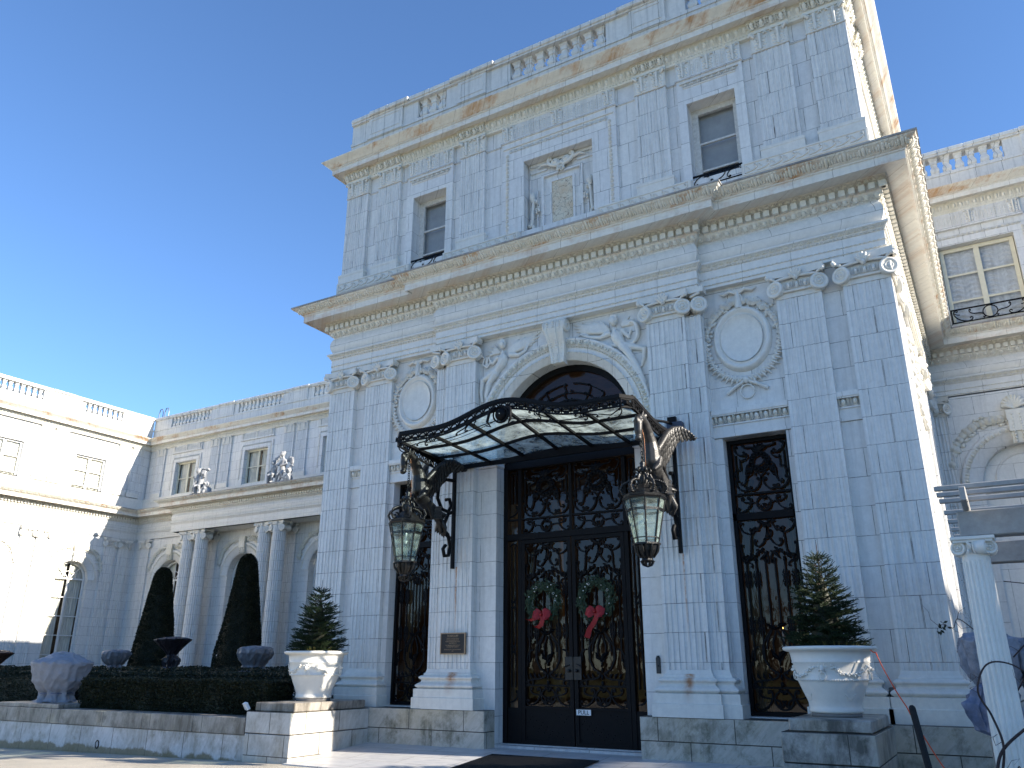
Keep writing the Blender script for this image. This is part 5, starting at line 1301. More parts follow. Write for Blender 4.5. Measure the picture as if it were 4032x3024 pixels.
dark_room(FX(-49.3), 8.2, 33.6, .3, 9, -4, -.4); dark_room(FX(-49.3), 8.2, 33.6, 11.3, 15.6, -4, -.4)
for y in (31.95, 32.95, 27.55, 26.6, 22.15, 21.2):
    m = MB(); shaft(m, FX(-48.78), y-.38, y+.38, .3, 8.77, 0, .15, 5); o = obj(m, 'pilaster', M_pil, mansion); put_capital(-48.78, y, 8.75, pi/2, o, .85)
    attic_pilaster(FX(-48.9), y-.38, y+.38)
m = MB(FL); m.box(8, 33.8, -.1, .08, 11.3, 12.1); obj(m, 'scroll_block', M_cap, mansion)
parapet(FX(-48.87), 8, 33.8, [grp(29.95, 8), grp(24.5, 8), grp(19.0, 8)], panels=[(26.4, 28.0), (20.9, 22.4)])
# right wing beyond the entrance block
m = MB(FG); wallpanel(m, -.8, 33, -.3, 9.4, [('a', .22, 2.50, 1.0, 6.60)], .3); obj(m, 'wall', M_wall, mansion)
m = MB(FP(26.98)); wallpanel(m, -.8, 33, 11.2, 15.7, [('r', .22, 2.34, 11.72, 14.42)], .3); obj(m, 'wall', M_attic, mansion)
m = MB(FP(27.12)); m.quad((.2, 0, .8), (2.52, 0, .8), (2.52, 0, 7.8), (.2, 0, 7.8)); m.box(.2, 2.52, 0, .1, 6.30, 6.60); m.tube(flat([(1.36+.78*cos(pi*i/16), 6.72+.78*sin(pi*i/16)) for i in range(17)]), .04, 5); m.box(.5, 2.2, 0, .04, 6.68, 6.74); obj(m, 'blind_arch_panel', M_plain, mansion)
m = MB(); band(m, FP(27.0), .2, 2.52, .0, 6.45, .2, p_egg(.2, .2, .07)); obj(m, 'carved_courses', M_orn, mansion)
arched_surround(FG, 1.36, 1.14, 6.60, shell=True, seed=5, wide=.55, mat=M_wall)
window(FP(27.2), .24, 2.32, 11.72, 14.40, 0, 2, 3, M_creamfr, .12, .06, curtain=('swag', M_swag), name='attic_window', bz=[13.45, 12.55])
surround(FP(26.98), .22, 2.34, 11.72, 14.42, .34)
m = MB(FP(26.85)); m.box(.24, 2.36, -.02, .02, 12.13, 12.17); m.box(.24, 2.36, -.02, .02, 11.70, 11.73)
for s in (-1, 1):
    m.box(1.3+s*1.04-.02, 1.3+s*1.04+.02, -.02, .02, 11.7, 12.15); m.tube(flat(at(T_C, 1.3+s*.74, 11.93, .5, .40, s, 1)), .02, 4); m.tube(flat(at(T_S, 1.3+s*.36, 11.93, .4, .34, s, 1)), .02, 4); m.tube(flat(at(T_H, 1.3+s*.9, 12.04, .16, .14, s, 1)), .016, 4)
m.tube(flat(ring(1.3, 11.93, .2, .19, 14)+[(1.5, 11.93)]), .02, 4)
obj(m, 'window_railing', M_iron, mansion)
m = MB(); shaft(m, FP(26.72), -.95, -.37, .3, 8.77, 0, .15, 5); o = obj(m, 'pilaster', M_pil, mansion); put_capital(-.66, 26.72, 8.75, 0, o, .7)
parapet(FP(26.86), -.8, 6.2, [grp(1.32, 7), grp(5.2, 3)], panels=[(3.1, 4.1)])
dark_room(FP(27.3), .0, 6, 11.3, 15.6, -4, -.5)
# projecting right wing (outside the frame: it throws the shade with the balustrade gaps)
m = MB(FW(33)); wallpanel(m, -27, -4, -.3, 9.4); wallpanel(m, -27, -4, 11.2, 15.7); m.box(-27, -4, -6, -.01, 11.3, 16.9); obj(m, 'wall', M_wall, mansion)
m = MB(); bl = make_baluster(.66)
gs = [(27-2.2-5.4*i) for i in range(4)]
for c in gs:
    for k in range(9): m.put(bl, Matrix.Translation((33.2, c+(k-4)*.37, 17.06)))
o = obj(m, 'baluster', M_par, mansion); o['kind'] = 'stuff'
m = MB(); m.box(33, 33.36, 4, 27, 16.3, 17.06); m.box(32.9, 33.46, 4, 27, 17.72, 17.92)
ys = sorted([4]+[c-1.66 for c in gs]+[c+1.66 for c in gs]+[27])
for i in range(0, len(ys), 2): m.box(33, 33.36, ys[i], ys[i+1], 17.06, 17.72)
obj(m, 'parapet', M_par, mansion)
# ------------------------------------------------------------------ spandrel figures (bas relief, each one sculpted mesh)
def limb(m, pts, rs, p=.06): m.tube([(a, -p, b) for a, b in pts], rs, 10); [m.ball((a, -p, b), r, 6, 8) for (a, b), r in zip(pts, rs)]
def feathers(m, root, tips, r=.035, p=.03):
    for t in tips: m.tube([(root[0], -p, root[1]), ((root[0]*.45+t[0]*.55), -p*1.3, root[1]*.45+t[1]*.55+.01), (t[0], -p*.6, t[1])], [r, r*1.1, r*.4], 6)
def face(m, x, z, d, r=.10, p=.10):
    m.ball((x, -p, z), (r*.85, r*.8, r), 8, 10); m.ball((x+d*r*.55, -p-r*.62, z-.12*r), (.14*r, .25*r, .22*r), 5, 6)
    for k in range(13):
        a = radians(25+k*25); m.ball((x-d*.15*r+.85*r*cos(a)*(.9), -p-.25*r, z+.42*r+.62*r*sin(a)), (.26*r, .3*r, .22*r), 4, 6)
    for s in (-1, 1): m.ball((x+d*.2*r+s*.28*r, -p-r*.74, z+.08*r), (.12*r, .08*r, .07*r), 4, 5)
    m.ball((x+d*.35*r, -p-r*.70, z-.5*r), (.2*r, .10*r, .06*r), 4, 5)
m = MB()
limb(m, [(-1.55, 8.72), (-1.60, 8.60), (-1.72, 8.47), (-1.80, 8.40)], [.13, .125, .105, .12], .05); limb(m, [(-1.56, 8.90), (-1.55, 8.78)], [.05, .07], .07)
limb(m, [(-1.76, 8.36), (-1.94, 8.16), (-2.03, 7.82), (-2.0, 7.76)], [.095, .075, .05, .045], .07); limb(m, [(-1.86, 8.40), (-2.14, 8.26), (-2.18, 7.98), (-2.15, 7.72)], [.09, .075, .055, .035], .05)
limb(m, [(-1.34, 8.79), (-1.10, 8.74), (-.92, 8.82), (-.85, 8.94)], [.065, .055, .045, .035], .06); limb(m, [(-1.71, 8.78), (-1.84, 8.66), (-1.93, 8.76)], [.06, .05, .035], .06)
for k in range(4): m.tube([(-.86+.012*k, -.06, 8.94), (-.87+.025*k, -.07, 9.02)], .012, 5)
m.ball((-1.80, -.06, 8.42), (.16, .07, .09), 6, 8); limb(m, [(-1.85, 8.44), (-2.0, 8.42), (-2.06, 8.34)], [.07, .05, .03], .05)
face(m, -1.55, 9.10, 1, .115)
feathers(m, (-1.40, 8.86), [(-.52, 9.24), (-.55, 9.14), (-.62, 9.04), (-.74, 8.96), (-.90, 8.90), (-1.05, 8.98), (-.75, 9.22), (-.95, 9.2), (-1.12, 9.18)], .05, .03); feathers(m, (-1.66, 8.92), [(-1.95, 9.14), (-2.04, 9.04), (-2.08, 8.92), (-1.85, 9.18)], .04, .02)
for a in (-1, 1): limb(m, [(-2.02, 8.58), (-2.02+a*.11, 8.68), (-2.02+a*.07, 8.84), (-2.02+a*.13, 8.90)], [.03, .03, .02, .03], .07)
for k in range(4): m.tube([(-2.05+.022*k, -.08, 8.6), (-2.05+.022*k, -.08, 8.86)], .007, 4)
lf = remeshed(m, 'relief_figure', M_relief, .013, 2, parent=mansion, loc=(0, 0, 0)); lf.location = Vector((CX, 15.83, 0))-WL['mansion']
m = MB()
limb(m, [(1.46, 8.70), (1.52, 8.58), (1.59, 8.46), (1.63, 8.40)], [.14, .13, .105, .12], .05); limb(m, [(1.42, 8.88), (1.44, 8.76)], [.05, .07], .07)
limb(m, [(1.66, 8.36), (1.80, 8.12), (1.98, 7.76), (2.10, 7.46)], [.10, .085, .06, .04], .08); limb(m, [(1.68, 8.42), (1.92, 8.34), (2.12, 8.26), (2.09, 8.04), (2.02, 7.88)], [.09, .075, .07, .05, .035], .04)
limb(m, [(1.28, 8.79), (1.06, 8.74), (.82, 8.80), (.66, 8.87)], [.065, .055, .045, .04], .06); limb(m, [(1.62, 8.80), (1.76, 8.62), (1.81, 8.76)], [.065, .05, .04], .05)
m.ball((1.64, -.07, 8.42), (.16, .07, .10), 6, 8); limb(m, [(1.55, 8.46), (1.36, 8.50), (1.22, 8.50)], [.06, .05, .03], .04)
face(m, 1.42, 9.07, -1, .12)
feathers(m, (1.28, 8.86), [(.36, 9.24), (.38, 9.14), (.44, 9.04), (.54, 8.96), (.70, 8.92), (.88, 8.94), (.6, 9.25), (.85, 9.22), (1.05, 9.18), (1.15, 9.08)], .055, .03); feathers(m, (1.58, 8.94), [(1.80, 9.14), (1.9, 9.04), (1.94, 8.92)], .045, .02)
m.tube([(1.84+.15*cos(a), -.07, 8.72+.26*sin(a)) for a in [radians(-110+22*i) for i in range(11)]], [.02, .03, .045, .055, .06, .06, .06, .055, .045, .03, .02], 6)
limb(m, [(.66, 8.88), (.56, 8.93), (.50, 8.90)], [.03, .025, .015], .05)
rf = remeshed(m, 'relief_figure', M_relief, .013, 2, parent=mansion, loc=(0, 0, 0)); rf.location = Vector((CX, 15.83, 0))-WL['mansion']
# ------------------------------------------------------------------ putti groups on the porch roof
def putto(m, hip, sh, head, kneeL, footL, kneeR, footR, elL, hL, elR, hR, s=1.0):
    V = Vector
    def t(p, r): m.tube(p, [q*s for q in r], 10); [m.ball(a, q*s, 6, 8) for a, q in zip(p, r)]
    t([hip, tuple((V(hip)+V(sh))/2), sh], [.17, .16, .15]); t([sh, head], [.07, .07])
    m.ball(head, (.135*s, .14*s, .15*s), 8, 10); m.ball((head[0], head[1]-.13*s, head[2]-.01), (.02*s, .04*s, .03*s), 4, 6)
    for k in range(16): a = k*2.4; b = .2+k*.07; m.ball((head[0]+.12*s*cos(a), head[1]+.03+.11*s*sin(a), head[2]+.14*s*cos(b*1.2)), .05*s, 4, 6)
    for k, f in ((kneeL, footL), (kneeR, footR)):
        t([hip, k, tuple(V(k)*.4+V(f)*.6), f], [.125, .095, .075, .045]); t([f, (f[0]-.03, f[1]-.14*s, f[2]-.02)], [.05, .035])
    for e, h, sx in ((elL, hL, -1), (elR, hR, 1)): t([(sh[0]+sx*.12*s, sh[1], sh[2]+.02), e, h], [.075, .06, .045]); m.ball(h, .055*s, 5, 7)
def rocks(m, c, r, seed):
    q = random.Random(seed); m.ball(c, tuple(a*.72 for a in r), 7, 9)
    for k in range(14):
        a, b = q.uniform(0, 6.28), q.uniform(-.6, 1.2); m.ball((c[0]+r[0]*.7*cos(a)*cos(b), c[1]+r[1]*.7*sin(a)*cos(b), c[2]+r[2]*.7*sin(b)), tuple(a_*q.uniform(.18, .36) for a_ in r), 5, 6)
m = MB()
putto(m, (-.28, 0, .72), (-.30, -.02, 1.22), (-.34, -.05, 1.58), (-.42, -.2, .46), (-.50, -.1, .08), (-.16, -.22, .44), (-.14, -.16, .10), (-.45, -.12, .95), (-.5, -.2, 1.2), (.02, -.1, 1.5), (.22, -.1, 1.52))
putto(m, (.05, -.12, .60), (.12, -.10, 1.08), (.24, -.12, 1.36), (-.04, -.42, .55), (-.02, -.38, .16), (.30, -.40, .52), (.34, -.30, .14), (-.12, -.15, 1.0), (-.14, -.3, .82), (.42, -.15, 1.12), (.36, -.12, 1.48))
for c, r in (((.48, .05, .25), (.40, .34, .36)), ((.50, .0, .62), (.28, .24, .26)), ((.05, .1, .12), (.75, .38, .16)), ((-.62, .05, .12), (.28, .3, .14)), ((.30, .12, 1.62), (.22, .14, .13)), ((-.1, .14, 1.70), (.26, .13, .09)), ((-.72, 0, .45), (.05, .05, .32)), ((-.6, 0, .55), (.16, .08, .07)), ((.52, -.2, .72), (.14, .1, .10))): rocks(m, c, r, int(c[0]*100))
g1 = remeshed(m, 'putti_statue', M_putto, .026, 2, loc=(-40.75, 31.95, 11.28)); tag(g1, 'grey stone group of two children on porch roof, nearer the corner', 'statue', 'statues on the porch roof')
m = MB()
putto(m, (-.45, -.05, .58), (-.48, -.04, 1.0), (-.50, -.10, 1.28), (-.66, -.30, .52), (-.74, -.22, .06), (-.28, -.34, .56), (-.34, -.28, .14), (-.70, -.1, .82), (-.82, -.2, .72), (-.24, -.12, .86), (-.1, -.2, 1.0), .95)
putto(m, (.14, 0, .86), (.20, -.02, 1.34), (.12, -.08, 1.72), (-.02, -.2, .52), (-.20, -.14, .10), (.26, -.16, .54), (.06, -.1, .2), (-.08, -.12, 1.1), (-.26, -.2, 1.12), (.48, -.05, 1.14), (.2, -.24, 1.02), 1.05)
for c, r in (((.60, .0, .28), (.44, .34, .34)), ((.66, 0, .70), (.26, .22, .26)), ((.0, .1, .10), (.95, .38, .12)), ((-.86, 0, .34), (.16, .16, .26)), ((-.46, .08, 1.52), (.28, .10, .20)), ((-.30, .1, 1.66), (.16, .08, .18)), ((.52, .16, 1.42), (.30, .10, .22)), ((.72, .1, 1.30), (.16, .1, .32)), ((.86, -.05, .98), (.20, .06, .10)), ((.5, -.22, .62), (.12, .1, .1))): rocks(m, c, r, int(c[0]*90))
g2 = remeshed(m, 'putti_statue', M_putto, .026, 2, loc=(-34.05, 31.95, 11.28)); tag(g2, 'grey stone group of two children on porch roof with a wing', 'statue', 'statues on the porch roof'); g2['label'] = 'taller grey stone group of two children on porch roof, nearer entrance block'
# roof ladder hoops
m = MB()
for dx in (0, .62): m.tube([(-50.2+dx, 35, 17.3), (-50.2+dx, 35, 18.8), (-50.1+dx, 35, 19.1), (-49.88+dx, 35, 19.1), (-49.78+dx, 35, 18.8), (-49.78+dx, 35, 17.3)], .035, 6)
tag(obj(m, 'roof_ladder', M_steel), 'dark steel ladder hoops rising behind the parapet at roof corner', 'ladder')
# ------------------------------------------------------------------ ground, terrace, walls
def gz(x, y):
    z = -.27-.10*max(0, min(1, (12.9-y)/13)); 
    if x < -12.8: z -= .017*min(14, -12.8-x)
    return z
m = MB(); xs = [-400, -80, -40, -30, -23, -18, -14, -12.8, -8, -4, 0, 5, 12, 30, 80, 400]; ys = [-400, -60, -20, -5, 0, 4, 8, 10, 12, 13, 14.5, 40, 120, 400]
m.grid([[(x, y, gz(x, y)) for x in xs] for y in ys], smooth=True); structure(m, 'gravel_drive', M_asph)
m = MB(); m.grid([[(x, y, -.30+.02*sin(x*.3)*cos(y*.2)) for x in [-300+10*i for i in range(61)]] for y in [-300+9.8*j for j in range(30)]]); structure(m, 'lawn', M_lawn)
def tz(y): return -.035-.082*max(0, 15.4-y)
m = MB(); m.grid([[(x, y, tz(y)) for x in (-12.8, CX, -3.1)] for y in (12.82, 13.6, 14.5, 15.42, 16.2)], smooth=False); m.grid([[(x, 12.82, z) for x in (-12.8, -3.1)] for z in (-.5, tz(12.82))], smooth=False)
structure(m, 'marble_terrace', M_floor)
m = MB(); m.box(-48.9, -14.2, 13.4, 33.8, -.5, .50); m.box(-14.3, -12.9, 15.3, 33, -.5, .5); structure(m, 'garden_bed', M_earth)
m = MB(); m.box(-2.9, 33, 14.0, 26.8, -.6, -.14); structure(m, 'right_garden_bed', M_earth)
# low retaining wall left of the steps
rw = thing('retaining_wall', (-24, 13.2, -.4), 'low weathered marble retaining wall running left from the entrance steps', 'wall')
def rpart(o, nm, mt): q = obj(o, nm, mt); q.parent = rw; q.location = WL[q.name]-WL[rw.name]
m = MB(); m.box(-48, -14.12, 12.98, 13.5, -1, .205); rpart(m, 'wall_face', M_wallm)
m = MB(); random.seed(4); x = -14.12
while x > -48:
    w = random.uniform(1.5, 2.1); dy = random.uniform(-.006, .006); m.bbox(x-w+.008, x, 12.955+dy, 13.52, .215, .555, .012); x -= w
rpart(m, 'coping', M_cope)
m = MB(); m.lathe([(.085, 0), (.10, -.012), (.07, -.02), (.065, .12)], 14, (-19.05, 12.985, -.18), 'y', sx=.8); rpart(m, 'drain_hole', M_black)
m = MB(); m.bbox(-23.6, -20.9, 13.0, 14.6, .556, .66, .015); m.box(-60, -23.6, 13.5, 14.0, .5, .54); rpart(m, 'urn_slab', M_cope)
# pedestals either side of the steps
def pedestal(x0, x1, y0, lab, mat):
    r = thing('pedestal', ((x0+x1)/2, (y0+15.4)/2, -.3), lab, 'pedestal', 'stone pedestals flanking the steps')
    m = MB(); m.bbox(x0, x1, y0, 15.39, -.6, .255, .012); m.bbox(x0, x1, y0-.004, 15.386, .262, .68, .015); b = obj(m, 'pedestal_block', mat); b.parent = r; b.location = WL[b.name]-WL[r.name]
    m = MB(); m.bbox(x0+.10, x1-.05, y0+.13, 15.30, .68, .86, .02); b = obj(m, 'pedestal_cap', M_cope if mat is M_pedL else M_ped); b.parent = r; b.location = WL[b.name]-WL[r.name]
    return r
pedestal(-14.10, -12.80, 12.95, 'pale sunlit stone pedestal left of the entrance steps', M_pedL)
pedestal(-3.12, -1.80, 13.25, 'dark lichened stone pedestal right of the entrance steps', M_ped)
# planters
def make_planter(x, y, z):
    r = thing('planter', (x, y, z), 'x', 'planter', 'large white planters on the pedestals')
    m = MB(); prof = [(.30, .06), (.385, .06), (.40, .09), (.385, .13), (.385, .16), (.41, .24), (.47, .38), (.515, .50), (.525, .52), (.54, .53), (.54, .55), (.53, .56), (.555, .68), (.575, .78), (.585, .79), (.595, .80), (.585, .815), (.60, .90), (.615, .96), (.66, .965), (.70, .985), (.715, 1.01), (.70, 1.035), (.66, 1.04), (.61, 1.03), (.58, .95)]
    m.lathe(prof, 56); random.seed(2)
    for k in range(4):                                # swags and lion masks
        a0 = k*pi/2+.4
        for i in range(22):
            t = i/21; a = a0+.25+t*(pi/2-.5); z_ = .73-.13*sin(pi*t); rr = .535+.19*(z_-.5)
            for q in range(2): m.ball((rr*cos(a)+random.uniform(-.012, .012), rr*sin(a)+random.uniform(-.012, .012), z_+random.uniform(-.03, .03)), (.020, .020, .017), 4, 6)
        a = a0; c, s = cos(a), sin(a); rr = .565
        m.ball((rr*c, rr*s, .70), (.035, .035, .06), 6, 8)
        for q in range(9): b = q*.7; m.ball((rr*c-.06*sin(b)*s, rr*s+.06*sin(b)*c, .715+.07*cos(b)), .016, 4, 5)
        m.ball(((rr+.05)*c, (rr+.05)*s, .69), .025, 4, 6)
        m.tube([((rr+.02)*c-.05*sin(b)*s, (rr+.02)*s+.05*sin(b)*c, .60+.055*cos(b)) for b in [2*pi*i/12 for i in range(13)]], .011, 5)
        for q in range(5): t = q/4-.5; a2 = a0+pi/4; m.tube([(.375*cos(a2), .375*sin(a2), .19), (.425*cos(a2+t*.22), .425*sin(a2+t*.22), .30), (.455*cos(a2+t*.40), .455*sin(a2+t*.40), .40-.25*t*t)], [.012, .018, .006], 5)
    for k in range(90): a = 2*pi*k/90; m.ball((.545*cos(a), .545*sin(a), .54), .012, 3, 5)
    sub(m, 'pot', M_pot, r)
    m = MB(); m.lathe([(.0, 0), (.37, 0), (.37, .062), (0, .062)], 28); sub(m, 'pot_foot', M_potbase, r)
    m = MB(); m.lathe([(.605, .97), (.3, 1.0), (0, 1.01)], 24); sub(m, 'soil', M_soil, r); return r
pL = make_planter(-13.42, 14.2, .86); pL['label'] = 'large white moulded planter on the pale pedestal left of the door'
pR = dup(pL, (-2.46, 14.25, .86), 1.1); pR['label'] = 'large white moulded planter on the dark pedestal right of the door'
# ------------------------------------------------------------------ things on and by the walls
m = MB(FP(15.58)); m.bbox(-10.97, -10.33, 0, .03, 1.85, 2.28, .006); pq = obj(m, 'plaque', M_plaque); tag(pq, 'dark bronze plaque with raised lettering on pilaster left of door', 'plaque')
m = MB(FP(15.58)); rect_frame(m, -10.985, -10.315, 1.835, 2.295, .022, -.01, .042); r = obj(m, 'plaque_rim', M_plaqrim); r.parent = pq; r.location = WL[r.name]-WL[pq.name]
m = MB()
for i, (tx, sz) in enumerate((("ROSECLIFF", .062), ("THIS IS A HOUSE WHICH", .030), ("ITS FURNISHINGS AND A", .030), ("MAINTENANCE FUND WERE", .030), ("WAS GIVEN TO", .030), ("THE PRESERVATION SOCIETY", .030), ("OF NEWPORT COUNTY", .030), ("BY MR AND MRS J EDGAR MONROE", .028), ("1971", .028))):
    z = (2.225, 2.17, 2.137, 2.104, 2.071, 2.025, 1.992, 1.935, 1.902)[i]
    m.put(text_mb(tx, sz, .003), Matrix.Translation((-10.65, 15.548, z)))
r = obj(m, 'plaque_lettering', M_plaqrim); r.parent = pq; r.location = WL[r.name]-WL[pq.name]
m = MB(FP(15.82)); m.bbox(-5.985, -5.895, 0, .03, 1.46, 1.76, .01); m.ball((-5.94, .035, 1.60), .02, 5, 8); m.tube([(-5.94, .02, 1.76), (-5.94, .02, 1.79)], .03, 6)
tag(obj(m, 'doorbell', simple('dark_bell_plate', (.03, .035, .04), .4, .5, .4)), 'small dark doorbell plate on the white pier right of door', 'doorbell')
m = MB(Frame(CX, 16.14)); m.box(.05, .38, -.004, .004, .635, .745); ps = obj(m, 'pull_sign', M_sign); tag(ps, 'small white sign reading PULL on the right door leaf', 'sign')
t = MB(); t.put(text_mb("PULL", .115, .002), Matrix.Translation((CX+.215, 16.133, .688))); r = obj(t, 'sign_lettering', M_black); r.parent = ps; r.location = WL[r.name]-WL[ps.name]
def wreath(x, z, lab, tail):
    r = thing('wreath', (x, 16.10, z), lab, 'wreath', 'christmas wreaths on the door leaves'); random.seed(int(z*100)+tail*7)
    m = MB()
    for k in range(760):
        a = random.uniform(0, 2*pi); rr = .335+random.gauss(0, .055); b = a+random.choice((-1, 1))*random.uniform(.9, 1.7); L = random.uniform(.06, .13)
        p = Vector((rr*cos(a), random.uniform(-.10, .0), rr*sin(a))); d = Vector((cos(b), random.uniform(-.5, .2), sin(b))).normalized()*L; w = d.cross(Vector((0, 1, 0))).normalized()*.016
        m.add([tuple(p-w*.3), tuple(p+d*.5-w), tuple(p+d), tuple(p+d*.5+w)], [(0, 1, 2, 3)])
    sub(m, 'fir_ring', M_fir, r); m = MB()
    for k in range(9):
        a = random.uniform(0, 6.28); p = (.34*cos(a)+random.gauss(0, .04), -.11, .34*sin(a)+random.gauss(0, .04)); m.ball(p, .014, 3, 5)
    for k in range(2): a = 2.0-k*1.5; m.tube([(.33*cos(a)+.025*cos(b), -.12, .33*sin(a)+.025*sin(b)) for b in [i*.7 for i in range(10)]], .004, 3)
    sub(m, 'berries', M_whitefr, r)
    m = MB()
    for s in (-1, 1):
        for dz, sc in ((.0, 1.), (.05, .75), (-.05, .8)):
            rows = [[(s*(.01+.21*sc*t), -.13-.05*sin(pi*t)+(.03 if e else -.03)*t, -.27+dz+(1 if e else -1)*(.015+.075*sc*sin(pi*min(1, t*.8)))) for e in (0, .0, 1)][::2] for t in [i/7 for i in range(8)]]; m.grid(rows)
            rows = [[(s*(.01+.21*sc*t), -.10-.02*sin(pi*t)+q*.06, -.27+dz+.09*sc*sin(pi*t*.9)*(1-2*q)) for q in (0, .5, 1)] for t in [i/7 for i in range(8)]]; m.grid(rows)
    m.ball((0, -.16, -.27), (.035, .03, .04), 5, 7)
    for px in ([(0, -.27), (.03, -.40), (.0, -.50), (-.10, -.56), (-.16, -.53)], [(-.02, -.27), (-.10, -.36), (-.30, -.40), (-.36, -.37)]) if tail == 0 else ([(0, -.27), (.04, -.38), (-.02, -.50), (-.12, -.62), (-.18, -.80)], [(.02, -.3), (.10, -.36), (.16, -.40)]):
        m.grid([[(a-.045, -.13-.02*i, b+.02), (a+.05, -.15, b-.015)] for i, (a, b) in enumerate(px)])
    sub(m, 'red_bow', M_red, r); return r
wreath(-8.62, 2.93, 'green wreath with red bow hanging on the left door leaf', 0)
wreath(-7.34, 2.95, 'green wreath with red bow and long tail on the right door leaf', 1)
m = MB(); 
rows = [[(x, y, tz(y)+.016) for x in (-9.2, -6.85)] for y in (13.0, 14.9)]; m.grid(rows, smooth=False)
for i in range(60): y = 13.02+1.86*i/59; m.box(-9.19, -6.86, y, y+.014, tz(y)+.014, tz(y)+.024)
m.box(-9.2, -6.85, 12.99, 13.0, tz(13)+.0, tz(13)+.018)
tag(obj(m, 'door_mat', M_mat), 'black ribbed rubber mat lying on the marble terrace', 'mat')
m = MB(); m.tube([(-1.78, 15.70, .70), (-1.78, 15.70, 1.02), (-1.78, 15.78, 1.25)], .06, 8); tag(obj(m, 'downpipe', simple('dark_grey_pipe', (.06, .06, .065), .5)), 'short dark grey pipe between pilaster bases behind the right planter', 'pipe')
sp = thing('floodlight', (-14.45, 13.25, .56), 'small floodlight box tilted on the wall coping beside left pedestal', 'floodlight')
m = MB(); m.bbox(-.11, .11, -.04, .04, -.08, .08, .01); o = sub(m, 'lamp_head', M_sign, sp); o.location = (0, 0, .20); o.rotation_euler = (radians(30), 0, radians(-30))
m = MB(); m.tube([(0, .04, 0), (.05, .06, .1), (.02, .05, .2)], .018, 6); m.box(-.06, .06, -.03, .08, 0, .02); sub(m, 'lamp_bracket', M_black, sp)
m = MB(); b = Vector((-.67, 9.0, -.36)); tdir = Vector((-.20, .0, 1.6)); m.tube([b, b+tdir*.99, b+tdir, b+tdir*1.008], [.031, .031, .026, .012], 14); tag(obj(m, 'black_pole', M_mat), 'leaning black pole with rounded top in front of right pedestal', 'pole')
m = MB()
cp = [(-1.83, 14.05, 1.86), (-1.73, 13.9, 1.80), (-1.60, 13.85, 1.45), (-1.40, 13.75, 1.05), (-1.20, 13.7, .60), (-.95, 13.6, .15), (-.70, 13.3, -.10), (-.45, 12.9, -.13), (.1, 12.6, -.22), (.9, 12.2, -.26)]
pts = []
for i in range(len(cp)-1):
    for k in range(5): pts.append(Vector(cp[i]).lerp(Vector(cp[i+1]), k/5)+Vector((0, 0, -.02*sin(pi*k/5))))
m.tube(pts, .010, 6); tag(obj(m, 'extension_cord', M_cord), 'thin orange extension cord running down from the right planter', 'cord')
# ------------------------------------------------------------------ covered urns
def cover(name, loc, prof, mat, lab, cat='urn', fold=.028, nf=9, seed=1, parts=(), tilt=0):
    r = thing(name, loc, lab, cat, 'garden urns wrapped for winter'); random.seed(seed); m = MB(); n = 110
    ph = [random.uniform(0, 6.28) for _ in range(6)]; rows = []
    P = []
    for (r0, z0, f0), (r1, z1, f1) in zip(prof, prof[1:]):
        for k in range(8): t = k/8; P.append((r0+(r1-r0)*t, z0+(z1-z0)*t, f0+(f1-f0)*t))
    P.append(prof[-1])
    for rr, z, f in P:
        row = []
        for k in range(n):
            a = 2*pi*k/n; w = f*(sin(nf*a+ph[0]+2.2*z)+.6*sin((nf+5)*a+ph[1]-3*z)+.8*sin(3*a+ph[2]+z)+.5*sin(2*nf*a+ph[3]+5*z)*abs(sin(a+ph[4])))
            row.append((max(.001, rr+w)*cos(a), max(.001, rr+w)*sin(a), z+.5*f*sin(5*a+ph[5])+tilt*rr*cos(a)))
        rows.append(row)
    m.grid(rows, False, True); crumple(m, fold, 3.2+seed*.1); sub(m, 'canvas_cover', mat, r)
    m = MB()
    for rr, z in parts: m.tube([(rr*cos(2*pi*k/30), rr*sin(2*pi*k/30), z+.01*sin(k)) for k in range(30)], .014, 5, closed=True)
    if parts: sub(m, 'tie_cord', M_blue, r)
    return r
cover('covered_urn', (-22.35, 13.80, .66), [(.52, 0, .05), (.44, .05, .05), (.40, .16, .05), (.42, .26, .035), (.50, .34, .02), (.62, .58, .012), (.70, .82, .008), (.745, .97, .004), (.735, 1.0, .003), (.50, 1.12, .004), (.22, 1.25, .003), (.01, 1.29, 0)], M_tarp, 'large pale grey canvas covered urn on slab at end of the wall', seed=3, parts=((.425, .22),), nf=7)
cover('covered_urn', (-32.0, 22, 1.2), [(.30, 0, .05), (.26, .25, .06), (.24, .38, .03), (.42, .55, .03), (.52, .72, .02), (.54, .84, .015), (.48, .93, .02), (.20, .99, .01), (.01, 1.0, 0)], M_tarp2, 'small silver grey wrapped urn standing left of the topiary cones', seed=5, parts=((.25, .36),), tilt=.08)
cover('covered_urn', (-21.65, 20, 1.1), [(.34, 0, .05), (.36, .30, .07), (.30, .40, .04), (.32, .48, .03), (.48, .68, .03), (.57, .88, .02), (.56, 1.0, .012), (.45, 1.07, .01), (.01, 1.12, 0)], M_tarp2, 'silver grey wrapped urn behind hedges next to left planter', seed=9, parts=((.305, .44),))
cover('covered_urn', (-25.9, 20, 1.0), [(.24, 0, .05), (.20, .5, .05), (.22, .62, .05), (.24, .80, .05), (.13, .93, .02), (.18, .98, .02), (.40, 1.22, .015), (.60, 1.42, .01), (.62, 1.46, .008), (.35, 1.53, .008), (.01, 1.56, 0)], M_dark, 'dark plum wrapped chalice shaped urn between the topiary cones', seed=12, parts=((.14, .94), (.21, .52)), tilt=.04)
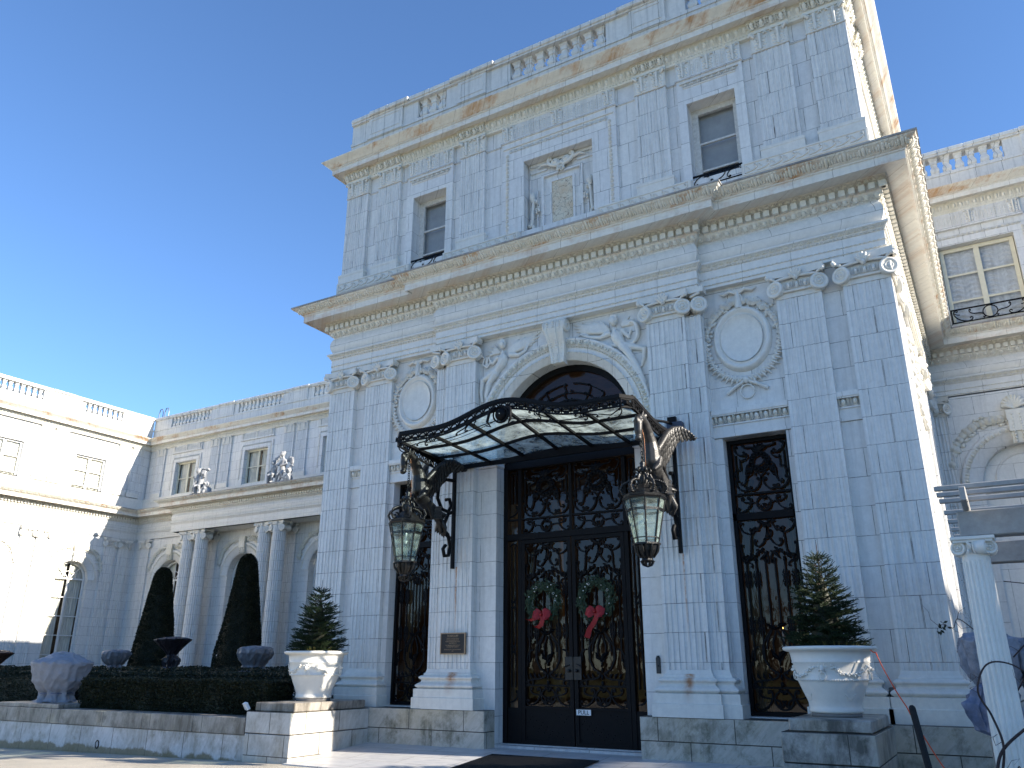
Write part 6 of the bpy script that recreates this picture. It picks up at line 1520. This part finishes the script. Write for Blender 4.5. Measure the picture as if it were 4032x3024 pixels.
cover('covered_urn', (-37.2, 20, .9), [(.24, 0, .05), (.20, .5, .05), (.14, .70, .02), (.38, .95, .02), (.60, 1.12, .01), (.62, 1.17, .01), (.40, 1.26, .008), (.01, 1.30, 0)], M_brown, 'dark brown wrapped urn at left edge in front of sunlit wing', seed=15)
# ------------------------------------------------------------------ pergola and the wrapped statue on the right
pg = thing('pergola', (.5, 11.2, -.3), 'grey timber pergola carried on a fluted white column', 'pergola')
def pgp(o, nm, mt): q = obj(o, nm, mt); q.parent = pg; q.location = WL[q.name]-WL[pg.name]; return q
for x in (-.135, 3.4):
    m = MB(); rows = []
    for i in range(7):
        t = i/6; r = .182*(1-.20*t**1.3); rows.append([((r-(.016 if k % 3 == 1 else 0))*cos(2*pi*k/54)+x, (r-(.016 if k % 3 == 1 else 0))*sin(2*pi*k/54)+11, -.22+3.03*t) for k in range(54)])
    m.grid(rows, False, True, False); m.lathe([(.22, -.35), (.22, -.30), (.19, -.28), (.2, -.25), (.16, -.2)], 20, (x, 11, 0)); c = pgp(m, 'column', M_pot)
    t = MB(); t.put(make_capital(.30)); 
    cm = MB()
    for sgn in (-1, 1):
        volute(cm, sgn*.155, .10, .085, .10, radians(18), sgn, .08); o2 = MB(); volute(o2, sgn*.155, .10, .085, .10, radians(18), sgn, .08); cm.put(o2, Matrix.Rotation(pi, 4, 'Z'))
        o3 = MB(); volute(o3, sgn*.155, .10, .085, .10, radians(18), sgn, .08); cm.put(o3, Matrix.Rotation(pi/2, 4, 'Z'))
    cm.lathe([(.135, -.06), (.15, -.03), (.14, .0), (.15, .02), (.16, .12), (.14, .16)], 20); cm.bbox(-.23, .23, -.20, .20, .185, .225, .008); cm.bbox(-.205, .205, -.18, .18, .155, .185, .006)
    for a in (-40, 0, 40): cm.tube([(0, -.13, .06), (.05*sin(radians(a)), -.17, .12), (.10*sin(radians(a)), -.18, .16)], [.015, .028, .012], 5)
    band(cm, F0, -.09, .09, .15, .06, .06, p_egg(.06, .07, .03))
    w2 = MB(); w2.put(cm, Matrix.Translation((x, 11, 2.81))); k = obj(w2, 'capital', M_pot); k.parent = c; k.location = WL[k.name]-WL[c.name]
m = MB(); m.bbox(-.25, 4.6, 10.86, 11.14, 3.04, 3.34, .012); pgp(m, 'beam', M_perg)
m = MB(); m.bbox(-.25, 4.6, 13.86, 14.14, 3.04, 3.34, .012); pgp(m, 'beam', M_perg)
for x in (-.135, 1.7, 3.5): m = MB(); m.bbox(x-.035, x+.035, 10.15, 15.0, 3.342, 3.50, .01); pgp(m, 'rafter', M_perg)
for y in (10.35, 10.75, 11.2, 12.1, 12.9, 13.7, 14.5): m = MB(); m.bbox(-.42, 4.9, y-.03, y+.03, 3.502, 3.56, .008); pgp(m, 'slat', M_perg)
wr = thing('wrapped_statue', (-.18, 12.3, -.2), 'statue wrapped in grey blue tarpaulin behind the fluted pergola column', 'statue')
def drape(prof, c, mat, nm, seed, sx=1., sy=.8, nf=7, fold=.05):
    random.seed(seed); m = MB(); ph = [random.uniform(0, 6.28) for _ in range(4)]; rows = []
    P = []
    for (r0, z0, x0), (r1, z1, x1) in zip(prof, prof[1:]):
        for k in range(9): t = k/9; P.append((r0+(r1-r0)*t, z0+(z1-z0)*t, x0+(x1-x0)*t))
    P.append(prof[-1])
    for r, z, x in P:
        rows.append([(c[0]+x+sx*max(.003, r*(1+fold*3*sin(nf*2*pi*k/110+ph[0]+2*z)+fold*2*sin(11*2*pi*k/110+ph[1]-4*z)))*cos(2*pi*k/110), c[1]+sy*r*(1+fold*3*sin(nf*2*pi*k/110+ph[2]+z))*sin(2*pi*k/110), z+.02*sin(5*2*pi*k/110+ph[3])) for k in range(110)])
    m.grid(rows, False, True)
    if fold: crumple(m, .035, 3.2, c)
    q = obj(m, nm, mat); q.parent = wr; q.location = WL[q.name]-WL[wr.name]
drape([(.18, .9, .02), (.16, 1.3, .05), (.24, 1.45, .0), (.30, 1.65, -.02), (.33, 1.85, .0), (.31, 1.93, .0), (.2, 1.97, 0), (.01, 1.99, 0)], (-.18, 12.3), M_gtarp, 'tarpaulin', 3)
drape([(.05, .80, 0), (.16, .86, 0), (.22, 1.0, 0), (.24, 1.15, 0), (.18, 1.28, .02), (.08, 1.38, .03), (.10, 1.46, .03)], (-.28, 12.2), M_blue, 'tied_blue_bag', 6, nf=9)
drape([(.28, -.4, 0), (.28, .6, 0), (.22, .8, 0), (.2, 1.2, 0)], (-.05, 12.4), M_ped, 'plinth', 8, fold=0)
drape([(.32, 1.2, .1), (.36, 1.5, .05), (.38, 1.75, 0), (.3, 1.9, 0), (.01, 1.93, 0)], (.42, 12.5), M_gtarp, 'tarpaulin', 13)
# rose canes round the column
random.seed(21)
def cane(pts, r, lab=None):
    m = MB(); P = []
    V = [Vector(p) for p in pts]; V = [V[0]]+V+[V[-1]]
    for i in range(1, len(V)-2):
        for k in range(7):
            t = k/7; a, b, c, d = V[i-1], V[i], V[i+1], V[i+2]
            P.append(.5*((2*b)+(c-a)*t+(2*a-5*b+4*c-d)*t*t+(3*b-a-3*c+d)*t**3))
    P.append(V[-2]); m.tube(P, [r*(1-.6*i/len(P)) for i in range(len(P))], 6)
    for i in range(2, len(P)-1, 2):
        d = Vector((random.uniform(-1, 1), random.uniform(-1, 1), random.uniform(-.2, 1))).normalized(); m.tube([P[i], P[i]+d*.02], [r*.5, .001], 4)
        if random.random() < .22:
            q = [P[i]]
            for s in range(4): q.append(q[-1]+Vector((random.uniform(-1, 1), random.uniform(-.5, .3), random.uniform(-.5, .9))).normalized()*.09)
            m.tube(q, [.004, .003, .003, .002, .001], 4)
    return m
canes = thing('climbing_rose', (.0, 10.8, -.3), 'bare thorny rose canes twisting around the pergola column', 'climbing plant')
for i, (p, r) in enumerate((([(-.20, 10.75, -.3), (-.30, 10.7, .35), (-.24, 10.70, .72), (.06, 10.72, 1.0), (.16, 10.75, 1.06), (.22, 10.7, .95), (.5, 10.7, .85)], .020), ([(-.28, 10.7, .45), (-.20, 10.7, .8), (-.26, 10.72, 1.1), (-.35, 10.72, 1.35), (-.22, 10.72, 1.62), (.02, 10.72, 1.62), (.30, 10.72, 1.40), (.5, 10.7, 1.3)], .014), ([(-.1, 10.7, -.3), (.0, 10.7, .2), (.15, 10.7, .42), (.4, 10.65, .45), (.7, 10.6, .40)], .018), ([(-.3, 10.7, -.2), (-.2, 10.65, .2), (.1, 10.6, .55), (.45, 10.6, .7)], .010), ([(.0, 10.7, -.3), (.2, 10.7, .1), (.3, 10.7, .3), (.6, 10.7, .2)], .016), ([(-.25, 10.7, .1), (-.1, 10.7, .6), (-.05, 10.7, .42), (.2, 10.7, .25), (.5, 10.7, .5)], .008), ([(.05, 11.2, 1.7), (.35, 11.2, 2.0), (.6, 11.2, 2.25), (1.0, 11.2, 2.3)], .008), ([(.1, 11.3, 2.55), (.4, 11.3, 2.5), (.8, 11.3, 2.42)], .006), ([(-.2, 11.1, 1.9), (-.42, 11.0, 2.12), (-.5, 11.0, 2.02), (-.62, 11.0, 2.1)], .006), ([(.0, 11.2, 1.3), (.3, 11.2, 1.7), (.6, 11.2, 1.75)], .008))):
    o = obj(cane(p, r), 'rose_cane', M_vine); o.parent = canes; o.location = WL[o.name]-WL[canes.name]
m = MB()
for k in range(9): a = random.uniform(0, 6.28); c = Vector((-.60+random.uniform(-.06, .08), 11.0, 2.0+random.uniform(-.10, .10))); d = Vector((cos(a)*.03, 0, sin(a)*.03)); w = Vector((-d.z, .01, d.x))*.5; m.add([tuple(c-d), tuple(c+w), tuple(c+d), tuple(c-w)], [(0, 1, 2, 3)])
o = obj(m, 'rose_leaf', M_yew); o.parent = canes; o.location = WL[o.name]-WL[canes.name]
# ------------------------------------------------------------------ planting
def twig(m, p, d, L, nl, w, rng, n):
    """a shoot with needles all round it"""
    d = d.normalized(); a = d.cross(Vector((0, 0, 1)))
    if a.length < .1: a = d.cross(Vector((1, 0, 0)))
    a.normalize(); b = d.cross(a)
    m.tube([p, p+d*L], [.007, .003], 3, caps=False, smooth=False)
    vs = []; fs = []
    for i in range(n):
        t = i/n; q = p+d*(L*t); an = rng.uniform(0, 6.28); o = a*cos(an)+b*sin(an); k = (o*.75+d*.65).normalized()*nl*(1-.3*t); s = d.cross(o)*w
        j = len(vs); vs += [tuple(q-s), tuple(q+s), tuple(q+k)]; fs.append((j, j+1, j+2))
    m.add(vs, fs)
def make_spruce(seed, H=1.62, R=.66, lop=0.):
    rng = random.Random(seed); m = MB(); tr = MB()
    tr.tube([(0, 0, 0), (.01, 0, H*.5), (0, 0, H)], [.03, .018, .005], 6)
    tiers = 15
    for i in range(tiers):
        z = .0+(H*.88)*(i/tiers)**1.05; rr = R*(1-(z/H)**1.35)*(1+.12*rng.uniform(-1, 1)); nb = max(6, int(22*(1-i/tiers))+7)
        for j in range(nb):
            a = 2*pi*j/nb+rng.uniform(-.3, .3)+i*.7; r = max(.09, rr*rng.uniform(.72, 1.10)*(1+lop*cos(a)*(1 if z < .5 else .2))); e = rng.uniform(-.05, .32)+.62*(z/H)**2
            d = Vector((cos(a)*cos(e), sin(a)*cos(e), sin(e)))
            base = Vector((0, 0, z)); tr.tube([base, base+d*r*.8], [.008, .003], 3, caps=False)
            n = max(2, int(r/.085))
            for k in range(n):
                t = .30+.70*(k+1)/n; q = base+d*(r*(t-.12)); L = .10+.05*rng.random()
                twig(m, q, d+Vector((rng.uniform(-.2, .2), rng.uniform(-.2, .2), rng.uniform(-.15, .35))), L, .026, .005, rng, 22)
                for s in (-1, 1):
                    sd = d.cross(Vector((0, 0, 1))).normalized()*s
                    twig(m, q, d*.7+sd*rng.uniform(.5, .95)+Vector((0, 0, rng.uniform(-.2, .4))), L*rng.uniform(.7, 1.1), .024, .005, rng, 18)
    twig(m, Vector((0, 0, H*.86)), Vector((0, 0, 1)), H*.16, .024, .004, rng, 36)
    for k in range(5): a = k*1.26; twig(m, Vector((0, 0, H*.82)), Vector((cos(a), sin(a), 1.3)), .2, .026, .004, rng, 26)
    return m, tr
def spruce(x, y, lab, seed, H, lop=0, rz=0):
    r = thing('spruce_tree', (x, y, 1.84), lab, 'spruce', 'potted spruces beside the entrance'); a, b = make_spruce(seed, H, .68, lop)
    k = MB(); k.lathe([(.40*.68*(1-(i/10)**1.35)*.95+.01, .02+H*.72*i/10) for i in range(11)], 14); sub(k, 'crown_core', M_yew, r)  # solid dark cone added to stop the crown being see-through
    sub(a, 'crown', M_spruce, r); sub(b, 'trunk', M_bark, r); r.rotation_euler = (0, 0, rz); return r
spruce(-13.42, 14.2, 'small dark spruce growing in the left white planter', 3, 1.60, .18, 2.4)
spruce(-2.46, 14.25, 'small spruce with sunlit needles growing in the right white planter', 8, 1.72, 0)
rng = random.Random(5)
def clip(x, y, lab):
    m = MB()
    for k in range(22): a = rng.uniform(3.4, 6.2); twig(m, Vector((x+.42*cos(a), y+.42*sin(a), 1.86)), Vector((cos(a), sin(a), .3+rng.random())), .16, .035, .004, rng, 22)
    tag(obj(m, 'fir_clippings', M_straw), lab, 'greenery', 'yellowed clippings in the planters')
clip(-13.42, 14.2, 'yellow green fir clippings at the rim of left planter')
clip(-2.30, 14.25, 'yellow green fir clippings at the rim of right planter')
def leaves(m, pts, size, rng, tilt=.9):
    vs = []; fs = []
    for p, nrm_ in pts:
        d = (nrm_+Vector((rng.uniform(-1, 1), rng.uniform(-1, 1), rng.uniform(-1, 1)))*tilt).normalized(); a = d.cross(Vector((rng.uniform(-1, 1), rng.uniform(-1, 1), rng.uniform(-1, 1)))).normalized(); b = d.cross(a)
        s = size*rng.uniform(.6, 1.3); j = len(vs); a = a*s*.5; d = d*s
        vs += [tuple(p-a*.4), tuple(p+d*.5-a), tuple(p+d), tuple(p+d*.5+a), ]; fs.append((j, j+1, j+2, j+3))
    m.add(vs, fs)
def topiary(x, y, z, H, R, lab, seed):
    r = thing('topiary_cone', (x, y, z), lab, 'topiary', 'clipped yew cones in the garden'); rng = random.Random(seed); m = MB(); pts = []; core = MB()
    def rad(t): return R*(1-.70*t**1.15)*(1 if t < .92 else sqrt(max(0, 1-((t-.92)/.08)**2))*.95+.05)
    core.lathe([(rad(i/24)*.94, H*i/24) for i in range(25)], 22)
    lump = [(rng.uniform(0, 6.28), rng.uniform(0, 1), rng.uniform(.4, 1)) for _ in range(40)]
    for k in range(30000):
        t = rng.random()**1.25; a = rng.uniform(0, 6.28)
        bump = sum(.035*w*math.exp(-((((a-b+pi) % (2*pi))-pi)**2*4+(t-c)**2*120)) for b, c, w in lump)
        rr = rad(t)*(rng.uniform(.93, 1.02)+bump)
        pts.append((Vector((rr*cos(a), rr*sin(a), t*H)), Vector((cos(a), sin(a), .35))))
    leaves(m, pts, .052, rng); sub(m, 'crown', M_yew, r); sub(core, 'crown_core', M_yew, r); t = MB(); t.tube([(0, 0, -.7), (0, 0, .5)], .08, 8); sub(t, 'trunk', M_bark, r)
topiary(-32.35, 24, .72, 5.05, .98, 'dark clipped yew cone with brown top, shorter and left of two', 4)
topiary(-26.95, 24, .72, 5.30, 1.0, 'dark clipped yew cone in front of paired columns, taller of two', 6)
def hedge(x0, x1, y0, y1, z0, z1, lab, seed, n, taper=0.):
    rng = random.Random(seed); m = MB(); pts = []; LX_, LY, LZ = x1-x0, y1-y0, z1-z0; A = [LX_*LZ, LX_*LY*1.2, LY*LZ, LY*LZ]; S = sum(A)
    f = lambda x, y: .02*sin(x*2.3+y)+.015*sin(x*5.1+1)+.02*sin(y*3.)
    for k in range(n):
        q = rng.random()*S; x = rng.uniform(x0, x1); y = rng.uniform(y0, y1); z = rng.uniform(z0, z1)
        if q < A[0]: p = Vector((x, y0+rng.uniform(-.02, .05)+f(x, z), z)); nn = Vector((0, -1, .2))
        elif q < A[0]+A[1]: p = Vector((x, y, z1+rng.uniform(-.05, .015)+f(x, y))); nn = Vector((0, 0, 1))
        else:
            s = x1 if q < A[0]+A[1]+A[2] else x0; p = Vector((s+rng.uniform(-.05, .02), y, z)); nn = Vector((1 if s == x1 else -1, 0, .2))
        pts.append((p, nn))
    leaves(m, pts, .036 if y0 < 16 else .06, rng); m.box(x0+.05, x1-.05, y0+.05, y1-.05, z0, z1-.05)
    tag(obj(m, 'hedge', M_hedge), lab, 'hedge', 'clipped box hedges in the garden')
hedge(-20.95, -14.25, 13.56, 14.5, .5, 1.26, 'nearest dark clipped hedge behind coping from grey urn to planter', 1, 52000)
hedge(-36, -24.3, 14.6, 15.5, .5, 1.24, 'dark clipped hedge left of the large canvas covered urn', 2, 26000)
hedge(-37, -15.2, 16.6, 17.3, .5, 1.33, 'second clipped hedge row behind the nearest hedge', 3, 26000)
hedge(-44, -16.2, 18.6, 19.4, .5, 1.45, 'third clipped hedge row in front of the silver wrapped urn', 4, 14000)
hedge(-46, -17, 22.6, 23.4, .5, 1.50, 'farthest clipped hedge row along the topiary cones', 5, 14000)
# ------------------------------------------------------------------ bare trees (outside the frame: shadows on the drive, reflections in the panes)
def bare_tree(seed, H, spread=1., depth=5, minr=.006):
    rng = random.Random(seed); m = MB(); c = MB()
    def br(p, d, L, r, k):
        pts = [p]; q = p.copy(); dd = d.copy(); n = 4
        for i in range(n):
            dd = (dd+Vector((rng.uniform(-1, 1), rng.uniform(-1, 1), rng.uniform(-.4, .6)))*.16).normalized(); q = q+dd*(L/n); pts.append(q.copy())
        (c if k < depth-1 else m).tube(pts, [r*(1-.45*i/n) for i in range(n+1)], 6 if k > depth-2 else 3, caps=False)
        if k <= 0: return
        for i in range(rng.choice((3, 4)) if k > 1 else 4):
            t = rng.uniform(.4, 1.); s = pts[min(n, int(t*n))]; ax = Vector((rng.uniform(-1, 1), rng.uniform(-1, 1), rng.uniform(-.1, .5))).normalized()
            br(s, (dd*.75+ax*.8*spread).normalized(), L*rng.uniform(.55, .75), r*.5, k-1)
    br(Vector((0, 0, 0)), Vector((0, 0, 1)), H*.36, H*.018, depth); return m, c
tp = []
for i, (x, y, s, lab) in enumerate(((47, 22, 0, 'tall bare tree beyond the right wing, casting branch shadows on the drive'), (66, -6, 1, 'bare tree farther right beyond the first bare tree'), (-8, -38, 0, 'bare tree across the lawn opposite the entrance door'), (-20, -45, 1, 'bare tree across the lawn opposite the left wing'), (10, -42, 0, 'bare tree across the lawn opposite the right planter'), (-3, -52, 1, 'bare tree standing farthest across the lawn'))):
    if i < 2:
        r = thing('bare_tree', (x, y, -.4), lab, 'tree', 'bare winter trees'); a, b = bare_tree(31+i, 25 if i == 0 else 22, 1., 4 if i == 0 else 5)
        sub(a, 'trunk', M_bark, r); sub(b, 'crown', M_bark, r); tp.append(r)
    else:
        r = dup(tp[s], (x, y, -.4), i*1.3, None, (.62, .62, .62)); r['label'] = lab
m = MB(); rng = random.Random(9)
for k in range(420):
    x = rng.uniform(-120, 110); y = -70-rng.uniform(0, 25); h = rng.uniform(7, 14)
    m.tube([(x, y, -.5), (x+rng.uniform(-.5, .5), y, h*.6), (x+rng.uniform(-1, 1), y, h)], [.22, .14, .03], 4, caps=False)
    for q in range(9): z = h*rng.uniform(.3, .9); dx = rng.uniform(-2.6, 2.6); m.tube([(x, y, z), (x+dx*.6, y+.3, z+.9), (x+dx, y+.5, z+rng.uniform(1, 2.6))], [.08, .05, .01], 3, caps=False)
o = obj(m, 'far_wood', M_bark); tag(o, 'brown leafless wood across the lawn facing the house', 'wood', None, 'stuff')
